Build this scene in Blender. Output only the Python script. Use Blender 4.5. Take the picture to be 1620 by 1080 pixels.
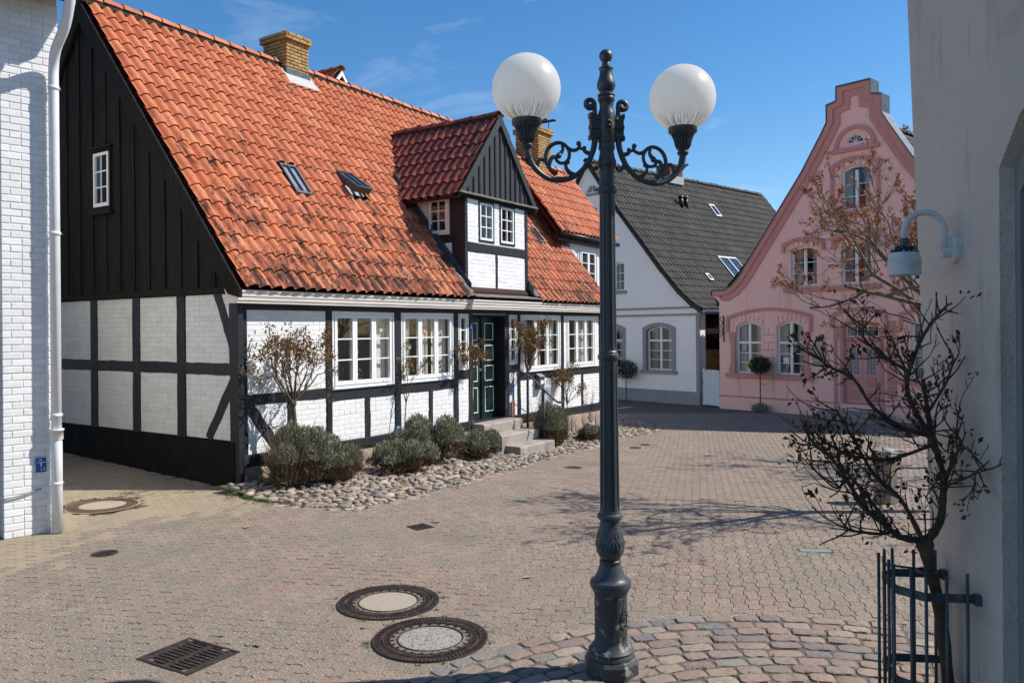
import bpy, math, random
import numpy as np
from mathutils import Matrix, Vector, Euler
random.seed(7); RNG = np.random.default_rng(7)
scene = bpy.context.scene
for o in list(bpy.data.objects): bpy.data.objects.remove(o)
R = math.radians
COL = scene.collection

# ------------------------------------------------------------------ camera, sky, sun, exposure
CAM_H = 2.2
cd = bpy.data.cameras.new('camera'); cam = bpy.data.objects.new('camera', cd); COL.objects.link(cam)
cd.sensor_width = 36; cd.lens = 28; cd.shift_y = -19/1620; cd.clip_start = .05; cd.clip_end = 2000
cam.matrix_world = Matrix.Translation((0, 0, CAM_H)) @ Matrix.Rotation(R(90), 4, 'X') @ Matrix.Rotation(R(-.5), 4, 'Z')
scene.camera = cam
SUN_AZ, SUN_EL = 6.5, 46.0                      # azimuth from +x towards +y, elevation
world = bpy.data.worlds.new('World'); scene.world = world; world.use_nodes = True
wn = world.node_tree; wn.nodes.clear()
sky = wn.nodes.new('ShaderNodeTexSky'); sky.sky_type = 'NISHITA'; sky.sun_disc = False
sky.sun_elevation = R(SUN_EL); sky.sun_rotation = R(90-SUN_AZ); sky.altitude = 0
sky.air_density = 1.0; sky.dust_density = .2; sky.ozone_density = 3.0
bg = wn.nodes.new('ShaderNodeBackground'); bg.inputs[1].default_value = .096
wo = wn.nodes.new('ShaderNodeOutputWorld')
hs = wn.nodes.new('ShaderNodeHueSaturation'); hs.inputs['Saturation'].default_value = 1.29; wn.links.new(sky.outputs[0], hs.inputs['Color']); 
# thin cirrus all over the sky
tcw = wn.nodes.new('ShaderNodeTexCoord'); mpw = wn.nodes.new('ShaderNodeMapping'); mpw.inputs['Scale'].default_value = (2.2, 2.2, 7.5); mpw.inputs['Rotation'].default_value = (.3, .25, .4); wn.links.new(tcw.outputs['Generated'], mpw.inputs[0])
nzw = wn.nodes.new('ShaderNodeTexNoise'); nzw.inputs['Scale'].default_value = 2.3; nzw.inputs['Detail'].default_value = 7; nzw.inputs['Roughness'].default_value = .62; nzw.inputs['Distortion'].default_value = .6; wn.links.new(mpw.outputs[0], nzw.inputs['Vector'])
mrw = wn.nodes.new('ShaderNodeMapRange'); mrw.inputs[1].default_value = .57; mrw.inputs[2].default_value = .78; mrw.inputs[4].default_value = .22; wn.links.new(nzw.outputs[0], mrw.inputs[0])
mxw = wn.nodes.new('ShaderNodeMix'); mxw.data_type = 'RGBA'; mxw.inputs[7].default_value = (6.2, 6.6, 7.2, 1); wn.links.new(mrw.outputs[0], mxw.inputs[0]); wn.links.new(hs.outputs[0], mxw.inputs[6])
wn.links.new(mxw.outputs[2], bg.inputs[0]); wn.links.new(bg.outputs[0], wo.inputs[0])
sd = bpy.data.lights.new('sun', 'SUN'); sun = bpy.data.objects.new('sun', sd); COL.objects.link(sun)
sd.energy = 3.9; sd.angle = R(.5); sd.color = (1, .95, .87)
S_DIR = Vector((math.cos(R(SUN_AZ))*math.cos(R(SUN_EL)), math.sin(R(SUN_AZ))*math.cos(R(SUN_EL)), math.sin(R(SUN_EL))))
sun.rotation_euler = S_DIR.to_track_quat('Z', 'Y').to_euler(); sun.location = S_DIR*60
vs = scene.view_settings; vs.view_transform = 'Standard'; vs.look = 'None'; vs.gamma = 1; vs.exposure = .65
vs.use_curve_mapping = False
scene.render.resolution_x = 1024; scene.render.resolution_y = 682

# ------------------------------------------------------------------ materials
def lin(c):
    return tuple((x/12.92 if x <= .04045 else ((x+.055)/1.055)**2.4) for x in (v/255 for v in c))
MATS = {}
def mat(name, col, rough=.8, rnd=None, layers=(), bump=None, spec=.3, metal=0, island=True, coat=0):
    """col: base colour; rnd: colours one piece out of many may have; layers: (scale, colour, low, high[, amount]) stains by noise"""
    m = bpy.data.materials.new(name); m.use_nodes = True; MATS[name] = m
    nt = m.node_tree; N = nt.nodes; L = nt.links; b = N['Principled BSDF']
    b.inputs['Roughness'].default_value = rough; b.inputs['Specular IOR Level'].default_value = spec
    b.inputs['Metallic'].default_value = metal
    if coat: b.inputs['Coat Weight'].default_value = coat; b.inputs['Coat Roughness'].default_value = .15
    geo = N.new('ShaderNodeNewGeometry')
    src = None
    if rnd:
        oi = N.new('ShaderNodeObjectInfo'); ad = N.new('ShaderNodeMath'); ad.operation = 'ADD'
        L.new(oi.outputs['Random'], ad.inputs[0])
        if island: L.new(geo.outputs['Random Per Island'], ad.inputs[1])
        else: ad.inputs[1].default_value = 0
        fr = N.new('ShaderNodeMath'); fr.operation = 'FRACT'; L.new(ad.outputs[0], fr.inputs[0])
        rp = N.new('ShaderNodeValToRGB'); rp.color_ramp.interpolation = 'LINEAR'
        e = rp.color_ramp.elements
        while len(e) < len(rnd): e.new(.5)
        for i, c in enumerate(rnd): e[i].position = i/max(1, len(rnd)-1); e[i].color = (*c, 1)
        L.new(fr.outputs[0], rp.inputs[0]); src = rp.outputs[0]
    else:
        rg = N.new('ShaderNodeRGB'); rg.outputs[0].default_value = (*col, 1); src = rg.outputs[0]
    for l in layers:
        sc, c, lo, hi = l[:4]; amt = l[4] if len(l) > 4 else 1.0
        mp = N.new('ShaderNodeMapping'); L.new(geo.outputs['Position'], mp.inputs[0])
        if isinstance(sc, tuple): mp.inputs['Scale'].default_value = sc; s = 1
        else: s = sc
        nz = N.new('ShaderNodeTexNoise'); nz.inputs['Scale'].default_value = s; nz.inputs['Detail'].default_value = 5
        L.new(mp.outputs[0], nz.inputs['Vector'])
        mr = N.new('ShaderNodeMapRange'); mr.inputs[1].default_value = lo; mr.inputs[2].default_value = hi
        mr.inputs[4].default_value = amt; L.new(nz.outputs[0], mr.inputs[0])
        mx = N.new('ShaderNodeMix'); mx.data_type = 'RGBA'; L.new(mr.outputs[0], mx.inputs[0])
        L.new(src, mx.inputs[6]); mx.inputs[7].default_value = (*c, 1); src = mx.outputs[2]
    L.new(src, b.inputs['Base Color'])
    if bump:
        bl = bump if isinstance(bump, list) else [bump]; prev = None
        for sc, st, di in bl:
            mp = N.new('ShaderNodeMapping'); L.new(geo.outputs['Position'], mp.inputs[0])
            if isinstance(sc, tuple): mp.inputs['Scale'].default_value = sc; s = 1
            else: s = sc
            nz = N.new('ShaderNodeTexNoise'); nz.inputs['Scale'].default_value = s; nz.inputs['Detail'].default_value = 6
            L.new(mp.outputs[0], nz.inputs['Vector'])
            bp = N.new('ShaderNodeBump'); bp.inputs['Strength'].default_value = st; bp.inputs['Distance'].default_value = di
            L.new(nz.outputs[0], bp.inputs['Height'])
            if prev: L.new(prev, bp.inputs['Normal'])
            prev = bp.outputs[0]
        L.new(prev, b.inputs['Normal'])
    return m
def tint(c, k): return tuple(min(1, v*k) for v in c)

c = lin((188, 108, 74))
mat('tile_red', c, .75, rnd=[tint(c, .86), lin((198, 118, 80)), c, lin((180, 99, 66)), lin((206, 131, 94)), tint(c, .94)],
    layers=[(3.5, lin((120, 62, 46)), .5, .75, .55), (40, lin((215, 150, 115)), .62, .75, .35)], bump=(60, .25, .01))
c = lin((138, 72, 46))
mat('tile_brown', c, .42, rnd=[tint(c, .7), c, lin((150, 74, 52)), tint(c, .8)], spec=.4, coat=.12,
    layers=[(6, lin((40, 26, 24)), .5, .7, .8), (30, lin((150, 96, 76)), .62, .72, .5)], bump=(40, .2, .01))
c = lin((74, 71, 67))
mat('tile_grey', c, .8, rnd=[tint(c, .7), c, tint(c, 1.25), tint(c, .85)],
    layers=[(1.2, lin((98, 94, 88)), .5, .72, .5), ((.35, .35, 1.3), lin((120, 92, 40)), .69, .74, .6), (14, lin((40, 38, 38)), .55, .7, .5)], bump=(50, .3, .01))
mat('roof_deck', lin((58, 40, 32)), .9)
mat('mortar_dark', lin((52, 46, 40)), .95, layers=[(20, lin((100, 84, 60)), .5, .7, .8)], bump=(60, .6, .02))
wh = (.76, .76, .755)
mat('brick_white', wh, .72, rnd=[tint(wh, .93), wh, tint(wh, .97), (.83, .83, .83)],
    layers=[(1.6, (.70, .69, .66), .5, .75, .5), (45, (.62, .60, .55), .66, .76, .4)], bump=[(90, .25, .006), (14, .3, .012)])
mat('mortar_white', (.74, .73, .71), .9, layers=[(7, (.45, .42, .38), .58, .72, .6)], bump=(50, .5, .01))
mat('brick_cream', (.68, .67, .64), .85, rnd=[(.65, .64, .61), (.70, .69, .66), (.72, .71, .68)], layers=[(4, (.58, .54, .46), .5, .72, .5), (60, (.42, .38, .32), .62, .74, .35)], bump=(50, .4, .01))
mat('mortar_cream', (.62, .60, .56), .9, layers=[(8, (.36, .32, .26), .55, .7, .7)], bump=(50, .5, .01))
mat('timber_black', (.012, .0125, .014), .55, rnd=[(.013, .0142, .017), (.023, .025, .030), (.017, .0185, .022)], spec=.28,
    layers=[((14, 14, 3), (.060, .063, .068), .58, .76, .5), (6, (.13, .13, .13), .69, .74, .35)], bump=[((60, 60, 5), .5, .012), (9, .4, .02)])
mat('board_black', (.008, .007, .006), .8, spec=.12, rnd=[(.011, .0092, .008), (.019, .016, .0135), (.014, .012, .010)],
    layers=[((30, 30, 1.5), (.030, .025, .021), .5, .7, .8)], bump=((80, 80, 3), .5, .01))
mat('board_weathered', (.05, .055, .06), .65, rnd=[(.020, .023, .028), (.042, .047, .054), (.028, .032, .038)],
    layers=[((40, 40, 2), (.09, .095, .10), .54, .72, .6)], bump=((80, 80, 3), .6, .012))
mat('plinth_tar', (.009, .0088, .0085), .8, spec=.12, layers=[(3, (.018, .017, .016), .5, .7, .8), (12, (.09, .08, .065), .68, .74, .5)], bump=[(12, .5, .02), (60, .3, .01)])
mat('cornice_wood', (.68, .63, .58), .75, layers=[((1.5, 1.5, 30), (.50, .46, .42), .5, .7, .7)], bump=((3, 3, 70), .5, .008))
mat('sill_wood', (.16, .145, .125), .85, layers=[((4, 4, 30), (.3, .28, .25), .5, .66, .7)], bump=((8, 8, 60), .6, .01))
mat('paint_white', (.80, .80, .79), .42, layers=[(20, (.66, .65, .62), .6, .75, .4)], spec=.45)
mat('paint_green', (.005, .021, .018), .35, layers=[(8, (.009, .032, .028), .5, .7, .6)], spec=.5)
mat('stone_step', (.34, .30, .26), .85, layers=[(3, (.20, .18, .16), .48, .7, .8), (50, (.50, .45, .40), .58, .7, .5), (9, (.16, .17, .10), .66, .74, .6)], bump=[(70, .5, .01), (6, .3, .03)])
mat('field_stone', (.3, .25, .2), .75, rnd=[(.32, .23, .17), (.21, .19, .165), (.38, .29, .21), (.17, .165, .16), (.33, .21, .165), (.44, .37, .28), (.22, .19, .15), (.30, .24, .18)],
    layers=[(25, (.16, .14, .12), .55, .72, .6), (70, (.48, .44, .40), .62, .74, .4)], bump=[(60, .35, .008)])
mat('sett_stone', (.3, .25, .2), .62, rnd=[(.26, .185, .145), (.21, .165, .14), (.30, .21, .15), (.155, .155, .155), (.25, .16, .125), (.32, .26, .19), (.21, .185, .16), (.28, .195, .15)],
    layers=[(14, (.14, .115, .10), .52, .72, .6), (90, (.42, .37, .33), .64, .74, .35), (3.5, (.33, .27, .22), .55, .72, .4)], bump=[(70, .35, .008), (12, .3, .02)], spec=.4)
pv = [(.236, .178, .136), (.264, .192, .143), (.214, .174, .132), (.252, .169, .128), (.196, .163, .126), (.274, .206, .155), (.23, .181, .139)]
mat('paver', pv[0], .88, rnd=pv, layers=[(.45, (.195, .170, .130), .45, .66, .7), (1.7, (.33, .225, .175), .54, .72, .55), (62, (.085, .07, .06), .555, .62, .85), (80, (.55, .50, .44), .59, .66, .85), (.8, (.15, .13, .105), .58, .74, .65)], bump=[(220, .6, .004)])
pb = [(.30, .24, .165), (.32, .25, .17), (.27, .225, .155), (.29, .23, .16)]
mat('paver_beige', pb[0], .88, rnd=pb, layers=[(1.1, (.24, .20, .14), .52, .72, .6), (120, (.18, .14, .10), .58, .68, .6), (170, (.55, .48, .38), .62, .7, .6)], bump=[(220, .6, .004)])
mat('joint_sand', (.115, .10, .08), .95, layers=[(2.5, (.06, .075, .03), .58, .7, .6), (80, (.2, .18, .15), .55, .7, .6)], bump=(150, .5, .01))
mat('soil', (.085, .065, .045), .95, layers=[(20, (.16, .125, .09), .5, .7, .7)], bump=[(40, .8, .03)])
mat('rubble_mortar', (.42, .34, .24), .92, layers=[(5, (.30, .22, .14), .5, .7, .7)], bump=[(30, .6, .03)])
mat('iron_paint', (.040, .050, .061), .42, layers=[(9, (.06, .07, .08), .5, .75, .7)], spec=.5, bump=[(60, .12, .004)])
mat('iron_worn', (.040, .047, .054), .55, layers=[(7, (.058, .06, .062), .5, .75, .7), (16, (.30, .28, .25), .60, .66, .8), (9, (.012, .012, .012), .56, .7, .8)], spec=.4, bump=[(40, .35, .006)])
mat('cast_iron', (.040, .030, .026), .6, layers=[(14, (.09, .06, .045), .5, .7, .8), (45, (.12, .09, .07), .56, .64, .6)], metal=.15, bump=(90, .4, .004))
mat('iron_dirty', (.20, .155, .115), .85, layers=[(30, (.07, .052, .042), .48, .6, .85)], bump=(90, .4, .004))
mat('rusty_iron', (.11, .055, .035), .75, layers=[(20, (.07, .04, .03), .5, .7, .8), (60, (.2, .12, .08), .6, .7, .6)], bump=(90, .4, .004))
mat('concrete_pale', (.33, .28, .215), .9, layers=[(130, (.62, .57, .48), .58, .68, .8), (100, (.24, .20, .15), .6, .7, .7)], bump=(200, .5, .004))
mat('concrete_grey', (.30, .275, .24), .9, layers=[(60, (.06, .06, .065), .55, .60, .9), (140, (.62, .6, .56), .6, .68, .7)], bump=(200, .5, .004))
mat('pit_black', (.006, .006, .006), .9)
mat('plaster_grey', (.68, .605, .525), .9, layers=[(1.1, (.56, .50, .435), .45, .7, .7), ((9, 9, 1.2), (.34, .31, .28), .58, .74, .6), (35, (.72, .68, .62), .6, .74, .4), ((.8, .8, 2.2), (.36, .33, .29), .60, .72, .55)], bump=[(110, .9, .012), (7, .5, .04), (30, .4, .015)])
mat('plaster_dark_trim', (.27, .265, .255), .9, layers=[(3, (.2, .2, .195), .5, .7, .6)], bump=[(90, .4, .006)])  # darker grey plaster of the door surround
mat('plaster_white', (.90, .865, .82), .9, layers=[(1.3, (.82, .785, .745), .5, .75, .6), ((5, 5, .8), (.52, .52, .54), .64, .78, .4)], bump=(90, .35, .006))
mat('trim_grey', (.30, .305, .33), .85, layers=[(4, (.24, .245, .26), .5, .7, .6)], bump=(80, .3, .005))
mat('plaster_pink', (.94, .575, .49), .9, layers=[(1.2, (.86, .52, .445), .48, .74, .6), ((6, 6, .7), (.58, .35, .31), .57, .76, .7)], bump=(90, .35, .006))
mat('trim_pink', (.60, .285, .245), .85, layers=[(3, (.55, .255, .22), .5, .72, .6)], bump=(80, .3, .005))
mat('joint_pink', (.46, .21, .20), .9)
mat('zinc', (.30, .315, .34), .45, metal=.6, layers=[(6, (.18, .19, .21), .5, .7, .6)])
mat('lead', (.075, .088, .105), .5, layers=[(6, (.16, .175, .195), .5, .72, .7)], metal=.3, bump=(18, .4, .01))
mat('flashing_pale', (.42, .42, .41), .5, metal=.3)
mat('brick_yellow', (.42, .27, .11), .85, rnd=[(.40, .25, .09), (.46, .30, .13), (.33, .20, .08), (.44, .28, .12)], layers=[(12, (.12, .085, .05), .55, .72, .7)], bump=(60, .5, .01))
mat('mortar_chimney', (.13, .10, .075), .9)
mat('brick_red', (.26, .085, .055), .85, rnd=[(.24, .08, .05), (.32, .11, .07), (.18, .065, .045)], bump=(60, .5, .01))
mat('gutter_black', (.012, .012, .013), .4)
mat('pipe_white', (.74, .75, .76), .4, layers=[(4, (.56, .57, .58), .5, .75, .5)], spec=.45)
mat('sign_blue', (.005, .08, .34), .35, spec=.5)
mat('sign_white', (.8, .8, .8), .4)
mat('curtain', (.74, .70, .62), .9, layers=[((40, 40, 1), (.60, .57, .50), .45, .65, .7)])
mat('curtain_reflection_grey', (.33, .33, .32), .9, layers=[((40, 40, 1), (.24, .24, .235), .45, .65, .7)])  # curtain grey that also stands in for reflections in arched windows
mat('room', (.30, .27, .23), .95)
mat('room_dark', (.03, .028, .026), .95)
mat('terracotta', (.42, .2, .1), .8)
mat('pot_white', (.75, .75, .72), .4)
mat('heart_silver', (.62, .64, .66), .35, metal=.4)
mat('heart_wood', (.5, .38, .24), .7)
mat('heart_red', (.45, .12, .12), .6, layers=[(60, (.7, .65, .6), .5, .6, .9)])
mat('flower_yellow', (.75, .6, .05), .6)
mat('flower_white', (.72, .72, .62), .7)
mat('flower_pink', (.6, .12, .2), .6)
mat('leaf_green', (.07, .15, .03), .6, rnd=[(.06, .13, .025), (.10, .19, .045), (.05, .10, .02)])
mat('rose_leaf', (.09, .06, .02), .5, rnd=[(.19, .085, .035), (.25, .14, .045), (.14, .13, .045), (.27, .10, .035), (.16, .15, .05)])
mat('rose_leaf_dark', (.05, .03, .015), .5, rnd=[(.085, .028, .016), (.06, .055, .022), (.10, .04, .02), (.05, .06, .02)])
mat('bud', (.25, .10, .04), .6, rnd=[(.32, .09, .035), (.48, .22, .06), (.40, .12, .05), (.36, .25, .07), (.26, .06, .035)])
mat('bark_rose', (.095, .068, .045), .85, layers=[(30, (.16, .125, .09), .5, .7, .7), (12, (.06, .075, .03), .55, .7, .6)], bump=[(60, .6, .01)])
mat('bark_dark', (.085, .06, .042), .9, layers=[(25, (.14, .105, .078), .5, .7, .7), (8, (.05, .06, .025), .55, .7, .6)], bump=[(50, .7, .012)])
mat('bark_tree', (.13, .105, .08), .85, layers=[(20, (.24, .21, .165), .5, .7, .7), (9, (.085, .07, .055), .55, .7, .6)], bump=[(40, .6, .012)])
mat('lavender_grey', (.15, .14, .13), .85, rnd=[(.34, .32, .27), (.24, .25, .13), (.42, .385, .36), (.29, .265, .19), (.37, .34, .31), (.25, .22, .14)])
mat('lavender_green', (.10, .16, .045), .75, rnd=[(.14, .20, .06), (.21, .27, .095), (.21, .22, .13), (.17, .19, .09)])
mat('lavender_twig', (.09, .06, .035), .9, rnd=[(.12, .08, .05), (.20, .14, .08), (.10, .075, .055), (.24, .19, .10)])
mat('bay_leaf', (.03, .05, .02), .45, rnd=[(.025, .045, .016), (.045, .065, .026), (.035, .04, .018), (.055, .05, .025)])
mat('moss', (.08, .14, .025), .9, rnd=[(.06, .11, .02), (.12, .19, .04), (.09, .13, .03)])
mat('door_pink', (.64, .36, .335), .5, layers=[(5, (.58, .32, .30), .5, .7, .6)])
mat('lattice_white', (.62, .63, .64), .5)
mat('gate_white', (.66, .69, .74), .5)
mat('steel_galv', (.10, .108, .115), .5, metal=.5, layers=[(20, (.16, .165, .17), .5, .7, .7)])
mat('lamp_paint_white', (.60, .62, .63), .45, layers=[(14, (.46, .46, .42), .5, .7, .7)])
mat('lamp_paint_peeled', (.012, .012, .014), .5, layers=[(55, (.60, .62, .63), .60, .62, 1.0)])
mat('plaque_clear', (.42, .30, .28), .25)
mat('leaf_dry', (.42, .24, .08), .7)
mat('door_dark', (.035, .032, .028), .5, layers=[((20, 20, 2), (.06, .055, .048), .5, .7, .7)])
mat('glass_cover', (.25, .3, .3), .2)
mat('car_dark', (.02, .02, .022), .3, spec=.5)

def glass(name, tintc, refl):
    m = bpy.data.materials.new(name); m.use_nodes = True; MATS[name] = m
    nt = m.node_tree; N = nt.nodes; L = nt.links; N.clear()
    out = N.new('ShaderNodeOutputMaterial'); mix = N.new('ShaderNodeMixShader')
    tr = N.new('ShaderNodeBsdfTransparent'); tr.inputs[0].default_value = (*tintc, 1)
    gl = N.new('ShaderNodeBsdfGlossy'); gl.inputs['Roughness'].default_value = .02
    lw = N.new('ShaderNodeLayerWeight'); lw.inputs[0].default_value = .5
    pw_ = N.new('ShaderNodeMath'); pw_.operation = 'POWER'; pw_.inputs[1].default_value = 4.5; L.new(lw.outputs['Facing'], pw_.inputs[0])
    ml = N.new('ShaderNodeMath'); ml.operation = 'MULTIPLY_ADD'; ml.inputs[1].default_value = .9; ml.inputs[2].default_value = refl; ml.use_clamp = True
    L.new(pw_.outputs[0], ml.inputs[0]); L.new(ml.outputs[0], mix.inputs[0])
    L.new(tr.outputs[0], mix.inputs[1]); L.new(gl.outputs[0], mix.inputs[2]); L.new(mix.outputs[0], out.inputs[0])
glass('glass', (.90, .92, .91), .07)
glass('glass_sky', (.8, .84, .86), .16)

def globe_mat():
    m = mat('globe_opal', (.92, .92, .90), .28, spec=.5)
    nt = m.node_tree; N = nt.nodes; L = nt.links; b = N['Principled BSDF']
    tc = N.new('ShaderNodeTexCoord'); sep = N.new('ShaderNodeSeparateXYZ'); L.new(tc.outputs['Object'], sep.inputs[0])
    at = N.new('ShaderNodeMath'); at.operation = 'ARCTAN2'; L.new(sep.outputs[0], at.inputs[0]); L.new(sep.outputs[1], at.inputs[1])
    cx = N.new('ShaderNodeCombineXYZ'); L.new(at.outputs[0], cx.inputs[0])
    zz = N.new('ShaderNodeMath'); zz.operation = 'MULTIPLY'; zz.inputs[1].default_value = .35; L.new(sep.outputs[2], zz.inputs[0]); L.new(zz.outputs[0], cx.inputs[1])
    nz = N.new('ShaderNodeTexNoise'); nz.inputs['Scale'].default_value = 26; nz.inputs['Detail'].default_value = 2; L.new(cx.outputs[0], nz.inputs['Vector'])
    r1 = N.new('ShaderNodeMapRange'); r1.inputs[1].default_value = .5; r1.inputs[2].default_value = .62; L.new(nz.outputs[0], r1.inputs[0])
    r2 = N.new('ShaderNodeMapRange'); r2.inputs[1].default_value = -.09; r2.inputs[2].default_value = -.185; L.new(sep.outputs[2], r2.inputs[0])
    mu = N.new('ShaderNodeMath'); mu.operation = 'MULTIPLY'; L.new(r1.outputs[0], mu.inputs[0]); L.new(r2.outputs[0], mu.inputs[1])
    mx = N.new('ShaderNodeMix'); mx.data_type = 'RGBA'; L.new(mu.outputs[0], mx.inputs[0]); mx.inputs[6].default_value = (.92, .92, .90, 1); mx.inputs[7].default_value = (.20, .19, .13, 1)
    L.new(mx.outputs[2], b.inputs['Base Color'])
    tl = N.new('ShaderNodeBsdfTranslucent'); L.new(mx.outputs[2], tl.inputs[0]); ms = N.new('ShaderNodeMixShader'); ms.inputs[0].default_value = .6
    out = [n for n in N if n.type == 'OUTPUT_MATERIAL'][0]
    L.new(b.outputs[0], ms.inputs[1]); L.new(tl.outputs[0], ms.inputs[2]); L.new(ms.outputs[0], out.inputs[0])
globe_mat()

# ------------------------------------------------------------------ helpers
def empty(name, loc=(0, 0, 0), rz=0, parent=None):
    o = bpy.data.objects.new(name, None); COL.objects.link(o); o.location = loc; o.rotation_euler = (0, 0, rz)
    o.empty_display_size = .1
    if parent: o.parent = parent
    return o
def tag(o, label=None, cat=None, group=None, kind=None):
    if label: o['label'] = label
    if cat: o['category'] = cat
    if group: o['group'] = group
    if kind: o['kind'] = kind
    return o
def mesh_np(name, V, idx, tot, smooth=False, matname=None):
    me = bpy.data.meshes.new(name); V = np.asarray(V, np.float32); idx = np.asarray(idx, np.int32); tot = np.asarray(tot, np.int32)
    me.vertices.add(len(V)); me.vertices.foreach_set('co', V.ravel())
    me.loops.add(len(idx)); me.loops.foreach_set('vertex_index', idx)
    me.polygons.add(len(tot)); st = np.zeros(len(tot), np.int32); st[1:] = np.cumsum(tot)[:-1]
    me.polygons.foreach_set('loop_start', st); me.polygons.foreach_set('loop_total', tot)
    me.polygons.foreach_set('use_smooth', np.full(len(tot), bool(smooth)))
    me.update(calc_edges=True); me.validate()
    if matname: me.materials.append(MATS[matname])
    return me
def obj(name, me, parent=None, kind=None):
    o = bpy.data.objects.new(name, me); COL.objects.link(o)
    if parent: o.parent = parent
    if kind: o['kind'] = kind
    return o
class MB:
    def __init__(s): s.v = []; s.f = []
    def add(s, V, F):
        k = len(s.v); s.v += [tuple(map(float, p)) for p in V]; s.f += [tuple(i+k for i in f) for f in F]; return s
    def box(s, x0, y0, z0, x1, y1, z1):
        V = [(x0, y0, z0), (x1, y0, z0), (x1, y1, z0), (x0, y1, z0), (x0, y0, z1), (x1, y0, z1), (x1, y1, z1), (x0, y1, z1)]
        return s.add(V, [(0, 3, 2, 1), (4, 5, 6, 7), (0, 1, 5, 4), (1, 2, 6, 5), (2, 3, 7, 6), (3, 0, 4, 7)])
    def prism(s, pts, off):
        n = len(pts); P = [Vector(p) for p in pts]; Q = [p+Vector(off) for p in P]
        return s.add(P+Q, [tuple(range(n)), tuple(range(2*n-1, n-1, -1))]+[(i, (i+1) % n, n+(i+1) % n, n+i) for i in range(n)])
    def strip(s, A, B):
        n = len(A); return s.add(list(A)+list(B), [(i, i+1, n+i+1, n+i) for i in range(n-1)])
    def lathe(s, prof, n=24, c=(0, 0), cap=True, mod=None):
        V = []; F = []
        for (r, z) in prof:
            for k in range(n):
                a = 2*math.pi*k/n; rr = r*(mod(a, z) if mod else 1)
                V.append((c[0]+rr*math.cos(a), c[1]+rr*math.sin(a), z))
        for i in range(len(prof)-1):
            for k in range(n): F.append((i*n+k, i*n+(k+1) % n, (i+1)*n+(k+1) % n, (i+1)*n+k))
        if cap: F.append(tuple(range(n-1, -1, -1))); F.append(tuple(range((len(prof)-1)*n, len(prof)*n)))
        return s.add(V, F)
    def tube(s, pts, rad, n=6, cap=True):
        P = [Vector(p) for p in pts]; m = len(P)
        if not hasattr(rad, '__len__'): rad = [rad]*m
        t = (P[1]-P[0]).normalized(); u = t.orthogonal().normalized(); V = []; F = []
        for i in range(m):
            d = (P[min(i+1, m-1)]-P[max(i-1, 0)])
            if d.length > 1e-9: d.normalize(); u = (u-d*u.dot(d)); u = u.normalized() if u.length > 1e-6 else d.orthogonal().normalized(); t = d
            w = t.cross(u)
            for k in range(n):
                a = 2*math.pi*k/n; V.append(P[i]+(u*math.cos(a)+w*math.sin(a))*rad[i])
        for i in range(m-1):
            for k in range(n): F.append((i*n+k, i*n+(k+1) % n, (i+1)*n+(k+1) % n, (i+1)*n+k))
        if cap: F.append(tuple(range(n-1, -1, -1))); F.append(tuple(range((m-1)*n, m*n)))
        return s.add(V, F)
    def sphere(s, c, r, n=12, sq=1.0):
        m = max(4, n//2+1); return s.lathe([(max(1e-4, r*math.sin(math.pi*i/m)), c[2]-r*sq*math.cos(math.pi*i/m)) for i in range(m+1)], n, (c[0], c[1]), False)
    def build(s, name, matname, parent=None, smooth=False, kind=None):
        me = bpy.data.meshes.new(name); me.from_pydata(s.v, [], s.f)
        if smooth: me.polygons.foreach_set('use_smooth', np.ones(len(me.polygons), bool))
        me.update(); me.materials.append(MATS[matname])
        return obj(name, me, parent, kind)
def smooth_by_angle(o, ang=40):
    me = o.data; me.polygons.foreach_set('use_smooth', np.ones(len(me.polygons), bool))
    try: me.set_sharp_from_angle(angle=R(ang))
    except Exception: pass
    return o
def spline(pts, n=6):
    P = [Vector(p) for p in pts]; out = []
    for i in range(len(P)-1):
        a = P[max(i-1, 0)]; b = P[i]; c = P[i+1]; d = P[min(i+2, len(P)-1)]
        for k in range(n):
            t = k/n; out.append(.5*((2*b)+(c-a)*t+(2*a-5*b+4*c-d)*t*t+(3*b-a-3*c+d)*t**3))
    return out+[P[-1]]

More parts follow.
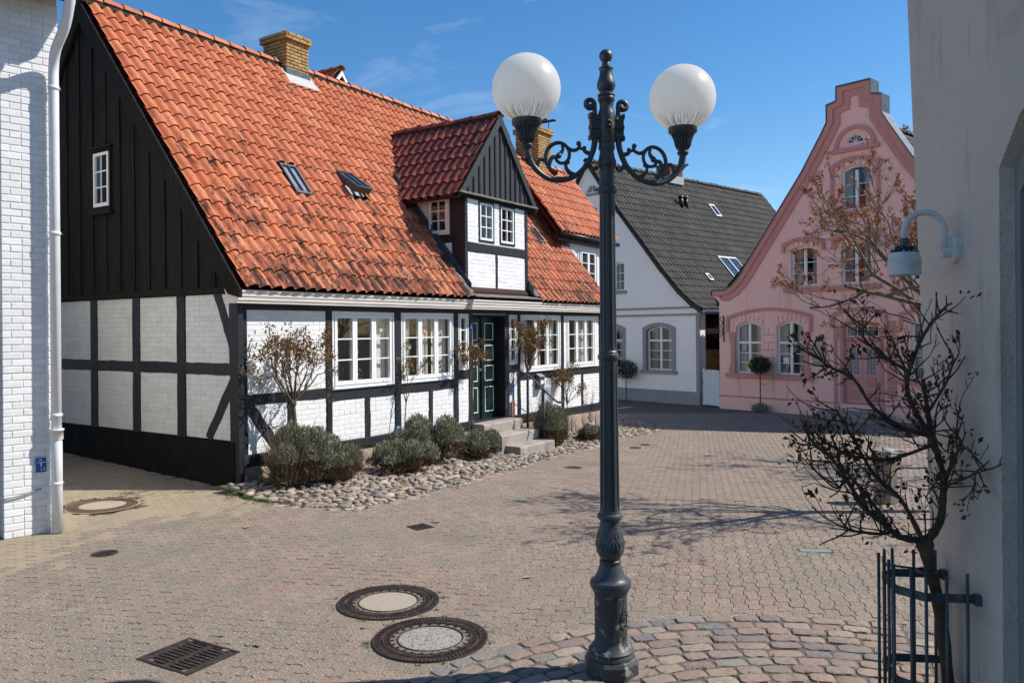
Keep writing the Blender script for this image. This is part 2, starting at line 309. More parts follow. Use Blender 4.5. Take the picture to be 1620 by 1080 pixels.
CS, SN = math.cos(R(.5)), math.sin(R(.5))
def proj(P):
    """photo pixel (1620 wide) and depth of world points, used only to find the pieces that show largest"""
    P = np.atleast_2d(P); y = np.maximum(P[:, 1], .1); a = 1260*P[:, 0]/y; b = 1260*(P[:, 2]-CAM_H)/y
    return 810+a*CS-b*SN, 521-(a*SN+b*CS), P[:, 1]
class Pieces:
    """alike pieces: the ones that show largest become objects sharing mesh data, the rest one joined part"""
    def __init__(s, name, matname, parent, protos, world=None, smooth=False):
        s.name, s.mat, s.parent, s.smooth = name, matname, parent, smooth
        s.protos = [(np.asarray(V, float), F) for V, F in protos]; s.items = []
        s.world = world if world is not None else np.eye(4)
    def add(s, k, M): s.items.append((k % len(s.protos), np.asarray(M, float)))
    def finish(s, limit=300, stuff=None, skip=None):
        if not s.items: return
        C = np.array([m[:3, 3] for _, m in s.items]); Wd = C@s.world[:3, :3].T+s.world[:3, 3]
        x, y, d = proj(Wd); vis = (x > -30) & (x < 1650) & (y > -30) & (y < 1110)
        if skip is not None: vis &= ~skip(x, y)
        order = np.argsort(np.where(vis, d, d+1000)); ind = set(order[:limit].tolist())
        meshes = []
        for V, F in s.protos:
            meshes.append(mesh_np(s.name, V, [i for f in F for i in f], [len(f) for f in F], s.smooth, s.mat))
        Vs = []; idx = []; tot = []; n = 0
        pre = [(np.array([i for f in F for i in f]), np.array([len(f) for f in F])) for _, F in s.protos]
        for i, (k, M) in enumerate(s.items):
            if i in ind:
                o = bpy.data.objects.new(s.name, meshes[k]); COL.objects.link(o); o.parent = s.parent; o.matrix_local = Matrix(M.tolist())
            else:
                V = s.protos[k][0]; Vs.append(V@M[:3, :3].T+M[:3, 3]); idx.append(pre[k][0]+n); tot.append(pre[k][1]); n += len(V)
        if Vs:
            me = mesh_np(stuff or s.name+'s', np.concatenate(Vs), np.concatenate(idx), np.concatenate(tot), s.smooth, s.mat)
            obj(stuff or s.name+'s', me, s.parent, 'stuff')
def M4(ex, ey, ez, o):
    M = np.eye(4); M[:3, 0] = ex; M[:3, 1] = ey; M[:3, 2] = ez; M[:3, 3] = o; return M
class Frame:
    """a building's own axes: x along the front to the right, y into the building, z up"""
    def __init__(s, name, o, xd, z=0):
        l = math.hypot(*xd); s.x = np.array([xd[0]/l, xd[1]/l, 0]); s.y = np.array([-s.x[1], s.x[0], 0]); s.o = np.array([o[0], o[1], z])
        s.M = M4(s.x, s.y, (0, 0, 1), s.o); s.rz = math.atan2(s.x[1], s.x[0])
        if name: s.root = empty(name, s.o, s.rz)
    def w(s, x, y, z): return s.o+s.x*x+s.y*y+np.array([0, 0, z])
    def loc(s, x, y): d = np.array([x, y, 0])-s.o; return float(d@s.x), float(d@s.y)
BRICK = []
for k in range(4):
    rr = np.random.default_rng(k); a = .5-.012-rr.random(4)*.02; b = .5-.05-rr.random(4)*.05
    V = [(-.5, 0, -.5), (.5, 0, -.5), (.5, 0, .5), (-.5, 0, .5), (-.5, 1, -.5), (.5, 1, -.5), (.5, 1, .5), (-.5, 1, .5),
         (-a[0], -.18, -b[0]), (a[1], -.18, -b[1]), (a[2], -.18, b[2]), (-a[3], -.18, b[3])]
    F = [(8, 9, 10, 11), (0, 1, 9, 8), (1, 2, 10, 9), (2, 3, 11, 10), (3, 0, 8, 11), (0, 4, 5, 1), (1, 5, 6, 2), (2, 6, 7, 3), (3, 7, 4, 0)]
    BRICK.append((V, F))
class Wall:
    """a flat wall in a frame: u runs along it, n points out of it; d is how far a piece stands proud"""
    def __init__(s, o, u, n): s.o = np.array(o, float); s.u = np.array(u, float); s.n = np.array(n, float)
    def p(s, u, z, d=0): return tuple(s.o+s.u*u+s.n*d+np.array([0, 0, z]))
    def rect(s, mb, u0, u1, z0, z1, d0, d1):
        V = [s.p(a, z, d) for d in (d1, d0) for a, z in ((u0, z0), (u1, z0), (u1, z1), (u0, z1))]
        return mb.add(V, [(0, 1, 2, 3), (7, 6, 5, 4), (0, 4, 5, 1), (1, 5, 6, 2), (2, 6, 7, 3), (3, 7, 4, 0)])
    def poly(s, mb, pts, d0, d1):
        n = len(pts); V = [s.p(u, z, d1) for u, z in pts]+[s.p(u, z, d0) for u, z in pts]
        return mb.add(V, [tuple(range(n)), tuple(range(2*n-1, n-1, -1))]+[(i, (i+1) % n, n+(i+1) % n, n+i) for i in range(n)])
    def beam(s, mb, u0, z0, u1, z1, w, d0, d1, jit=.006, seg=7):
        a = np.array([u0, z0]); b = np.array([u1, z1]); t = (b-a)/np.linalg.norm(b-a); q = np.array([-t[1], t[0]])
        j1 = (RNG.random(seg+1)-.5)*2*jit; j2 = (RNG.random(seg+1)-.5)*2*jit; V = []
        for i in range(seg+1):
            c_ = a+(b-a)*i/seg
            l_, r_ = c_-q*(w/2+j1[i]), c_+q*(w/2+j2[i]); ch = .006
            li, ri = c_-q*(w/2+j1[i]-ch), c_+q*(w/2+j2[i]-ch)
            V += [s.p(*l_, d0), s.p(*l_, d1-ch), s.p(*li, d1), s.p(*ri, d1), s.p(*r_, d1-ch), s.p(*r_, d0)]
        F = [(i*6+k, (i+1)*6+k, (i+1)*6+(k+1) % 6, i*6+(k+1) % 6) for i in range(seg) for k in range(6)]
        F += [tuple(range(6)), tuple(range(seg*6+5, seg*6-1, -1))]
        return mb.add(V, F)
    def bricks(s, pc, u0, u1, z0, z1, L=.25, h=.078, j=.0075, d=0, dep=.012, clip=None, jit=.0015):
        nrow = max(1, round((z1-z0)/h)); h = (z1-z0)/nrow; ph = random.random()*L
        for r in range(nrow):
            za = z0+r*h; off = ph+(L/2 if r % 2 else 0); x = u0-(off % L)
            while x < u1-.02:
                a = max(x+j/2, u0); b = min(x+L-j/2, u1); x += L
                if b-a < .03: continue
                if random.random() < .18 and b-a > .2:
                    mid = (a+b)/2; parts = [(a, mid-j/2), (mid+j/2, b)]
                else: parts = [(a, b)]
                for a_, b_ in parts:
                    zc = za+h/2; uc = (a_+b_)/2
                    if clip and not clip(uc, zc): continue
                    dd = d+random.uniform(-jit, jit)
                    pc.add(random.randrange(4), M4(s.u*(b_-a_), -s.n*dep, (0, 0, h-j-random.random()*.004), s.p(uc, zc, dd)))
# one pantile: trough and roll, a lip at the lower end
def pantile(w=.21, l=.375, amp=.052, lift=.030, seed=0):
    rr = np.random.default_rng(seed); n = 11; us = np.linspace(0, 1.03, n)
    ph_ = 2*np.pi*(us-.34); z = amp*.62*(1-np.cos(ph_+.45*np.sin(ph_)))
    V = []; dy = (rr.random()-.5)*.012; tw = (rr.random()-.5)*.008
    for i in range(n): V.append((us[i]*w, dy, z[i]+lift+tw*us[i]))
    for i in range(n): V.append((us[i]*w, l, z[i]))
    for i in range(n): V.append((us[i]*w, dy, z[i]+lift+tw*us[i]))
    for i in range(n): V.append((us[i]*w, dy+.004, z[i]+lift-.014+tw*us[i]))
    F = [(i, i+1, n+i+1, n+i) for i in range(n-1)]+[(3*n+i, 3*n+i+1, 2*n+i+1, 2*n+i) for i in range(n-1)]
    return V, F
TILES = [pantile(seed=k) for k in range(5)]
def lay_tiles(pc, o, ex, ey, ncol, nrow, pw=.21, pl=.33, keep=None, jit=.006):
    """o: lower left corner of the slope; ex along the eave, ey up the slope"""
    ex = np.array(ex, float); ey = np.array(ey, float); ez = np.cross(ex, ey); o = np.array(o, float)
    for r in range(nrow):
        for c_ in range(ncol):
            p = o+ex*(c_*pw)+ey*(r*pl)
            if keep and not keep(p+ex*pw/2+ey*pl/2, r, c_): continue
            a = random.uniform(-jit, jit); e1 = ex+ez*random.uniform(-jit, jit); e2 = ey+ex*a
            pc.add(random.randrange(5), M4(e1, e2, ez, p+ez*random.uniform(0, .004)))
def ridge_tiles(parent, a, b, matname, r=.11, l=.36, wob=.01):
    a = np.array(a, float); b = np.array(b, float); n = max(1, int(np.linalg.norm(b-a)/l)); d = (b-a)/np.linalg.norm(b-a); s_ = np.cross(d, (0, 0, 1)); s_ /= np.linalg.norm(s_)
    V = []; F = []; k = 8
    for e, rr in ((0, 1.12), (.06, 1.12), (1.04, .94)):
        for i in range(k+1):
            t = math.pi*i/k; V.append((math.cos(t)*r*rr, e*l, math.sin(t)*r*rr*.85))
    F = [(j*(k+1)+i, j*(k+1)+i+1, (j+1)*(k+1)+i+1, (j+1)*(k+1)+i) for j in range(2) for i in range(k)]
    me = mesh_np('ridge_tile', V, [i for f in F for i in f], [4]*len(F), True, matname)
    for i in range(n):
        o = obj('ridge_tile', me, parent); p = a+d*(i*l)
        M = M4(s_, d+np.array([0, 0, random.uniform(-wob, wob)]), (0, 0, 1), p+np.array([0, 0, random.uniform(-wob, wob)])); o.matrix_local = Matrix(M.tolist())
def text_mesh(body, size, name, matname, parent, M, ext=.001):
    cu = bpy.data.curves.new(name, 'FONT'); cu.body = body; cu.size = size; cu.extrude = ext; cu.align_x = 'CENTER'; cu.align_y = 'CENTER'
    t = bpy.data.objects.new('tmp', cu); COL.objects.link(t); dg = bpy.context.evaluated_depsgraph_get()
    me = bpy.data.meshes.new_from_object(t.evaluated_get(dg)); bpy.data.objects.remove(t); bpy.data.curves.remove(cu)
    me.name = name; me.materials.clear(); me.materials.append(MATS[matname]); o = obj(name, me, parent); o.matrix_local = M; return o
# ------------------------------------------------------------------ the ground
HT = Frame('half_timbered_house', (-3.886, 11.18), (.5547, .832))
def roof_stains(m):
    nt = m.node_tree; N = nt.nodes; L = nt.links; b = N['Principled BSDF']; src = b.inputs['Base Color'].links[0].from_socket
    tc = N.new('ShaderNodeTexCoord'); tc.object = HT.root
    sep = N.new('ShaderNodeSeparateXYZ'); L.new(tc.outputs['Object'], sep.inputs[0])
    low = N.new('ShaderNodeMapRange'); low.inputs[1].default_value = 6.6; low.inputs[2].default_value = 3.0; low.inputs[3].default_value = -.13; low.inputs[4].default_value = .03; L.new(sep.outputs[2], low.inputs[0])
    for sc, lo, hi, c_, big_ in (((13, 2.4, 2.4), .52, .60, lin((38, 33, 31)), .9), ((30, 12, 12), .56, .62, lin((52, 44, 40)), 1.6)):
        mp = N.new('ShaderNodeMapping'); mp.inputs['Scale'].default_value = sc; L.new(tc.outputs['Object'], mp.inputs[0])
        nz = N.new('ShaderNodeTexNoise'); nz.inputs['Scale'].default_value = 1; nz.inputs['Detail'].default_value = 6; nz.inputs['Roughness'].default_value = .65; L.new(mp.outputs[0], nz.inputs['Vector'])
        n2 = N.new('ShaderNodeTexNoise'); n2.inputs['Scale'].default_value = big_; n2.inputs['Detail'].default_value = 2; L.new(tc.outputs['Object'], n2.inputs['Vector'])
        m2 = N.new('ShaderNodeMath'); m2.operation = 'MULTIPLY_ADD'; m2.inputs[1].default_value = .32; m2.inputs[2].default_value = -.16; L.new(n2.outputs[0], m2.inputs[0])
        a1 = N.new('ShaderNodeMath'); a1.operation = 'ADD'; L.new(nz.outputs[0], a1.inputs[0]); L.new(low.outputs[0], a1.inputs[1])
        a2 = N.new('ShaderNodeMath'); a2.operation = 'ADD'; L.new(a1.outputs[0], a2.inputs[0]); L.new(m2.outputs[0], a2.inputs[1])
        mr = N.new('ShaderNodeMapRange'); mr.inputs[1].default_value = lo; mr.inputs[2].default_value = hi; mr.inputs[4].default_value = .82; L.new(a2.outputs[0], mr.inputs[0])
        mx = N.new('ShaderNodeMix'); mx.data_type = 'RGBA'; L.new(mr.outputs[0], mx.inputs[0]); L.new(src, mx.inputs[6]); mx.inputs[7].default_value = (*c_, 1); src = mx.outputs[2]
    L.new(src, b.inputs['Base Color'])
roof_stains(MATS['tile_red'])
def gz(x, y):
    x = np.asarray(x, float); y = np.asarray(y, float)
    dx, dy = x-HT.o[0], y-HT.o[1]; s = dx*HT.x[0]+dy*HT.x[1]; w = dx*HT.y[0]+dy*HT.y[1]
    t = np.clip((s+1)/12, 0, 1); z = -.42*t*t*(3-2*t)
    return z+.035*np.clip(w, 0, 6)*np.clip((6-s)/4, 0, 1)
xs = np.concatenate([np.linspace(-400, -14, 14)[:-1], np.arange(-14, 20, .5), np.linspace(20, 400, 14)])
ys = np.concatenate([np.linspace(-60, -2, 6)[:-1], np.arange(-2, 34, .5), np.linspace(34, 600, 16)])
X, Y = np.meshgrid(xs, ys); V = np.stack([X.ravel(), Y.ravel(), (gz(X, Y)-.009).ravel()], 1); nx = len(xs)
I = np.array([[j*nx+i, j*nx+i+1, (j+1)*nx+i+1, (j+1)*nx+i] for j in range(len(ys)-1) for i in range(nx-1)])
ground = obj('ground', mesh_np('ground', V, I.ravel(), [4]*len(I), True, 'joint_sand')); tag(ground, kind='structure')

sq = MB(); sq.add([(-30, -40, -.004), (30, -40, -.004), (30, 4.28, -.004), (-30, 4.28, -.004)], [(0, 1, 2, 3)]); tag(sq.build('square_pavement', 'paver'), kind='structure')
KERB = [(-.36, -.30), (-.46, -.75), (-.42, -1.25), (-.22, -2.05), (.28, -2.42), (1.63, -2.38), (3.59, -2.08), (5.3, -1.72), (7.0, -1.42), (9.87, -1.22), (11.32, -1.24), (12.25, -1.08), (12.98, -.70), (13.4, 0), (13.47, .55)]
KW = [Vector((*HT.w(a, b, 0)[:2], 0)) for a, b in KERB]; KS = spline(KW, 8)
def in_poly(px, py, poly):
    px = np.asarray(px, float); py = np.asarray(py, float); r = np.zeros(px.shape, bool); n = len(poly)
    for i in range(n):
        x0, y0 = poly[i][:2]; x1, y1 = poly[(i+1) % n][:2]
        cnd = ((y0 > py) != (y1 > py)); xi = (x1-x0)*(py-y0)/((y1-y0) or 1e-9)+x0; r ^= cnd & (px < xi)
    return r
STRIP = [(k.x, k.y) for k in KS]+[tuple(HT.w(13.4, 4, 0)[:2]), tuple(HT.w(0, 8, 0)[:2]), tuple(HT.w(0, .05, 0)[:2])]
SETT_C, SETT_R = (1.7, 2.9), 3.2
WALKWAY = [(4.35, 10.0), (9.4, 20.6), (14, 18), (8, 8.6)]
HOLES = [(-1.02, 6.46, .425), (-.60, 5.68, .425), (-5.21, 10.1, .425), (-4.09, 7.96, .13)]
GRATE = [(-2.58, 5.36), (-2.34, 5.76), (-1.86, 5.48), (-2.11, 5.10)]
SQ = (-1.05, 8.94)
# zigzag concrete pavers
PL, PW, pa, pb_ = .225, .1125, .011, .011
def paver_proto(half, seed):
    rr = np.random.default_rng(seed)
    fx = [(0, 0), (.05, 1), (.45, 1), (.55, -1), (.95, -1), (1, 0)]
    if half: fx = [(0, 0), (.05, -1), (.45, -1), (.55, 1), (.95, 1), (1, 0)]
    bot = [(x*PL, s*pa) for x, s in fx]; top = [(x, y+PW) for x, y in bot]
    right = [(PL+pb_, PW*.3), (PL-pb_, PW*.7)]; left = [(-pb_, PW*.7), (pb_, PW*.3)]
    out = bot+right+top[::-1]+left; c_ = np.array([PL/2, PW/2]); O = np.array(out)-c_
    def shrink(P, d): return P*(1-d/np.array([PL/2, PW/2]))
    A = shrink(O, .0010+rr.random()*.0008); B = shrink(O, .0030+rr.random()*.0012); n = len(O)
    V = [(x, y, -.007) for x, y in A]+[(x, y, 0) for x, y in B]
    F = [tuple(range(n, 2*n))]+[(i, (i+1) % n, n+(i+1) % n, n+i) for i in range(n)]
    return V, F
protos = [paver_proto(h, k) for h in (0, 1) for k in range(3)]
paving = ground
pc = Pieces('paver', 'paver', paving, protos); pcb = Pieces('beige_paver', 'paver_beige', paving, protos)
th = R(77); ct, st_ = math.cos(th), math.sin(th)
J, K = np.meshgrid(np.arange(-30, 110), np.arange(-110, 150)); off = (K % 2)*.5
px = (J+off+.5)*PL; py = (K+.5)*PW; wx = px*ct-py*st_-1.0; wy = px*st_+py*ct+4.0
ux, uy, ud = proj(np.stack([wx.ravel(), wy.ravel(), gz(wx, wy).ravel()], 1))
ok = ((ux > -620) & (ux < 1640) & (uy > 560) & (uy < 1140)).reshape(wx.shape) & (wy > 4.3) & (wy < 24.5)
ok &= ~in_poly(wx, wy, STRIP) & ~in_poly(wx, wy, WALKWAY) & (np.hypot(wx-SETT_C[0], wy-SETT_C[1]) > SETT_R+.06)
for hx, hy, hr in HOLES: ok &= np.hypot(wx-hx, wy-hy) > hr+.06
ok &= ~in_poly(wx, wy, [( -2.63, 5.36), (-2.35, 5.83), (-1.79, 5.49), (-2.09, 5.04)]) & ~((abs(wx-SQ[0]) < .14) & (abs(wy-SQ[1]) < .14))
ok &= ~in_poly(wx, wy, [(-5.05, 8.9), (-5.6, 8.35), (-12, 12), (-9.5, 13.5)])
big = np.random.default_rng(3)
for j, k in zip(*np.nonzero(ok)):
    x, y = wx[j, k], wy[j, k]; e = .1; z = float(gz(x, y)); gx = float(gz(x+e, y)-z)/e; gy = float(gz(x, y+e)-z)/e
    tl = big.normal(0, .0028, 2); h = big.normal(0, .0009)+.0035*math.sin(x*1.9+1.3*math.sin(y*.9))*math.sin(y*1.5+x*.4)
    ex = np.array([ct, st_, gx*ct+gy*st_+tl[0]]); ey = np.array([-st_, ct, -gx*st_+gy*ct+tl[1]])
    # the alley between the two white houses is laid with beige stones
    ls, lw = HT.loc(x, y); beige = (ls < .0+.25*math.sin(lw*3)+big.normal(0, .12)) and (lw > -.75+.35*math.sin(ls*2.3)+.12*ls+big.normal(0, .22)) and x > -9
    (pcb if beige else pc).add((3 if K[j, k] % 2 else 0)+int(big.integers(3)), M4(ex, ey, (0, 0, 1), (x, y, z+h)))
pc.finish(300); pcb.finish(60)

# granite setts in arcs round the lamp
def sett_proto(seed, top=.002, n=16):
    rr = np.random.default_rng(seed); V = []
    rings = ((.5, -.05, .0), (.488, -.010, .01), (.462, -.001, .012), (.25, top, .016))
    for s, z, jt in rings:
        for k in range(n):
            a = 2*math.pi*(k+.5)/n; ca, sa = math.cos(a), math.sin(a); p = 8.0+rr.random()*3
            q = (abs(ca)**p+abs(sa)**p)**(-1/p); V.append((ca*q*s*(1+(rr.random()-.5)*.1), sa*q*s*(1+(rr.random()-.5)*.14), z+(rr.random()-.5)*jt*.3))
    F = [(r*n+k, r*n+(k+1) % n, (r+1)*n+(k+1) % n, (r+1)*n+k) for r in range(3) for k in range(n)]+[tuple(range(3*n, 4*n))]
    return V, F
SETTS = [sett_proto(k) for k in range(8)]
def bed(name, poly, dz, matname):
    if len(poly) == 4:
        n = 14; q = [np.array(p) for p in poly]; V = []
        for i in range(n+1):
            for j in range(n+1): a, b = i/n, j/n; p = (q[0]*(1-a)+q[1]*a)*(1-b)+(q[3]*(1-a)+q[2]*a)*b; V.append((p[0], p[1], float(gz(*p))+dz))
        I_ = np.array([[i*(n+1)+j, (i+1)*(n+1)+j, (i+1)*(n+1)+j+1, i*(n+1)+j+1] for i in range(n) for j in range(n)]); o = obj(name, mesh_np(name, V, I_.ravel(), [4]*len(I_), True, matname)); return tag(o, kind='structure')
    o = obj(name, mesh_np(name, [(x, y, float(gz(x, y))+dz) for x, y in poly], range(len(poly)), [len(poly)], False, matname)); return tag(o, kind='structure')
arc = [(SETT_C[0]+SETT_R*math.cos(a), SETT_C[1]+SETT_R*math.sin(a)) for a in np.linspace(R(-10), R(190), 40)]
sb = bed('sett_paving', arc, -.006, 'joint_sand'); sp = Pieces('sett', 'sett_stone', sb, SETTS)
ms = MB(); ms.strip([(SETT_C[0]+(SETT_R-.02)*math.cos(a), SETT_C[1]+(SETT_R-.02)*math.sin(a), float(gz(SETT_C[0]+SETT_R*math.cos(a), SETT_C[1]+SETT_R*math.sin(a)))-.004) for a in np.linspace(0, math.pi, 60)], [(SETT_C[0]+(SETT_R+.17)*math.cos(a), SETT_C[1]+(SETT_R+.17)*math.sin(a), float(gz(SETT_C[0]+SETT_R*math.cos(a), SETT_C[1]+SETT_R*math.sin(a)))-.004) for a in np.linspace(0, math.pi, 60)]); ms.build('edge_mortar', 'paver', sb)
LAMP = (.62, 5.13)
for r in range(20):
    rad = SETT_R-.07-r*.128; a = random.random()*.1
    while a < math.pi+.1:
        w = random.uniform(.155, .25)/rad; am = a+w/2; a += w
        x, y = SETT_C[0]+rad*math.cos(am), SETT_C[1]+rad*math.sin(am)
        if math.hypot(x-LAMP[0], y-LAMP[1]) < .13 or rad < .4: continue
        t = np.array([-math.sin(am), math.cos(am), random.uniform(-.035, .035)]); n_ = np.array([math.cos(am), math.sin(am), random.uniform(-.04, .04)])
        sc = random.uniform(.9, .95)
        sp.add(random.randrange(8), M4(t*(w*rad-.009), n_*random.uniform(.112, .121), (0, 0, 1), (x, y, float(gz(x, y))+random.uniform(-.004, .008))))
sp.finish(300)
wk = bed('side_pavement', WALKWAY, -.006, 'joint_sand'); wp = Pieces('pavement_sett', 'sett_stone', wk, SETTS)
d1 = np.array([9.4-4.35, 20.6-10.0]); Lw = np.hypot(*d1); d1 /= Lw; d2 = np.array([d1[1], -d1[0]])
for i in range(int(Lw/.16)):
    for k in range(16):
        p = np.array([4.35, 10.0])+d1*(i*.16+.08)+d2*((k+(i % 2)*.5)*.2+.1)
        if not in_poly(*p, WALKWAY): continue
        wp.add(random.randrange(8), M4((d2[0]*.19, d2[1]*.19, 0), (d1[0]*.15, d1[1]*.15, 0), (0, 0, 1), (*p, float(gz(*p))+random.uniform(0, .008))))
wp.finish(120)

# field stones between the kerb and the half-timbered house
def zs(x, y):
    s, t = HT.loc(x, y); yo = np.interp(s, [k[0] for k in KERB[3:]], [k[1] for k in KERB[3:]])
    f = np.clip((t-yo)/max(.3, -yo), 0, 1); return float(gz(x, y))+.005+.10*f*f
cob = [(k.x, k.y) for k in KS]+[tuple(HT.w(13.3, 1, 0)[:2]), tuple(HT.w(11.3, .12, 0)[:2]), tuple(HT.w(0, .12, 0)[:2]), tuple(HT.w(-.05, .05, 0)[:2])]
mb = MB(); gr = .3
ax = np.arange(-.6, 13.7, gr); ay = np.arange(-2.6, .9, .2); vid = {}
for s in ax:
    for t in ay:
        p = HT.w(s, t, 0); vid[(round(s, 2), round(t, 2))] = len(mb.v); mb.v.append((p[0], p[1], zs(p[0], p[1])-.012))
for i in range(len(ax)-1):
    for j in range(len(ay)-1):
        q = [(round(ax[a], 2), round(ay[b], 2)) for a, b in ((i, j), (i+1, j), (i+1, j+1), (i, j+1))]; cxy = HT.w(ax[i]+gr/2, ay[j]+.1, 0)
        if in_poly(cxy[0], cxy[1], cob) and all(in_poly(mb.v[vid[k]][0], mb.v[vid[k]][1], cob) or k[1] > -.3 for k in q): mb.f.append(tuple(vid[k] for k in q))
strip = tag(mb.build('cobble_strip', 'soil'), kind='structure')
def stone_proto(seed):
    rr = np.random.default_rng(seed); n = 8; V = []; el = rr.random(n)*.36+.80
    for s, z in ((.46, -.22), (.5, .02), (.42, .2), (.22, .28)):
        for k in range(n):
            a = 2*math.pi*k/n; V.append((math.cos(a)*s*el[k]*(1+(rr.random()-.5)*.08), math.sin(a)*s*el[k]*(1+(rr.random()-.5)*.08), z+(rr.random()-.5)*.09))
    F = [(r*n+k, r*n+(k+1) % n, (r+1)*n+(k+1) % n, (r+1)*n+k) for r in range(3) for k in range(n)]+[tuple(range(3*n, 4*n))]
    return V, F
STONES = [stone_proto(k) for k in range(10)]
cp = Pieces('cobble', 'field_stone', strip, STONES, smooth=True)
pts = []
rs = np.random.default_rng(11); cell = {}
for n_ in range(34000):
    s = rs.uniform(-.5, 13.5); t = rs.uniform(-2.5, .9)
    if t > (-.05 if s < 11.2 else .9): continue
    p = HT.w(s, t, 0); rad = rs.choice([.035, .048, .06, .075, .09], p=[.2, .3, .28, .16, .06])
    if not in_poly(p[0], p[1], cob): continue
    ci = (int(p[0]/.2), int(p[1]/.2)); bad = False
    for i in (-1, 0, 1):
        for j in (-1, 0, 1):
            for (qx, qy, qr) in cell.get((ci[0]+i, ci[1]+j), ()):
                if math.hypot(p[0]-qx, p[1]-qy) < (rad+qr)*.86: bad = True
    if min(math.hypot(p[0]-k.x, p[1]-k.y) for k in KS) < .1+rad*.5: bad = True
    if 5.6 < s < 7.1 and t > -1.0: bad = True
    if bad: continue
    cell.setdefault(ci, []).append((p[0], p[1], rad)); a = rs.uniform(0, 6.28); l = rad*2*rs.uniform(1.0, 1.45); w = rad*2*rs.uniform(.75, 1.0); h = rad*rs.uniform(.9, 1.6)
    cp.add(int(rs.integers(10)), M4((math.cos(a)*l, math.sin(a)*l, rs.normal(0, .01)), (-math.sin(a)*w, math.cos(a)*w, rs.normal(0, .01)), (0, 0, h), (p[0], p[1], zs(p[0], p[1])-.006+rs.uniform(-.01, .012))))
cp.finish(300)
acc = 0; KD = []
for a, b in zip(KS, KS[1:]): KD.append(acc); acc += (b-a).length
KD.append(acc); kp = Pieces('kerb_stone', 'field_stone', strip, SETTS); q = 0
while q < acc-.2:
    l = random.uniform(.22, .42); m = q+l/2; i = max(0, min(len(KS)-2, next((n for n in range(len(KD)-1) if KD[n+1] >= m), len(KS)-2)))
    f = (m-KD[i])/max(1e-6, KD[i+1]-KD[i]); p = KS[i].lerp(KS[i+1], f); t = (KS[i+1]-KS[i]).normalized(); q += l
    g2 = (float(gz(p.x+t.x*.2, p.y+t.y*.2))-float(gz(p.x, p.y)))/.2
    kp.add(random.randrange(8), M4(np.array([t.x, t.y, g2])*(l-.015), (-t.y*.15, t.x*.15, 0), (0, 0, 1), (p.x, p.y, float(gz(p.x, p.y))+random.uniform(-.002, .01))))
kp.finish(300)

# moss and weeds in the joints
def tuft_cloud(name, spots, matname, parent=None, blades=14, h=.025, spread=.04):
    rr = np.random.default_rng(len(spots)); V = []; n = 0
    for (x, y, z) in spots:
        for k in range(blades):
            a = rr.uniform(0, 6.28); d = rr.uniform(0, spread); bx, by = x+math.cos(a)*d, y+math.sin(a)*d*.6; b = rr.uniform(0, 6.28); w = rr.uniform(.002, .006); hh = h*rr.uniform(.3, 1.1)
            lx, ly = rr.normal(0, hh*.5, 2)
            V += [(bx-w*math.cos(b), by-w*math.sin(b), z-.004), (bx+w*math.cos(b), by+w*math.sin(b), z-.004), (bx+lx, by+ly, z+hh)]
    o = obj(name, mesh_np(name, V, range(len(V)), [3]*(len(V)//3), False, matname), parent, 'stuff'); return o
sp_ = []
for k in range(70):
    a = random.uniform(.6, 2.6); rad = SETT_R-.006-random.randrange(0, 9)*.128; x, y = SETT_C[0]+rad*math.cos(a), SETT_C[1]+rad*math.sin(a); sp_.append((x, y, float(gz(x, y))-.004))
for k in range(200):
    i = random.randrange(0, len(KS)-1); p = KS[i].lerp(KS[i+1], random.random()); x, y = p.x+random.gauss(0, .06), p.y+random.gauss(0, .06); sp_.append((x, y, zs(x, y)))
for k in range(160):
    s, t = random.uniform(-.2, 12.5), random.uniform(-2.0, -.5); x, y = HT.w(s, t, 0)[:2]
    if in_poly(x, y, cob): sp_.append((x, y, zs(x, y)+.006))
for k in range(60):
    a = random.uniform(0, 6.28); hx, hy, hr = HOLES[random.choice([0, 1, 2, 2])]; x, y = hx+(hr+.02)*math.cos(a), hy+(hr+.02)*math.sin(a); sp_.append((x, y, float(gz(x, y))-.004))
for k in range(220):
    px_, d_ = random.uniform(-.64, .6), random.uniform(5, 11)
    x, y = px_*d_, d_; sp_.append((x, y, float(gz(x, y))-.012))
mo = tuft_cloud('moss', sp_, 'moss'); tag(mo, 'small green moss and weed tufts growing in the paving joints', 'moss', kind='stuff')

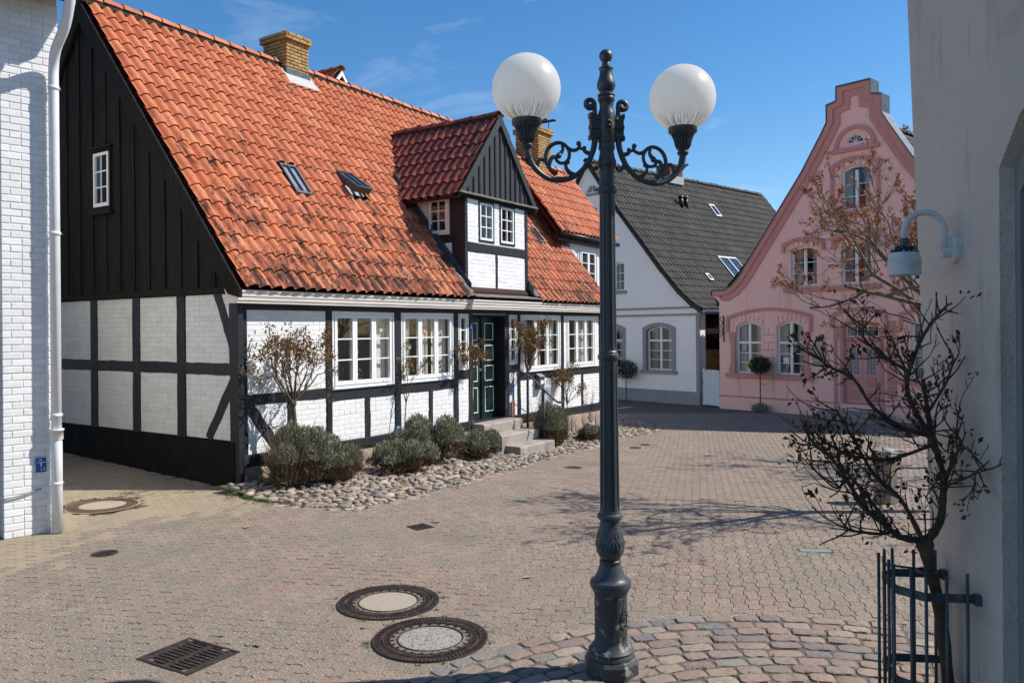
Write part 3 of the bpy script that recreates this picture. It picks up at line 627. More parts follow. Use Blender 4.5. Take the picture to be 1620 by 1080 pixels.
# covers and drains in the paving
def manhole(x, y, r, rc, label, iron, fill, toothed=True, rz=0, dz=0):
    t = empty('manhole_cover', (x, y, float(gz(x, y))+.002), rz); tag(t, label, 'manhole cover')
    m = MB(); m.lathe([(r, -.05), (r, .0), (r-.012, .004), (r-.05, .004), (r-.056, -.004), (r-.066, -.004)], 72, cap=False); smooth_by_angle(m.build('frame', 'iron_dirty' if toothed else iron, t), 30)
    m = MB(); m.lathe([(r-.068, -.02), (r-.068, .001), (r-.08, .003), (rc+.012, .003), (rc+.008, .006), (rc, .006), (rc-.004, -.01)], 72, cap=False); smooth_by_angle(m.build('lid_ring', 'iron_dirty' if toothed else iron, t), 30)
    m = MB(); m.lathe([(.001, .004), (rc*.5, .004), (rc-.002, .001)], 60, cap=False); m.build('concrete_infill', fill, t, True)
    MB().lathe([(r-.005, -.0035-dz), (r+(.15 if toothed else .035), -.0035-dz)], 60, cap=False).build('mortar_collar', 'paver_beige' if not toothed else 'paver', t)
    if toothed:
        m = MB(); n = 84
        for k in range(n):
            a = 2*math.pi*k/n
            for (r0, r1, wd) in ((r-.048, r-.014, .008), (r-.112, r-.082, .007)):
                ca, sa = math.cos(a), math.sin(a); V = []
                for rr_, ww in ((r0, wd), (r1, wd*1.25)):
                    for z in (0, .012):
                        for s in (-1, 1): f = .75 if z else 1; V.append((rr_*ca-s*ww*f*sa, rr_*sa+s*ww*f*ca, z))
                m.add(V, [(0, 1, 3, 2), (4, 6, 7, 5), (0, 4, 5, 1), (2, 3, 7, 6), (0, 2, 6, 4), (1, 5, 7, 3)])
        m.build('studs', iron, t, kind='stuff')
        for r_, w_ in ((r, .012), (r-.050, .008), (r-.070, .008), (r-.118, .008), (rc+.008, .008)):
            MB().lathe([(r_-w_, .002), (r_-w_, .0095), (r_, .0095), (r_, .002)], 72, cap=False).build('rim', iron, t)
        m = MB()
        for k in range(24):
            a = 2*math.pi*(k+.5)/24; ca, sa = math.cos(a), math.sin(a); q = rc+.03
            m.prism([(q*ca-.012*sa, q*sa+.012*ca, .0036), (q*ca+.012*sa, q*sa-.012*ca, .0036), ((q+.025)*ca+.013*sa, (q+.025)*sa-.013*ca, .0036), ((q+.025)*ca-.013*sa, (q+.025)*sa+.013*ca, .0036)], (0, 0, .0012))
        m.build('vent_holes', 'pit_black', t, kind='stuff')
    return t
manhole(*HOLES[0][:2], .41, .235, 'cast iron manhole cover with beige concrete centre behind the other near cover', 'cast_iron', 'concrete_pale')
manhole(*HOLES[1][:2], .41, .228, 'cast iron manhole cover with speckled grey concrete centre nearest the setts', 'cast_iron', 'concrete_grey', dz=.0012)
manhole(*HOLES[2][:2], .41, .275, 'rusty brown manhole cover with sandy centre beside white brick house', 'rusty_iron', 'concrete_pale', False)
t = empty('valve_cover', (*HOLES[3][:2], .001)); tag(t, 'small round iron valve cover set among pavers near white brick house', 'valve cover')
MB().lathe([(.12, -.003), (.27, -.003)], 40, cap=False).build('mortar_collar', 'paver', t); MB().lathe([(.125, -.03), (.125, .002), (.1, .003), (.095, -.004), (.085, -.004)], 40, cap=False).build('frame', 'cast_iron', t)
MB().lathe([(.084, .002), (.03, .003), (.001, .003)], 40, cap=False).build('lid', 'cast_iron', t)
m = MB(); [m.box(-.06, -.05+i*.03, .0035, .06, -.042+i*.03, .006) for i in range(4)]; m.build('ribs', 'cast_iron', t)
t = empty('square_cover', (*SQ, float(gz(*SQ))+.002), R(40)); MB().box(-.2, -.2, -.03, .2, .2, -.004).build('mortar_collar', 'paver', t); tag(t, 'small square iron cover with studded top in open paving', 'drain cover')
m = MB(); m.box(-.12, -.12, -.04, .12, .12, .0); m.build('lid', 'cast_iron', t)
m = MB(); [m.box(-.11+i*.032, -.11+j*.032, .0, -.09+i*.032, -.09+j*.032, .006) for i in range(7) for j in range(7)]; m.build('studs', 'cast_iron', t, kind='stuff')
t = empty('drain_grate', (-2.222, 5.425, .002), math.atan2(-.26, .45)); tag(t, 'rectangular cast iron street drain grate with two rows of slots', 'drain grate')
hx, hy = .262, .212
mc = MB(); mc.box(-hx-.11, -hy-.11, -.03, hx+.11, -hy, -.004); mc.box(-hx-.11, hy, -.03, hx+.11, hy+.11, -.004); mc.box(-hx-.11, -hy, -.03, -hx, hy, -.004); mc.box(hx, -hy, -.03, hx+.11, hy, -.004); mc.build('mortar_collar', 'paver', t)
m = MB(); m.box(-hx, -hy, -.04, hx, -hy+.02, .004); m.box(-hx, hy-.02, -.04, hx, hy, .004); m.box(-hx, -hy+.02, -.04, -hx+.02, hy-.02, .004); m.box(hx-.02, -hy+.02, -.04, hx, hy-.02, .004); m.build('frame', 'cast_iron', t)
g0, g1, h0, h1 = -hx+.025, hx-.025, -hy+.025, hy-.025
m = MB(); m.box(g0, h0, -.03, g0+.045, h1, .0); m.box(g1-.045, h0, -.03, g1, h1, .0); m.box(-.022, h0, -.03, .022, h1, .0); m.build('grate_border', 'cast_iron', t)
n = 10; ph = (h1-h0)/n
for k in range(n+1):
    for sgn in (-1, 1):
        a = (g0+.045, -.022) if sgn < 0 else (.022, g1-.045); yb = h0+k*ph; y0, y1 = max(h0, yb-.0105), min(h1, yb+.0105)
        MB().box(a[0], y0, -.03, a[1], y1, -.002).build('bar', 'cast_iron', t)
MB().box(g0, h0, -.06, g1, h1, -.055).build('pit', 'pit_black', t)
t = empty('glass_marker', (3.01, 7.95, float(gz(3.01, 7.95))+.004), R(-8)); tag(t, 'thin rectangular inset light strip in paving behind bare rose', 'ground light')
MB().box(-.17, -.06, -.02, .17, .06, .0).build('frame', 'steel_galv', t); MB().box(-.15, -.045, .0005, .15, .045, .002).build('lens', 'glass_cover', t)
for (x, y, rr_, lb) in ((1.02, 13.78, .16, 'small dark round cover in paving left of lamp post shaft'), (2.64, 17.21, .13, 'small dark valve lid in paving close to the rounded kerb'), (2.95, 17.75, .11, 'small dark valve lid farther along by the rounded kerb')):
    t = empty('valve_cover', (x, y, float(gz(x, y))+.008)); tag(t, lb, 'valve cover')
    MB().lathe([(rr_, -.02), (rr_, .0), (rr_*.85, .001), (rr_*.82, -.004), (rr_*.78, -.004)], 30, cap=False).build('frame', 'cast_iron', t); MB().lathe([(rr_*.77, .0), (.001, .001)], 30, cap=False).build('lid', 'cast_iron', t)
for (x, y, a, lb) in ((.12, 7.05, .3, 'curled pale dry leaf lying on paving left of lamp post'), (-3.0, 8.95, 1.2, 'orange dry leaf on paving in front of lavender'), (-7.0, 11.9, 2.0, 'brown dry leaf lying in the shaded alley')):
    m = MB(); L_ = .05; prof = [(-1, 0), (-.6, .35), (0, .5), (.6, .35), (1, 0), (.6, -.35), (0, -.5), (-.6, -.35)]
    m.add([(0, 0, .004)]+[(u*L_, v*L_, .004+.02*abs(v)+.01*u*u) for u, v in prof], [(0, i+1, (i+1) % 8+1) for i in range(8)])
    o = m.build('dry_leaf', 'leaf_dry'); o.location = (x, y, float(gz(x, y))); o.rotation_euler = (0, 0, a); tag(o, lb, 'leaf')
# ------------------------------------------------------------------ the half-timbered house
hr = HT.root; tag(hr, 'long half-timbered house with orange pantile roof, white brick panels and black beams', 'house')
LEN, RY, RZ, EY, EZ = 11.12, 3.83, 7.74, -.25, 2.80
SL = (RZ-EZ)/(RY-EY); nrm = math.hypot(1, SL); UP = np.array([0, 1/nrm, SL/nrm]); SLEN = math.hypot(RY-EY, RZ-EZ)
def roofz(y): return EZ+SL*(y-EY)
FW = Wall((0, 0, 0), (1, 0, 0), (0, -1, 0)); GW = Wall((0, 0, 0), (0, 1, 0), (-1, 0, 0))
# foundation of rubble stone, deeper where the ground falls
fnd = MB(); fnd.box(.0, .02, -.8, LEN, .5, .27); fo = fnd.build('foundation', 'rubble_mortar', hr)
fp = Pieces('foundation_stone', 'field_stone', fo, STONES, HT.M, True)
x = .1
for (s0, s1) in ((.05, 5.5), (7.2, LEN)):
    x = s0
    while x < s1:
        w = random.uniform(.16, .34); zt = .26-.012*x; zb = float(gz(*HT.w(x, 0, 0)[:2]))-.05; z = zt
        while z > zb+.05:
            h = min(z-zb, random.uniform(.16, .5))
            if random.random() < .8: fp.add(random.randrange(10), M4((w*1.0, 0, random.uniform(-.04, .04)), (0, 0, h*1.0), (0, -.09, 0), (x+w/2, .022, z-h/2)))
            z -= h+.015
        x += w+.02
fp.add(3, M4((.26, 0, .03), (0, 0, .24), (0, -.30, 0), (.10, .02, .08)))
fp.finish(300)
# timber frame, front
tb = lambda *a, **k: FW.beam(MB(), *a, **k)
def timber(wall, name, u0, z0, u1, z1, w, pr=.012, mat_='timber_black', jit=.009):
    m = MB(); wall.beam(m, u0, z0, u1, z1, w, -.08, pr, jit); return m.build(name, mat_, hr)
ZB, ZT = .30, 2.58
timber(FW, 'sill_beam', .0, .37, 5.55, .32, .15, .02); timber(FW, 'sill_beam', 6.85, .29, LEN, .22, .15, .02)
timber(FW, 'wall_plate', 0, 2.56, LEN, 2.56, .09, .022)
PST = [(.10, .19), (1.76, .12), (3.37, .15), (5.05, .13), (5.52, .12), (6.81, .12), (7.26, .11), (9.14, .11), (11.06, .12)]
for u, w in PST: timber(FW, 'post', u, .30 if u < 5.6 else .24, u, 2.52, w, .016)
RAIL = 1.17
for a, b, z, w in ((.19, 1.70, 1.22, .15), (1.82, 3.30, 1.17, .18), (3.44, 4.99, 1.17, .17), (5.11, 5.46, 1.32, .16), (6.87, 7.21, 1.36, .14), (7.31, 9.09, 1.18, .16), (9.19, 11.0, 1.17, .16)):
    timber(FW, 'rail', a, z, b, z, w, .010)
for u, w in ((.98, .13), (2.62, .13), (4.28, .12), (8.25, .11), (10.1, .11)): timber(FW, 'stud', u, .36, u, 1.10, w, .008)
timber(FW, 'brace', .22, 1.14, .78, .42, .17, .006)
# painted brick panels, front
BP = Pieces('brick', 'brick_white', None, BRICK, HT.M)
def panel(wall, u0, u1, z0, z1, m1='mortar_white', pc=None, clip=None, h=.078, d=0, poly=None):
    m = MB()
    if poly: wall.poly(m, poly, -.10, d-.0078)
    else: wall.rect(m, u0, u1, z0, z1, -.10, d-.0078)
    o = m.build('wall_panel', m1, hr); wall.bricks(pc or BP, u0, u1, z0, z1, clip=clip, h=h, d=d-.006); return o
p0 = panel(FW, .195, 1.70, 1.295, 2.515); BP.parent = p0
for a, b in ((.195, .915), (1.045, 1.70)): panel(FW, a, b, .44, 1.145)
for a, b in ((1.82, 2.555), (2.685, 3.295)): panel(FW, a, b, .42, 1.08)
for a, b in ((3.445, 4.22), (4.34, 4.985)): panel(FW, a, b, .40, 1.085)
panel(FW, 5.115, 5.46, .39, 1.24); panel(FW, 6.87, 7.205, .36, 1.29)
for a, b in ((7.315, 8.195), (8.305, 9.085)): panel(FW, a, b, .36, 1.10)
for a, b in ((9.195, 10.045), (10.155, 11.0)): panel(FW, a, b, .32, 1.09)
panel(FW, 10.80, 11.0, 1.25, 2.515)
# gable end towards the alley
GB = Pieces('gable_brick', 'brick_cream', None, BRICK, HT.M)
gp = [(.09, 1.15), (1.36, 2.33), (2.53, 3.56), (3.75, 4.9), (5.1, 6.1), (6.3, 7.5)]
first = None
for a, b in gp:
    for z0, z1 in ((.66, 1.585), (1.75, 2.74)):
        o = panel(GW, a, b, z0, z1, 'mortar_cream', GB); first = first or o
GB.parent = first; GB.finish(150)
timber(GW, 'corner_post', .02, .0, .02, 2.74, .19, .018)
for u in (1.26, 2.43, 3.655, 5.0, 6.2, 7.58): timber(GW, 'post', u, .6, u, 2.78, .2 if u < 7 else .16, .014)
for a, b in ((.1, 1.16), (1.36, 2.33), (2.53, 3.555), (3.755, 4.9), (5.1, 6.1), (6.3, 7.5)): timber(GW, 'rail', a, 1.67, b, 1.67, .17, .010)
timber(GW, 'brace', .06, 1.50, .62, .66, .16, .007); timber(GW, 'brace', .07, 2.02, .40, 2.76, .16, .007)
m = MB(); GW.rect(m, .0, 7.66, -.5, .645, -.12, .03); m.build('plinth', 'plinth_tar', hr)
timber(GW, 'tie_beam', -.05, 2.80, 7.7, 2.80, .09, .05, 'board_black')
# gable boarding: wide boards and cover battens
def gtop(y): return roofz(y)-.10 if y < RY else roofz(2*RY-y)-.10
bw = .40; u = .02
while u < 7.55:
    a, b = u+.004, min(u+bw-.004, 7.64)
    if gtop(max(a, .0)) > 2.9 and gtop(b) > 2.9:
        m = MB(); pts = [(a, 2.845), (b, 2.845), (b, gtop(b)), (a, gtop(a))]
        if a < RY < b: pts = [(a, 2.845), (b, 2.845), (b, gtop(b)), (RY, gtop(RY)), (a, gtop(a))]
        GW.poly(m, pts, -.02, .035+random.uniform(0, .004)); m.build('gable_board', 'board_black', hr)
        if b < 7.5:
            m = MB(); GW.poly(m, [(b-.055, 2.846), (b+.063, 2.846), (b+.063, gtop(b+.063)-.01), (b-.055, gtop(b-.055)-.01)], .0, .060); m.build('batten', 'board_black', hr)
    u += bw
m = MB(); GW.rect(m, 7.6, 7.66, .0, 2.8, -.1, 0); m.build('corner_post', 'timber_black', hr)
# windows
def window(parent, wall, u0, u1, z0, z1, ncas, cols, rows, fw=.04, cw=.045, d=.0, border=0, gm='glass', pm='paint_white', arch=0, name='window', bm='paint_white', sash='casement'):
    m = MB()
    if border:
        for a, b, c_, e in ((u0-border, u0, z0-border, z1+border), (u1, u1+border, z0-border, z1+border), (u0, u1, z1, z1+border), (u0, u1, z0-border, z0)): wall.rect(m, a, b, c_, e, d-.06, d+.006)
    fmat = bm if border else pm
    for a, b, c_, e in ((u0, u0+fw, z0, z1), (u1-fw, u1, z0, z1), (u0+fw, u1-fw, z1-fw, z1), (u0+fw, u1-fw, z0, z0+fw)): wall.rect(m, a, b, c_, e, d-.07, d-.012)
    w = m.build(name, fmat, parent); iw = (u1-u0-2*fw)/ncas
    for k in range(ncas):
        a, b = u0+fw+k*iw+.003, u0+fw+(k+1)*iw-.003; c_, e = z0+fw+.003, z1-fw-.003; m = MB()
        for q in ((a, a+cw, c_, e), (b-cw, b, c_, e), (a+cw, b-cw, e-cw, e), (a+cw, b-cw, c_, c_+cw*1.3)): wall.rect(m, *q, d-.05, d+.004)
        pw, ph = (b-a-2*cw)/cols, (e-c_-2.3*cw)/rows; za = c_+1.3*cw
        for i in range(1, cols): wall.rect(m, a+cw+i*pw-.010, a+cw+i*pw+.010, za, e-cw, d-.045, d-.004)
        for j in range(1, rows):
            for i in range(cols): wall.rect(m, a+cw+i*pw+(.010 if i else 0), a+cw+(i+1)*pw-(.010 if i < cols-1 else 0), za+j*ph-.010, za+j*ph+.010, d-.045, d-.006)
        m.build(sash, pm, w)
        for i in range(cols):
            for j in range(rows):
                m = MB(); x0, x1, y0, y1 = a+cw+i*pw, a+cw+(i+1)*pw, za+j*ph, za+(j+1)*ph; t = [random.uniform(-.0022, .0022) for _ in range(3)]
                m.add([wall.p(x0, y0, d-.026+t[0]), wall.p(x1, y0, d-.026+t[1]), wall.p(x1, y1, d-.026+t[2]), wall.p(x0, y1, d-.026+t[0]+t[2]-t[1])], [(0, 1, 2, 3)]); m.build('pane', gm, w)
    return w
for a, b, ra in ((1.86, 3.26, 3), (3.50, 4.94, 3), (7.40, 9.02, 3), (9.38, 10.76, 3)):
    window(hr, FW, a, b, 1.29, 2.49, ra, 1, 3, .03, .05, .0, .028)
    m = MB(); FW.rect(m, a-.03, b+.03, 1.262-.018, 1.262, -.05, .03); m.build('window_ledge', 'paint_green', hr)
panel(FW, 7.315, 7.37, 1.26, 2.515); panel(FW, 9.05, 9.085, 1.26, 2.515); panel(FW, 9.195, 9.35, 1.25, 2.515)
window(hr, FW, 5.15, 5.43, 1.44, 2.49, 1, 1, 4, .025, .04, 0, .025); window(hr, FW, 6.905, 7.185, 1.47, 2.49, 1, 1, 4, .025, .04, 0, .02)
window(hr, GW, 3.03, 3.54, 4.22, 5.16, 1, 2, 3, .03, .045, .075, .025, bm='board_black')
m = MB(); GW.rect(m, 2.96, 3.61, 4.12, 4.19, .06, .12); GW.rect(m, 2.96, 3.61, 5.19, 5.23, .06, .11); m.build('window_ledge', 'board_black', hr)
# entrance door, set back in its opening
D = .22; m = MB()
FW.rect(m, 5.58, 5.60, .36, 2.49, -D, .005); FW.rect(m, 6.72, 6.75, .36, 2.49, -D, .005); FW.rect(m, 5.60, 6.72, 2.47, 2.51, -D, .005); FW.rect(m, 5.58, 6.75, .30, .36, -D-.1, .01)
m.build('door_frame', 'timber_black', hr)
m = MB()
for a, b, c_, e in ((5.565, 5.58, .36, 2.52), (6.75, 6.765, .36, 2.52), (5.58, 6.75, 2.51, 2.525)): FW.rect(m, a, b, c_, e, 0, .012)
m.build('door_trim', 'paint_white', hr)
for k, (a, b) in enumerate(((5.605, 6.155), (6.165, 6.715))):
    m = MB(); FW.rect(m, a, b, .37, 2.46, -D-.05, -D); dl = m.build('door_leaf', 'paint_green', hr)
    for z0, z1 in ((.50, 1.02), (1.14, 1.46), (1.56, 1.88), (1.98, 2.34)):
        m = MB(); x0, x1 = a+.12, b-.12; f = .016
        for q in ((x0, x0+f, z0, z1), (x1-f, x1, z0, z1), (x0+f, x1-f, z0, z0+f), (x0+f, x1-f, z1-f, z1)): FW.rect(m, *q, -D, -D+.014)
        m.build('panel_moulding', 'paint_white', dl)
        m = MB(); FW.rect(m, x0+.035, x1-.035, z0+.035, z1-.035, -D, -D+.012); m.build('door_panel', 'paint_green', dl)
m = MB(); FW.rect(m, 6.15, 6.19, .37, 2.46, -D, -D+.03); m.build('cover_strip', 'paint_green', hr)
m = MB(); FW.rect(m, 6.122, 6.138, 1.34, 1.41, -D, -D+.006); m.tube([FW.p(6.13, 1.38, -D+.03), FW.p(6.13, 1.38, -D+.05), FW.p(6.07, 1.38, -D+.055)], .006); m.build('door_handle', 'heart_wood', hr)
# rooms behind the front windows
m = MB(); m.box(.1, 1.25, -.4, LEN-.1, 1.3, 2.75); m.box(.12, .12, 1.255, 5.0, .42, 1.285); m.box(7.3, .12, 1.255, 11.0, .42, 1.285); m.build('room_wall', 'room', hr)
for xx in (5.30, 7.1): MB().box(xx-.03, .25, 0, xx+.03, 1.25, 2.7).build('partition', 'room', hr)
MB().box(.15, .15, 2.60, LEN-.1, 7.4, 2.66).build('ceiling', 'room', hr)
def curtain(u0, u1, z0, z1, y, amp=.025, n=16, mt='curtain'):
    A = []; B = []
    for k in range(n+1):
        u_ = u0+(u1-u0)*k/n; yy = y+amp*math.sin(k*1.7); A.append((u_, yy, z0)); B.append((u_, yy, z1))
    return MB().strip(A, B).build('curtain', mt, hr, True)
for a, b in ((1.88, 2.06), (2.32, 2.46), (3.2, 3.3), (3.50, 3.60), (3.70, 3.80), (4.10, 4.32), (7.6, 7.75), (8.1, 8.3), (8.6, 8.75), (9.5, 9.62), (10.0, 10.2), (10.5, 10.62)): curtain(a, b, 1.29, 2.5, .11)
for a, b in ((2.85, 3.22), (4.45, 4.92), (8.55, 8.98), (10.3, 10.75), (9.95, 10.3)): curtain(a, b, 1.3, 2.5, .125, .010)
# roof
rm = MB(); T = .05
for sgn in (0, 1):
    f = (lambda y: y) if not sgn else (lambda y: 2*RY-y)
    rm.prism([(-.08, f(EY+.16), EZ-.02+.16*SL), (LEN+.06, f(EY+.16), EZ-.02+.16*SL), (LEN+.06, RY, RZ-.02), (-.08, RY, RZ-.02)], (0, 0, -T))
roof = rm.build('roof', 'roof_deck', hr)
DX, DH, DA, DW = 6.455, 4.87, 6.60, 1.12            # dormer: centre, wall height, apex, half width
DRO = 1.36
def dorm_z(x): return DA-abs(x-DX)*(DA-DH)/DRO
SKY = [(2.10, 2.46, 1.16, 1.62), (3.52, 3.92, 1.30, 1.72), (9.68, 9.98, 1.0, 1.34)]
def keep(p, r, c_):
    x, y, z = p
    if abs(x-DX) < DW+.10 and roofz(y) < DH+.05: return False
    if abs(x-DX) < DRO+.02 and DH-.15 < roofz(y) < dorm_z(x)+.02: return False
    for a, b, y0, y1 in SKY:
        if a+.03 < x < b-.03 and y0+.05 < y < y1-.05: return False
    if 3.98 < x < 4.62 and y > 3.62: return False
    return True
tp = Pieces('roof_tile', 'tile_red', roof, TILES, HT.M, True)
ncol = 53; pw = (LEN+.10)/ncol; nrow = 19; pl = (SLEN-.04)/nrow
lay_tiles(tp, (-.07, EY, EZ), (1, 0, 0), UP, ncol, nrow, pw, pl, keep); tp.finish(300)
bt = Pieces('back_roof_tile', 'tile_red', roof, TILES, HT.M, True)
lay_tiles(bt, (LEN+.03, 2*RY-EY, EZ), (-1, 0, 0), (0, -UP[1], UP[2]), ncol, nrow, pw, pl); bt.finish(0)
rgm = MB(); rgm.box(-.1, RY-.11, RZ-.06, LEN+.05, RY+.11, RZ+.045); rgm.build('ridge_mortar', 'mortar_dark', roof)
ridge_tiles(roof, (-.12, RY, RZ+.035), (LEN+.1, RY, RZ+.035), 'tile_red', .125, .36)
# barge boards on the alley gable and at the far end
def barge(x0, x1, matn='board_black', w=.24):
    m = MB(); dz = w*nrm
    for f in (lambda y: y, lambda y: 2*RY-y):
        m.prism([(x0, f(EY-.02), EZ-.0), (x0, RY, RZ+.0), (x0, RY, RZ-dz), (x0, f(EY-.02+.25), EZ-.0+.25*SL-dz), (x0, f(EY-.02), EZ-.13)], (x1-x0, 0, 0))
    return m.build('barge_board', matn, hr)
barge(-.135, -.085); barge(LEN+.062, LEN+.10)
# cornice below the eaves: a stepped slanting board in three lengths
def cornice(u0, u1, out=0.0, zt=EZ+.0, name='cornice'):
    prof = [(.0, 2.60), (-.185-out, 2.60), (-.19-out, 2.635), (-.202-out, 2.64), (-.205-out, 2.69), (-.217-out, 2.695), (-.222-out, 2.745), (-.236-out, 2.75), (-.240-out, 2.785), (.1, 2.80)]
    return MB().prism([(u0, y, z) for y, z in prof], (u1-u0, 0, 0)).build(name, 'cornice_wood', hr)
cornice(-.10, 5.20); cornice(5.20, 7.72, .09, name='dormer_cornice'); cornice(7.72, LEN+.10)
MB().box(.0, .03, 2.802, LEN, .07, 3.10).build('eave_blocking', 'roof_deck', hr); MB().box(.0, 2*RY-.07, 2.3, LEN, 2*RY-.03, 3.10).build('eave_blocking', 'roof_deck', hr); MB().box(.0, 2*RY-.06, -.8, LEN, 2*RY-.031, 2.3).build('back_wall', 'plaster_white', hr); MB().box(LEN-.03, .08, -.8, LEN-.002, 2*RY-.08, 2.9).build('end_wall', 'plaster_white', hr)
m = MB(); m.prism([(LEN-.03, .1, 2.9), (LEN-.03, 2*RY-.1, 2.9), (LEN-.03, RY, RZ-.15)], (.028, 0, 0)); m.build('end_gable', 'board_black', hr)
# roof lights and snow hooks
for a, b, y0, y1 in SKY:
    ez = np.array([0, -UP[2], UP[1]])
    op = .20 if abs(a-3.52) < .01 else 0
    def rp_(x, y, h): return tuple(np.array([x, y, roofz(y)])+ez*(h+(op*(y1-y)/(y1-y0) if h > .07 else 0)))
    m = MB()
    for q in ((a, a+.03, y0, y1), (b-.03, b, y0, y1), (a+.03, b-.03, y0, y0+.03), (a+.03, b-.03, y1-.03, y1), ((a+b)/2-.012, (a+b)/2+.012, y0+.03, y1-.03)):
        P = [rp_(q[0], q[2], .10), rp_(q[1], q[2], .10), rp_(q[1], q[3], .10), rp_(q[0], q[3], .10)]; m.prism(P, tuple(-ez*.14))
    e = m.build('roof_light', 'lead', hr)
    MB().add([rp_(a+.02, y0+.02, .085), rp_(b-.02, y0+.02, .085), rp_(b-.02, y1-.02, .085), rp_(a+.02, y1-.02, .085)], [(0, 1, 2, 3)]).build('pane', 'glass_sky', e)
    MB().add([rp_(a+.02, y0+.02, .06), rp_(b-.02, y0+.02, .06), rp_(b-.02, y1-.02, .06), rp_(a+.02, y1-.02, .06)], [(0, 1, 2, 3)]).build('reflection_sheet', 'flashing_pale', e)  # pale sheet added under the pane to imitate its sky reflection
for (x, y) in ((.75, 3.25), (3.85, 3.35), (5.25, 3.35), (4.3, 2.4)):
    z = roofz(y)+.06; MB().tube([(x, y, z), (x, y-.12, z-.12*SL), (x, y-.17, z-.1), (x, y-.16, z+.02)], .009, 5).build('snow_hook', 'zinc', hr)
for (x, y) in ((2.9, 3.45), (8.0, 3.2), (7.9, 2.95)):
    z = roofz(y)+.05; MB().prism([(x-.09, y-.05, z-.05*SL+.03), (x+.09, y-.05, z-.05*SL+.03), (x+.06, y+.1, z+.1*SL), (x-.06, y+.1, z+.1*SL)], (0, .02, -.05)).build('vent_tile', 'tile_red', hr)
# chimney of yellow brick
def chimney(parent, x0, x1, y0, y1, z0, z1, bm, mm, cap=True, frame=None, limit=200):
    m = MB(); m.box(x0+.012, y0+.012, z0, x1-.012, y1-.012, z1-.02); ch = m.build('chimney', mm, parent); pcb_ = Pieces('chimney_brick', bm, ch, BRICK, frame.M)
    zc = z1-.155 if cap else z1
    for (o_, u_, n_, l_) in (((x0, y0, 0), (1, 0, 0), (0, -1, 0), x1-x0), ((x0, y0, 0), (0, 1, 0), (-1, 0, 0), y1-y0), ((x1, y0, 0), (0, 1, 0), (1, 0, 0), y1-y0), ((x0, y1, 0), (1, 0, 0), (0, 1, 0), x1-x0)):
        w = Wall(o_, u_, n_); w.bricks(pcb_, 0, l_, z0+.1, zc, .2, .072, .012, 0, .05, jit=.004)
        if cap: w.bricks(pcb_, -.05, l_+.05, zc, z1, .2, .0775, .01, .05, .1, jit=.003)
    pcb_.finish(limit); return ch
ch = chimney(hr, 4.03, 4.62, 3.58, 4.30, 7.25, 8.42, 'brick_yellow', 'mortar_chimney', True, HT)
m = MB(); m.box(4.00, 3.55, 7.40, 4.65, 4.33, 7.66); m.build('chimney_flashing', 'lead', hr)
ez = np.array([0, -UP[2], UP[1]]); P = [np.array([x, y, roofz(y)])+ez*.088 for x, y in ((3.94, 3.42), (4.72, 3.42), (4.72, 3.72), (3.94, 3.72))]
MB().prism([tuple(p) for p in P], tuple(-ez*.03)).build('chimney_apron', 'flashing_pale', hr)
# dormer
DF = Wall((0, 0, 0), (1, 0, 0), (0, -1, 0)); d0 = .03; DL = Wall((DX-DW, 0, 0), (0, 1, 0), (-1, 0, 0)); DR_ = Wall((DX+DW, 0, 0), (0, 1, 0), (1, 0, 0))
dm = hr; hr_keep = hr
DB = Pieces('dormer_brick', 'brick_white', None, BRICK, HT.M)
hr = dm
xl, xr = DX-DW, DX+DW
pA = None
for a, b, z0, z1 in ((xl+.06, 6.375, 2.93, 3.745), (6.445, xr-.06, 2.93, 3.745), (xl+.06, 5.79, 3.93, 4.80), (6.33, 6.53, 3.93, 4.80), (7.10, xr-.06, 3.93, 4.80)):
    o = panel(DF, a, b, z0, z1, 'mortar_white', DB, None, .078, d0); pA = pA or o
DB.parent = pA
for a, b in ((5.79, 6.33), (6.53, 7.10)):
    m = MB(); DF.rect(m, a, b, 3.93, 3.97, -.05, d0-.006); m.build('wall_panel', 'mortar_white', dm)
    window(dm, DF, a+.02, b-.02, 3.985, 4.78, 1, 2, 3, .022, .035, d0+.004, .016, bm='paint_green')
for u_, w_ in ((xl+.03, .10), (xr-.03, .10)): timber(DF, 'post', u_, 2.92, u_, 4.82, w_, d0+.014)
timber(DF, 'rail', xl+.08, 3.84, xr-.08, 3.83, .18, d0+.01); timber(DF, 'stud', 6.41, 2.92, 6.41, 3.75, .075, d0+.008)
timber(DF, 'head_beam', xl-.2, 4.845, xr+.2, 4.845, .09, d0+.05, 'board_black')
MB().prism([(xl-.10, .0, 2.93), (xl-.10, -.36, 2.865), (xl-.10, -.36, 2.84), (xl-.10, .0, 2.86)], (2*DW+.2, 0, 0)).build('dormer_sill', 'sill_wood', dm)
# side walls follow the roof slope
for wl in (DL, DR_):
    m = MB(); pts = [(.0, 2.9), (1.46, roofz(1.46)), (1.46, DH-.02), (.0, DH-.02)]; wl.poly(m, [(0, roofz(0)-.1), (1.55, roofz(1.55)-.1), (1.55, DH-.02), (0, DH-.02)], -.08, -.02); m.build('side_wall', 'timber_black', dm)
m = MB(); DL.poly(m, [(.915, 4.10), (.915, 4.84), (1.50, 4.84), (1.30, roofz(1.30)+.05), (.95, roofz(.95)+.08)], -.05, .0); m.build('wall_panel', 'brick_white', dm)
m = MB(); DL.poly(m, [(.31, roofz(.31)+.08), (.31, 3.93), (.80, 3.93)], -.05, .0); m.build('wall_panel', 'brick_white', dm)
window(dm, DL, .36, .89, 4.10, 4.85, 1, 2, 3, .03, .045, .03, 0)
timber(DL, 'post', .14, 3.0, .14, 4.85, .24, .01); timber(DL, 'rail', .27, 4.01, .95, 4.01, .14, .01)
DB.finish(200)
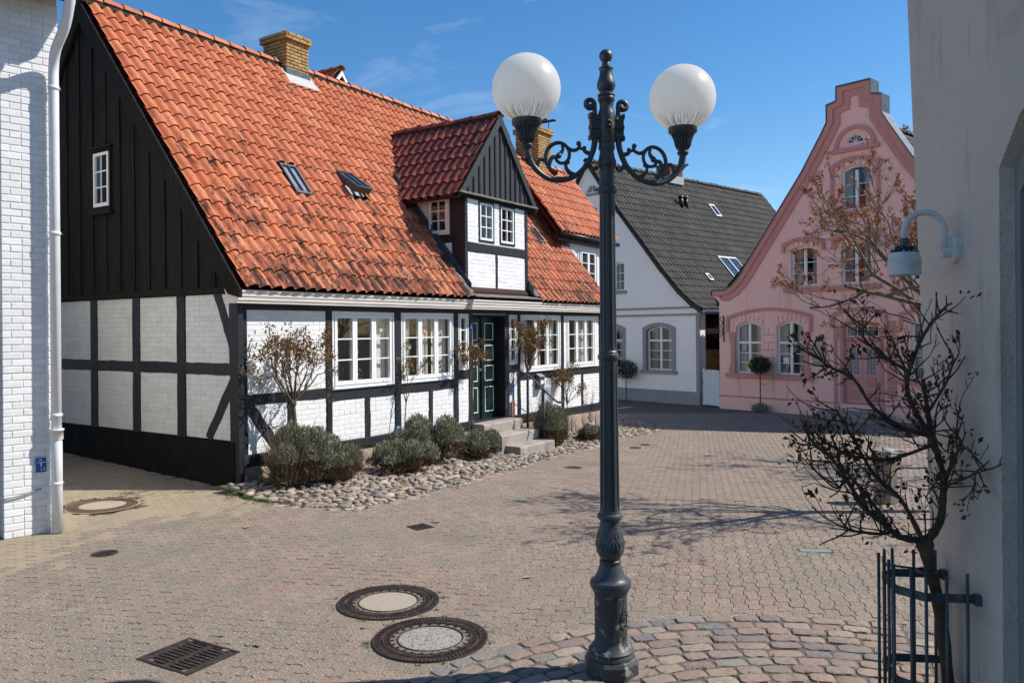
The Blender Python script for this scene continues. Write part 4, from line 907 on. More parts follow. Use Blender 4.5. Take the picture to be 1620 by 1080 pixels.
m = MB(); m.box(xl+.1, .6, 3.0, xr-.1, .64, 4.8); m.build('room_wall', 'room_dark', dm)
# dormer gable: boards with battens, weathered
dg = Wall((0, -.05, 0), (1, 0, 0), (0, -1, 0)); hw = DRO-.10
def dt(x): return DA-.14-abs(x-DX)*(DA-DH)/DRO
u = DX-hw
while u < DX+hw-.05:
    a, b = u+.003, u+.185; top = [(b, dt(b)), (a, dt(a))]
    if a < DX < b: top = [(b, dt(b)), (DX, dt(DX)), (a, dt(a))]
    top = [(x_, max(z_, 4.905)) for x_, z_ in top]
    m = MB(); dg.poly(m, [(a, 4.89), (b, 4.89)]+top, -.02, .02+random.uniform(0, .004)); m.build('gable_board', 'board_weathered', dm)
    if dt(b) > 4.95:
        m = MB(); dg.poly(m, [(b-.018, 4.891), (b+.024, 4.891), (b+.024, dt(b+.024)), (b-.018, dt(b-.018))], .0, .045); m.build('batten', 'timber_black', dm)
    u += .188
m = MB()
for s_ in (-1, 1):
    m2 = MB(); dg.poly(m2, [(DX, DA+.05), (DX+s_*(DRO+.06), DH-.03), (DX+s_*(DRO-.09), DH-.03), (DX, DA-.17)] if s_ > 0 else [(DX, DA+.05), (DX, DA-.17), (DX-(DRO-.09), DH-.03), (DX-(DRO+.06), DH-.03)], .03+.003*s_, .085+.003*s_); m2.build('barge_board', 'board_weathered', dm)
m = MB(); dg.rect(m, DX-DRO-.05, DX+DRO+.05, 4.855, 4.89, -.05, .10); m.build('drip_board', 'sill_wood', dm)
# dormer roof, glazed brown pantiles
yback = 2.95; q_ = math.hypot(DRO+.06, (DA-DH)*(DRO+.06)/DRO); dsl = (DA-DH)/DRO
m = MB()
for s_ in (-1, 1):
    m.prism([(DX, -.10, DA-.02), (DX, yback, DA-.02), (DX+s_*(DRO+.04), 1.5, DH-.07), (DX+s_*(DRO+.04), -.10, DH-.07)], (0, 0, -.06))
dr = m.build('dormer_roof', 'roof_deck', dm)
dtl = Pieces('dormer_tile', 'tile_brown', dr, TILES, HT.M, True)
def dkeep(p, r, c_): return roofz(p[1]) < p[2]+.12
up = np.array([1, 0, dsl])/math.hypot(1, dsl)
lay_tiles(dtl, (DX-DRO-.10, 3.0, DH-.10), (0, -1, 0), up, 15, 6, .207, .365, dkeep)
upr = np.array([-1, 0, dsl])/math.hypot(1, dsl)
lay_tiles(dtl, (DX+DRO+.10, -.10, DH-.10), (0, 1, 0), upr, 15, 6, .207, .365, dkeep)
dtl.finish(200)
MB().box(DX-.09, -.12, DA-.08, DX+.09, 2.85, DA+.03).build('ridge_mortar', 'mortar_dark', dr); ridge_tiles(dr, (DX, -.14, DA+.01), (DX, 2.85, DA+.01), 'tile_brown', .115, .36, .015)
# lead valleys beside the dormer
ezr = np.array([0, -UP[2], UP[1]])
for s_ in (-1, 1):
    m = MB(); xa = DX+s_*(DW+.01); n = 5
    for k in range(n):
        ya, yb = EY+.06+(1.72-EY)*k/n, EY+.10+(1.72-EY)*(k+1)/n; h = .075+.006*(k % 2)
        P = [np.array([x_, y_, roofz(y_)])+ezr*h for x_, y_ in ((xa, ya), (xa+s_*.17, ya), (xa+s_*.17, yb), (xa, yb))]; m.prism([tuple(p) for p in P], tuple(-ezr*.03))
        m.prism([(xa+s_*.004*(1+k % 2), ya, roofz(ya)+.04), (xa+s_*.004*(1+k % 2), yb, roofz(yb)+.04), (xa+s_*.004*(1+k % 2), yb, roofz(yb)+.24), (xa+s_*.004*(1+k % 2), ya, roofz(ya)+.24)], (s_*.012, 0, 0))
    m.build('valley_flashing', 'lead', dm)
hr = hr_keep
BP.finish(300)
# steps, hand rail and small things by the door
for k, (a, b, yf, yb, z0, z1) in enumerate(((5.75, 7.02, -1.02, -.62, -.6, -.075), (5.62, 6.98, -.66, -.28, -.6, .135), (5.52, 6.9, -.32, .20, -.6, .345))):
    m = MB(); nseg = 10; prof = []
    for i in range(nseg+1):
        u_ = a+(b-a)*i/nseg; j = random.uniform(-.010, .010); prof.append([(u_, yb, z0), (u_, yf+j, z0), (u_, yf+j, z1-.03), (u_, yf+j+.022, z1-.004+random.uniform(-.005, .004)), (u_, yb, z1)])
    V = [p for r in prof for p in r]; F = [(i*5+q, i*5+(q+1) % 5, (i+1)*5+(q+1) % 5, (i+1)*5+q) for i in range(nseg) for q in range(5)]+[(4, 3, 2, 1, 0), tuple(nseg*5+q for q in range(5))]
    m.add(V, F); o = m.build('stone_step', 'stone_step'); o.location = HT.o; o.rotation_euler = (0, 0, HT.rz)
    tag(o, ['lowest worn stone step in front of green door', 'middle stone step in front of green door', 'top stone step under the green door sill'][k], 'step', 'stone steps at the green door')
hd = empty('hand_rail', HT.w(6.95, -.3, 0), HT.rz); tag(hd, 'grey steel hand rail with two posts beside stone steps', 'hand rail')
MB().tube(spline([(-.02, .28, 1.32), (-.01, .05, 1.31), (.02, -.2, 1.18), (.05, -.75, .74), (.06, -.86, .70), (.06, -.92, .70)], 5), .022, 8).build('rail', 'steel_galv', hd, True)
MB().tube([(.04, -.50, -.3), (.04, -.50, .93)], .017, 8).build('post', 'steel_galv', hd, True); MB().tube([(-.02, .22, .1), (-.02, .22, 1.31)], .014, 8).build('post', 'steel_galv', hd, True)
MB().tube([(-.02, .20, .62), (.04, -.49, .25)], .010, 6).build('lower_rail', 'steel_galv', hd, True)
def plate(name, fr, wall_pt, w, h, mt, label, cat, texts=(), dep=.006, rz=0, rots=None):
    e = empty(name, fr.w(*wall_pt), fr.rz+rz); tag(e, label, cat); m = MB(); m.box(-w/2, -dep, -h/2, w/2, 0, h/2); m.build('plate', mt, e)
    for body, sz, dx, dz, tm in texts: text_mesh(body, sz, 'lettering', tm, e, Matrix.Translation((dx, -dep-.0012, dz)) @ Matrix.Rotation(R(90), 4, 'X'))
    return e
plate('house_number', HT, (5.52, -.018, 2.27), .085, .12, 'sign_blue', 'small blue enamel house number on post beside green door', 'sign', [('7', .09, 0, 0, 'sign_white')])
e = plate('hydrant_sign', HT, (3.34, -.024, .46), .10, .16, 'sign_blue', 'small blue hydrant plate on post foot under window', 'sign', [('7', .06, -.01, -.04, 'sign_white')])
m = MB(); m.box(-.035, -.009, .045, .035, -.0062, .055); m.box(-.006, -.009, .0, .006, -.0062, .045); m.build('symbol', 'sign_white', e)
e = plate('notice_plate', HT, (6.97, -.03, .98), .09, .26, 'sign_blue', 'narrow blue and red plates beside hand rail top', 'sign')
MB().box(-.05, -.02, -.62, .05, .0, -.28).build('red_frame', 'heart_red', e)
e = empty('mail_box', HT.w(8.02, -.02, 1.02), HT.rz); tag(e, 'grey metal mail box on white wall right of the hand rail', 'mail box')
m = MB(); m.prism([(-.10, 0, -.16), (-.10, -.10, -.16), (-.10, -.10, .12), (-.10, 0, .17)], (.2, 0, 0)); m.build('body', 'steel_galv', e); MB().prism([(-.11, .0, .176), (-.11, -.12, .11), (-.11, -.12, .125), (-.11, .0, .191)], (.22, 0, 0)).build('lid', 'zinc', e); MB().box(-.06, -.104, -.04, .06, -.101, .04).build('name_card', 'sign_white', e)
# things in the windows
def heart(u, z, y, size, mt, label):
    e = empty('heart_ornament', HT.w(u, y, z), HT.rz); tag(e, label, 'ornament'); pts = []
    for k in range(24):
        t = 2*math.pi*k/24; pts.append((16*math.sin(t)**3/32*size, 0, (13*math.cos(t)-5*math.cos(2*t)-2*math.cos(3*t)-math.cos(4*t))/32*size))
    m = MB(); n = len(pts); d_ = size*.18
    m.add([(0, -d_, 0)]+[(x*.75, -d_*.8, z_*.75) for x, _, z_ in pts]+pts+[(x*.75, d_*.8, z_*.75) for x, _, z_ in pts]+[(0, d_, 0)], [(0, i+1, (i+1) % n+1) for i in range(n)]+[(r*n+i+1, r*n+(i+1) % n+1, (r+1)*n+(i+1) % n+1, (r+1)*n+i+1) for r in range(2) for i in range(n)]+[(3*n+1, 2*n+(i+1) % n+1, 2*n+i+1) for i in range(n)])
    m.build('heart', mt, e, True); MB().tube([(0, 0, size*.3), (0, 0, 2.47-z)], .003, 4).build('cord', 'sign_white', e)
    return e
heart(3.05, 2.22, .10, .15, 'heart_silver', 'slim white heart hanging in right casement of first triple window')
heart(2.44, 1.83, .10, .15, 'heart_silver', 'round silver heart hanging low in middle casement of first triple window')
heart(3.60, 2.23, .10, .13, 'heart_silver', 'silver heart hanging at left edge of second triple window'); heart(3.80, 1.90, .10, .12, 'heart_wood', 'slim wooden heart hanging low in second triple window')
heart(4.22, 2.20, .10, .17, 'heart_red', 'large red patterned heart in middle casement of second triple window'); heart(4.74, 2.13, .10, .08, 'heart_silver', 'tiny blue-grey heart in right casement of second triple window')
def leafball(name, mt, parent, c, r, n, sz, seed, up=.0, flat=1.0):
    rr = np.random.default_rng(seed); d = rr.normal(size=(n, 3)); d /= np.linalg.norm(d, axis=1)[:, None]; P = np.array(c)+d*r*(rr.random((n, 1))**.4)*np.array([1, 1, flat]); d[:, 2] += up
    return leaf_mesh(name, mt, parent, P, d, sz, rr)
def leaf_mesh(name, mt, parent, P, D, sz, rr, asp=.45, kind=None, droop=.15):
    n = len(P); D = D+rr.normal(0, .45, D.shape); D /= np.linalg.norm(D, axis=1)[:, None]+1e-9; a = rr.normal(size=(n, 3)); S = np.cross(D, a); S /= np.linalg.norm(S, axis=1)[:, None]+1e-9
    L_ = (sz*rr.uniform(.6, 1.3, n))[:, None]; Nn = np.cross(D, S)
    V = np.stack([P, P+D*L_*.5+S*L_*asp*.5+Nn*L_*droop, P+D*L_, P+D*L_*.5-S*L_*asp*.5+Nn*L_*droop], 1).reshape(-1, 3)
    I_ = np.arange(n)[:, None]*4; idx = np.concatenate([I_+np.array([0, 1, 2]), I_+np.array([0, 2, 3])], 1).ravel()
    o = obj(name, mesh_np(name, V, idx, [3]*(2*n), False, mt), parent, kind); return o
def potted(u, z, y, r, pot, leaf, flower, label, seed, nl=60, h=.14):
    e = empty('flower_pot', HT.w(u, y, z), HT.rz); tag(e, label, 'pot plant'); MB().lathe([(r*.7, 0), (r*.95, .09), (r, .09), (r, .11), (r*.8, .11)], 16).build('pot', pot, e, True)
    leafball('leaves', 'leaf_green', e, (0, 0, .11+h*.45), h*.5, nl, .05, seed, .6)
    if flower: leafball('flowers', flower, e, (0, 0, .11+h*.6), h*.55, nl//2, .03, seed+1)
    return e
potted(2.00, 1.286, .20, .06, 'pot_white', 'leaf_green', 'flower_yellow', 'white pot with yellow flowers at left of first triple window', 1)
potted(2.20, 1.286, .22, .055, 'pot_white', 'leaf_green', 'flower_pink', 'white pot with pink bloom next to yellow flowers in first window', 2, 40, .2)
potted(2.66, 1.286, .24, .05, 'pot_white', 'leaf_green', 'flower_yellow', 'small pale pot with yellow primrose in middle of first triple window', 3)
potted(3.0, 1.286, .24, .075, 'terracotta', 'leaf_green', None, 'terracotta bowl plant in right casement of first triple window', 4, 20, .05)
potted(4.14, 1.286, .2, .05, 'pot_white', 'leaf_green', 'flower_yellow', 'white pot with tall yellow flowers in second triple window', 5, 60, .22)
potted(4.72, 1.286, .2, .06, 'pot_white', 'leaf_green', 'flower_white', 'white flowering pot plant at right of second triple window', 6, 90, .2)
# ------------------------------------------------------------------ neighbour behind the far end of the half-timbered house
NB = Frame('white_house', HT.w(11.25, .95, 0), (.5547, .832)); nr = NB.root
tag(nr, 'white neighbour house with orange tile roof and white upper window behind half-timbered house', 'house')
NL, NRY, NRZ, NEY, NEZ = 2.25, 1.45, 6.78, -.15, 4.70
m = MB(); m.box(0, 0, -1, NL, 2.9, 4.75); m.build('wall', 'plaster_white', nr)
nsl = (NRZ-NEZ)/(NRY-NEY); nn = math.hypot(1, nsl); nup = np.array([0, 1/nn, nsl/nn]); nlen = math.hypot(NRY-NEY, NRZ-NEZ)
m = MB()
for f in (lambda y: y, lambda y: 2*NRY-y): m.prism([(-.9, f(NEY), NEZ), (NL+.1, f(NEY), NEZ), (NL+.1, NRY, NRZ-.03), (-.9, NRY, NRZ-.03)], (0, 0, -.10))
nroof = m.build('roof', 'roof_deck', nr); p_ = Pieces('roof_tile', 'tile_red', nroof, TILES, NB.M, True)
lay_tiles(p_, (-.9, NEY-.05, NEZ-.03), (1, 0, 0), nup, 16, 8, .205, nlen/8); p_.finish(0, 'roof_tiles')
ridge_tiles(nroof, (-.9, NRY, NRZ+.03), (NL+.1, NRY, NRZ+.03), 'tile_red', .12)
m = MB(); m.prism([(x_, y_, z_) for x_, y_, z_ in ((NL, 0, 4.7), (NL, 2.9, 4.7), (NL, NRY, NRZ-.1))], (-.06, 0, 0)); m.build('gable_wall', 'plaster_white', nr)
m = MB(); m.box(-.9, -.16, 4.46, NL+.1, -.02, 4.62); m.build('eave_board', 'gutter_black', nr)
m = MB(); m.tube([(-.9, -.24, 4.62), (NL+.12, -.24, 4.60)], .06, 8); m.tube(spline([(NL-.25, -.22, 4.55), (NL-.25, -.12, 4.35), (NL-.25, -.06, 4.2), (NL-.25, -.06, -.5)], 4), .04, 8); m.build('gutter', 'gutter_black', nr, True)
NW = Wall((0, 0, 0), (1, 0, 0), (0, -1, 0))
m = MB(); NW.rect(m, .1, NL-.35, 3.2, 4.45, -.02, .02); m.build('window_surround', 'paint_white', nr)
window(nr, NW, .45, 1.35, 3.35, 4.34, 2, 1, 3, .04, .05, .06, 0); window(nr, NW, -.55, .15, 3.35, 4.34, 1, 2, 3, .04, .05, .06, 0)
m = MB(); NW.rect(m, .45, 1.35, 3.35, 4.34, .0, .022); m.build('window_backing', 'room_dark', nr)
for u_ in (.18, .36, 1.44, 1.62): m = MB(); NW.rect(m, u_-.015, u_+.015, 3.2, 4.45, .0, .045); m.build('cover_strip', 'paint_white', nr)
chimney(nr, .45, 1.15, 1.25, 2.0, 6.2, 7.85, 'brick_yellow', 'mortar_chimney', True, NB, 60)
m = MB(); A_ = []; B_ = []
for k in range(13):
    a = k/12; A_.append((.30+a, 1.15, 8.12+.05*math.sin(a*9))); B_.append((.30+a, 2.1, 8.12+.05*math.sin(a*9)))
m.strip(A_, B_); [m.tube([(x_, y_, 7.8), (x_, y_, 8.1)], .012, 5) for x_ in (.5, 1.1) for y_ in (1.3, 1.95)]; m.build('chimney_hood', 'gutter_black', nr)
# roof of a house behind, only its gable top shows over the ridge
BK = Frame('rear_house', HT.w(9.3, 7.5, 0), (.5547, .832)); tag(BK.root, 'rear house whose small red tiled gable top shows over the ridge by chimney', 'house')
m = MB(); m.box(-2.0, .2, -1, 2.0, 5, 7.6); m.build('wall', 'plaster_white', BK.root)
bsl = 1.25
m = MB(); [m.prism([(0, -.1, 9.72), (0, 5, 9.72), (s_*1.9, 5, 9.72-1.9*bsl), (s_*1.9, -.1, 9.72-1.9*bsl)], (0, 0, -.1)) for s_ in (-1, 1)]; br = m.build('roof', 'roof_deck', BK.root)
p_ = Pieces('roof_tile', 'tile_red', br, TILES, BK.M, True); bu = np.array([1, 0, bsl])/math.hypot(1, bsl)
lay_tiles(p_, (-1.9, 5, 9.72-1.9*bsl), (0, -1, 0), bu, 24, 9, .212, .335); lay_tiles(p_, (1.9, -.1, 9.72-1.9*bsl), (0, 1, 0), bu*np.array([-1, 1, 1]), 24, 9, .212, .335); p_.finish(0, 'roof_tiles')
ridge_tiles(br, (0, -.15, 9.76), (0, 5, 9.76), 'tile_red', .12)
m = MB(); [m.prism([(0, -.16, 9.70), (s_*2.0, -.16, 9.70-2.0*bsl), (s_*2.0, -.16, 9.58-2.0*bsl), (0, -.16, 9.56)], (0, .04, 0)) for s_ in (-1, 1)]; m.build('barge_board', 'paint_white', BK.root)
m = MB(); m.prism([(-1.85, .18, 7.3), (1.85, .18, 7.3), (0, .18, 9.6)], (0, .05, 0)); m.build('gable_wall', 'board_weathered', BK.root)

# ------------------------------------------------------------------ grey plastered gable house across the square
GH = Frame('grey_gable_house', (6.36, 27), (.67, -.742)); gr_ = GH.root; tag(gr_, 'pale grey gable house with dark pantile roof and arched windows', 'house')
GX, GZ_, GE = -5.02, 8.62, 2.78; DEP = 12.7; W2 = -2*GX
GFW = Wall((0, 0, 0), (1, 0, 0), (0, -1, 0))
def gprof(off=0.0):
    R_ = [(.20, GE), (-.18, 2.98), (-.75, 3.45), (-1.49, 4.24), (-3.45, 6.55), (GX, GZ_)]
    return R_
def arch_poly(u0, u1, z0, zs_, rise, n=10):
    return [(u0, z0), (u1, z0)]+[(u1+(u0-u1)*k/n, zs_+rise*(1-((k/n)*2-1)**2)) for k in range(n+1)]
def wall_with_holes(name, matname, parent, wall, outline, holes, d0, d1):
    """a flat wall cut round its openings (earcut through bmesh triangle fill)"""
    import bmesh
    bm = bmesh.new(); loops = [outline]+holes; edges = []
    for lp in loops:
        vs_ = [bm.verts.new(wall.p(u, z, d1)) for u, z in lp]; edges += [bm.edges.new((vs_[i], vs_[(i+1) % len(vs_)])) for i in range(len(vs_))]
    bmesh.ops.triangle_fill(bm, use_beauty=True, use_dissolve=False, edges=edges)
    ext = bmesh.ops.extrude_face_region(bm, geom=list(bm.faces)); dv = Vector(wall.n)*(d0-d1)
    bmesh.ops.translate(bm, verts=[v for v in ext['geom'] if isinstance(v, bmesh.types.BMVert)], vec=dv)
    bmesh.ops.recalc_face_normals(bm, faces=list(bm.faces)); me = bpy.data.meshes.new(name); bm.to_mesh(me); bm.free(); me.materials.append(MATS[matname]); return obj(name, me, parent)
pr = gprof(); out = [(0, -1.0), (0, 2.84), (-.30, 2.98), (-.75, 3.40), (-1.49, 4.17), (-3.45, 6.48), (GX, GZ_-.10)]
out += [(2*GX-u_, z_) for u_, z_ in out[::-1][1:]]
gw = [(-2.28, -1.13, .70, 2.10, .18), (-4.55, -3.38, .70, 2.10, .18), (-6.9, -5.75, .70, 2.10, .18)]
gu = [(-3.80, -3.28, 3.60, 4.62, .06), (-6.7, -6.2, 3.60, 4.62, .06)]
GS = (GX+.17, 7.42, .30)
semi = [(GS[0]+GS[2]*math.cos(a), GS[1]+GS[2]*math.sin(a)) for a in np.linspace(0, math.pi, 11)]
gw_small = [(-5.2, -4.6, 5.85, 6.85, .05)]
wall_with_holes('front_wall', 'plaster_white', gr_, GFW, out, [arch_poly(*w) for w in gw+gu+gw_small]+[semi], -.35, 0)
m = MB(); m.box(-.03, .36, -1, -.012, DEP, 2.8); sw_ = m.build('side_wall', 'mortar_chimney', gr_); q_ = Pieces('side_brick', 'brick_yellow', sw_, BRICK, GH.M); Wall((0, 0, 0), (0, 1, 0), (1, 0, 0)).bricks(q_, .36, 7, -.4, 1.45); q_.finish(0, 'side_bricks'); MB().box(-.011, .36, 1.46, .03, 7, 2.76).build('side_boarding', 'board_black', gr_)
m = MB(); m.box(-W2, .0, -1, -W2+.02, DEP, 2.8); m.build('side_wall', 'plaster_white', gr_)
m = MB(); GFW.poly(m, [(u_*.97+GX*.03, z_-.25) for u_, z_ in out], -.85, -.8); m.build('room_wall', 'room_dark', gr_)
def surround(wall, parent, w, t, mt, d=.03, name='window_surround', sill=True, foot=0):
    u0, u1, z0, zs_, rise = w; n = 10; m = MB(); O = [(u1+t+(u0-t-u1-t)*k/n, zs_+t*.8+rise*(1-((k/n)*2-1)**2)) for k in range(n+1)]; I_ = [(u1+(u0-u1)*k/n, zs_+rise*(1-((k/n)*2-1)**2)) for k in range(n+1)]
    O = [(u1+t, z0-foot)]+O+[(u0-t, z0-foot)]; I_ = [(u1, z0-foot)]+I_+[(u0, z0-foot)]
    k = len(O); V = [wall.p(*p, d) for p in O]+[wall.p(*p, d) for p in I_]+[wall.p(*p, -.02) for p in O]+[wall.p(*p, -.18) for p in I_]
    F = [(i, i+1, k+i+1, k+i) for i in range(k-1)]+[(i, 2*k+i, 2*k+i+1, i+1) for i in range(k-1)]+[(k+i, k+i+1, 3*k+i+1, 3*k+i) for i in range(k-1)]; m.add(V, F); o = m.build(name, mt, parent)
    if sill: m = MB(); wall.rect(m, u0-t-.06, u1+t+.06, z0-.11, z0-.0, -.15, d+.05); m.build('window_sill', mt, parent)
    return o
def arched_window(wall, parent, w, cols, rows_low, tr=.30, d=-.12, gm='glass', pm='paint_white', f=.06, transom=True):
    u0, u1, z0, zs_, rise = w; m = MB(); n = 12; top = lambda u_: zs_+rise*(1-((u_-u0)/(u1-u0)*2-1)**2)
    wall.rect(m, u0, u0+f, z0, zs_+.005, d-.06, d); wall.rect(m, u1-f, u1, z0, zs_+.005, d-.06, d); wall.rect(m, u0+f, u1-f, z0, z0+f, d-.06, d)
    us = np.linspace(u0, u1, n+1); V = [wall.p(u_, top(u_)+.004, d+.002) for u_ in us]+[wall.p(u_, top(u_)-f, d+.002) for u_ in us]; m.add(V, [(i, i+1, n+1+i+1, n+1+i) for i in range(n)])
    V2 = [wall.p(u_, top(u_)-f, d+.002) for u_ in us]+[wall.p(u_, top(u_)-f, d-.06) for u_ in us]; m.add(V2, [(i, i+1, n+1+i+1, n+1+i) for i in range(n)])
    uc = (u0+u1)/2; zt = zs_-tr; cols_ = np.linspace(u0+f, u1-f, cols+1)
    if transom: wall.rect(m, u0+f, u1-f, zt-f*.6, zt+f*.6, d-.06, d+.012)
    for u_ in cols_[1:-1]:
        wall.rect(m, u_-f*.75, u_+f*.75, z0+f, (zt-f*.6 if transom else zs_), d-.06, d+.004)
        if transom: wall.rect(m, u_-f*.75, u_+f*.75, zt+f*.6, top(u_)-f*.9, d-.06, d+.004)
    zl0, zl1 = z0+f, (zt-f*.6 if transom else zs_-f)
    for r in range(1, rows_low):
        z = zl0+(zl1-zl0)*r/rows_low
        for a, b in zip(cols_, cols_[1:]): wall.rect(m, a+(f*.75 if a > u0+f+.01 else 0), b-(f*.75 if b < u1-f-.01 else 0), z-.011, z+.011, d-.05, d-.004)
    wo_ = m.build('window', pm, parent)
    for (ca, cb) in ((u0+.02, u0+(u1-u0)*.30), (u1-(u1-u0)*.30, u1-.02)):
        A_ = []; B_ = []
        for k_ in range(11): uu = ca+(cb-ca)*k_/10; dd = d-.14+.018*math.sin(k_*1.9); A_.append(wall.p(uu, z0, dd)); B_.append(wall.p(uu, zs_+rise, dd))
        MB().strip(A_, B_).build('curtain', 'curtain_reflection_grey', wo_, True)  # strips added behind the panes, their grey imitating reflections as well as curtains
    for a, b in zip(cols_, cols_[1:]):
        for r in range(rows_low):
            za, zb = zl0+(zl1-zl0)*r/rows_low, zl0+(zl1-zl0)*(r+1)/rows_low; t = [random.uniform(-.004, .004) for _ in range(3)]
            MB().add([wall.p(a, za, d-.03+t[0]), wall.p(b, za, d-.03+t[1]), wall.p(b, zb, d-.03+t[2]), wall.p(a, zb, d-.03+t[0]+t[2]-t[1])], [(0, 1, 2, 3)]).build('pane', gm, wo_)
        if transom:
            us2 = np.linspace(a, b, 6); MB().add([wall.p(a, zt, d-.031), wall.p(b, zt, d-.031)]+[wall.p(u_, top(u_)-f*.5, d-.031) for u_ in us2[::-1]], [tuple(range(8))]).build('pane', gm, wo_)
    if not transom: MB().add([wall.p(u0+f, zs_-f, d-.031), wall.p(u1-f, zs_-f, d-.031)]+[wall.p(u_, top(u_)-f*.5, d-.031) for u_ in np.linspace(u0+f, u1-f, 8)[::-1]], [tuple(range(10))]).build('pane', gm, wo_)
    return wo_
for w in gw: surround(GFW, gr_, w, .15, 'trim_grey'); arched_window(GFW, gr_, w, 2, 3, .34)
for w in gu: arched_window(GFW, gr_, w, 1, 3, .3, transom=False); m = MB(); GFW.rect(m, w[0]-.12, w[1]+.12, w[2]-.12, w[2], -.1, .06); m.build('window_sill', 'trim_grey', gr_)
w = gw_small[0]; arched_window(GFW, gr_, w, 1, 3, .3, transom=False)
m = MB(); m.tube([GFW.p(GS[0]+GS[2]*math.cos(a), GS[1]+GS[2]*math.sin(a), -.05) for a in np.linspace(0, math.pi, 12)], .03, 5)
[m.tube([GFW.p(GS[0], GS[1]+.03, -.05), GFW.p(GS[0]+GS[2]*math.cos(a), GS[1]+GS[2]*math.sin(a), -.05)], .014, 4) for a in (R(45), R(90), R(135))]; GFW.rect(m, GS[0]-GS[2]-.02, GS[0]+GS[2]+.02, GS[1]-.03, GS[1]+.03, -.1, -.02); so = m.build('lunette', 'paint_white', gr_)
MB().add([GFW.p(u_, z_, -.08) for u_, z_ in semi], [tuple(range(len(semi)))]).build('pane', 'glass', so)
m = MB(); GFW.rect(m, GS[0]-GS[2]-.1, GS[0]+GS[2]+.1, GS[1]-.12, GS[1]-.035, -.1, .06); m.build('window_sill', 'trim_grey', gr_)
for z in (2.90, 2.66): m = MB(); GFW.rect(m, -W2+.05, -.0, z-.035, z+.035, -.02, .05); m.build('string_course', 'trim_grey', gr_)
m = MB(); GFW.rect(m, -W2, .02, -1, .02, -.02, .05); m.build('plinth', 'trim_grey', gr_); m = MB(); GFW.rect(m, -.14, .012, .03, 2.62, -.02, .02); m.build('corner_pilaster', 'trim_grey', gr_)
# roof with a flared foot
m = MB(); PR = gprof(); 
for f in (lambda u_: u_, lambda u_: 2*GX-u_):
    for (a, b) in zip(PR, PR[1:]): m.prism([(f(a[0]), -.12, a[1]), (f(b[0]), -.12, b[1]), (f(b[0]), DEP, b[1]), (f(a[0]), DEP, a[1])], (0, 0, -.07))
groof = m.build('roof', 'roof_deck', gr_); gt = Pieces('roof_tile', 'tile_grey', groof, [pantile(.21, .40, .045, .03, k) for k in range(5)], GH.M, True)
D_ = [0]
for a, b in zip(PR, PR[1:]): D_.append(D_[-1]+math.hypot(b[0]-a[0], b[1]-a[1]))
nr_ = int(D_[-1]/.345)
for r in range(nr_):
    q = r*D_[-1]/nr_; u_ = np.interp(q, D_, [p[0] for p in PR]); z_ = np.interp(q, D_, [p[1] for p in PR]); u2 = np.interp(q+.3, D_, [p[0] for p in PR]); z2 = np.interp(q+.3, D_, [p[1] for p in PR])
    ey = np.array([u2-u_, 0, z2-z_]); ey /= np.linalg.norm(ey)
    lay_tiles(gt, (u_, -.14, z_+.01), (0, 1, 0), ey, 61, 1, .21)
gt.finish(0, 'roof_tiles'); ridge_tiles(groof, (GX, -.14, GZ_+.03), (GX, DEP, GZ_+.03), 'tile_grey', .13)
m = MB()
for a, b in zip(PR, PR[1:]): m.prism([(a[0], -.16, a[1]+.05), (b[0], -.16, b[1]+.05), (b[0], -.16, b[1]-.10), (a[0]-.02, -.16, a[1]-.10)], (0, .05, 0)); m.prism([(2*GX-a[0], -.16, a[1]+.05), (2*GX-b[0], -.16, b[1]+.05), (2*GX-b[0], -.16, b[1]-.10), (2*GX-a[0], -.16, a[1]-.10)], (0, .05, 0))
m.build('barge_board', 'gutter_black', gr_)
m = MB(); m.prism([(.24, -.05, 2.70), (.06, -.05, 2.62), (-.02, -.05, 2.62), (-.02, -.05, 2.80), (-.9, -.05, 3.46), (-.35, -.05, 3.02)], (0, -.08, 0)); m.build('eave_return', 'trim_grey', gr_)
m = MB(); m.tube([(.27, -.16, 2.74), (.27, DEP, 2.74)], .07, 8); m.build('gutter', 'zinc', gr_, True)
gsl = (GZ_-4.24)/(-1.49-GX)
def grz(u_): return np.interp(-u_, [-p[0] for p in PR], [p[1] for p in PR])
def groof_light(u0, u1, y0, y1, twin=False):
    ns = np.array([gsl, 0, 1])/math.hypot(gsl, 1); m = MB(); P = lambda u_, y, h: tuple(np.array([u_, y, grz(u_)])+ns*h)
    bars = [(u0, u0-.05, y0, y1), (u1+.05, u1, y0, y1), (u0-.05, u1+.05, y0, y0+.05), (u0-.05, u1+.05, y1-.05, y1)]
    if twin: bars.append((u0-.05, u1+.05, (y0+y1)/2-.03, (y0+y1)/2+.03))
    for a, b, c_, e in bars: m.prism([P(a, c_, .13), P(b, c_, .13), P(b, e, .13), P(a, e, .13)], tuple(-ns*.15))
    o = m.build('roof_light', 'zinc', gr_); MB().add([P(u0, y0, .11), P(u1, y0, .11), P(u1, y1, .11), P(u0, y1, .11)], [(0, 1, 2, 3)]).build('pane', 'glass_sky', o)
groof_light(-1.28, -2.08, 4.1, 5.4, True); groof_light(-3.72, -4.15, 6.6, 7.0); groof_light(-1.15, -1.4, 2.25, 2.5)
for y in (4.4, 4.75): z = grz(-3.9); MB().tube([(-3.9, y, z), (-3.9, y, z+.42)], .09, 10).build('vent_pipe', 'gutter_black', gr_, True); MB().lathe([(.11, z+.42), (.12, z+.46), (.1, z+.5)], 12, (-3.9, y)).build('vent_cap', 'gutter_black', gr_)
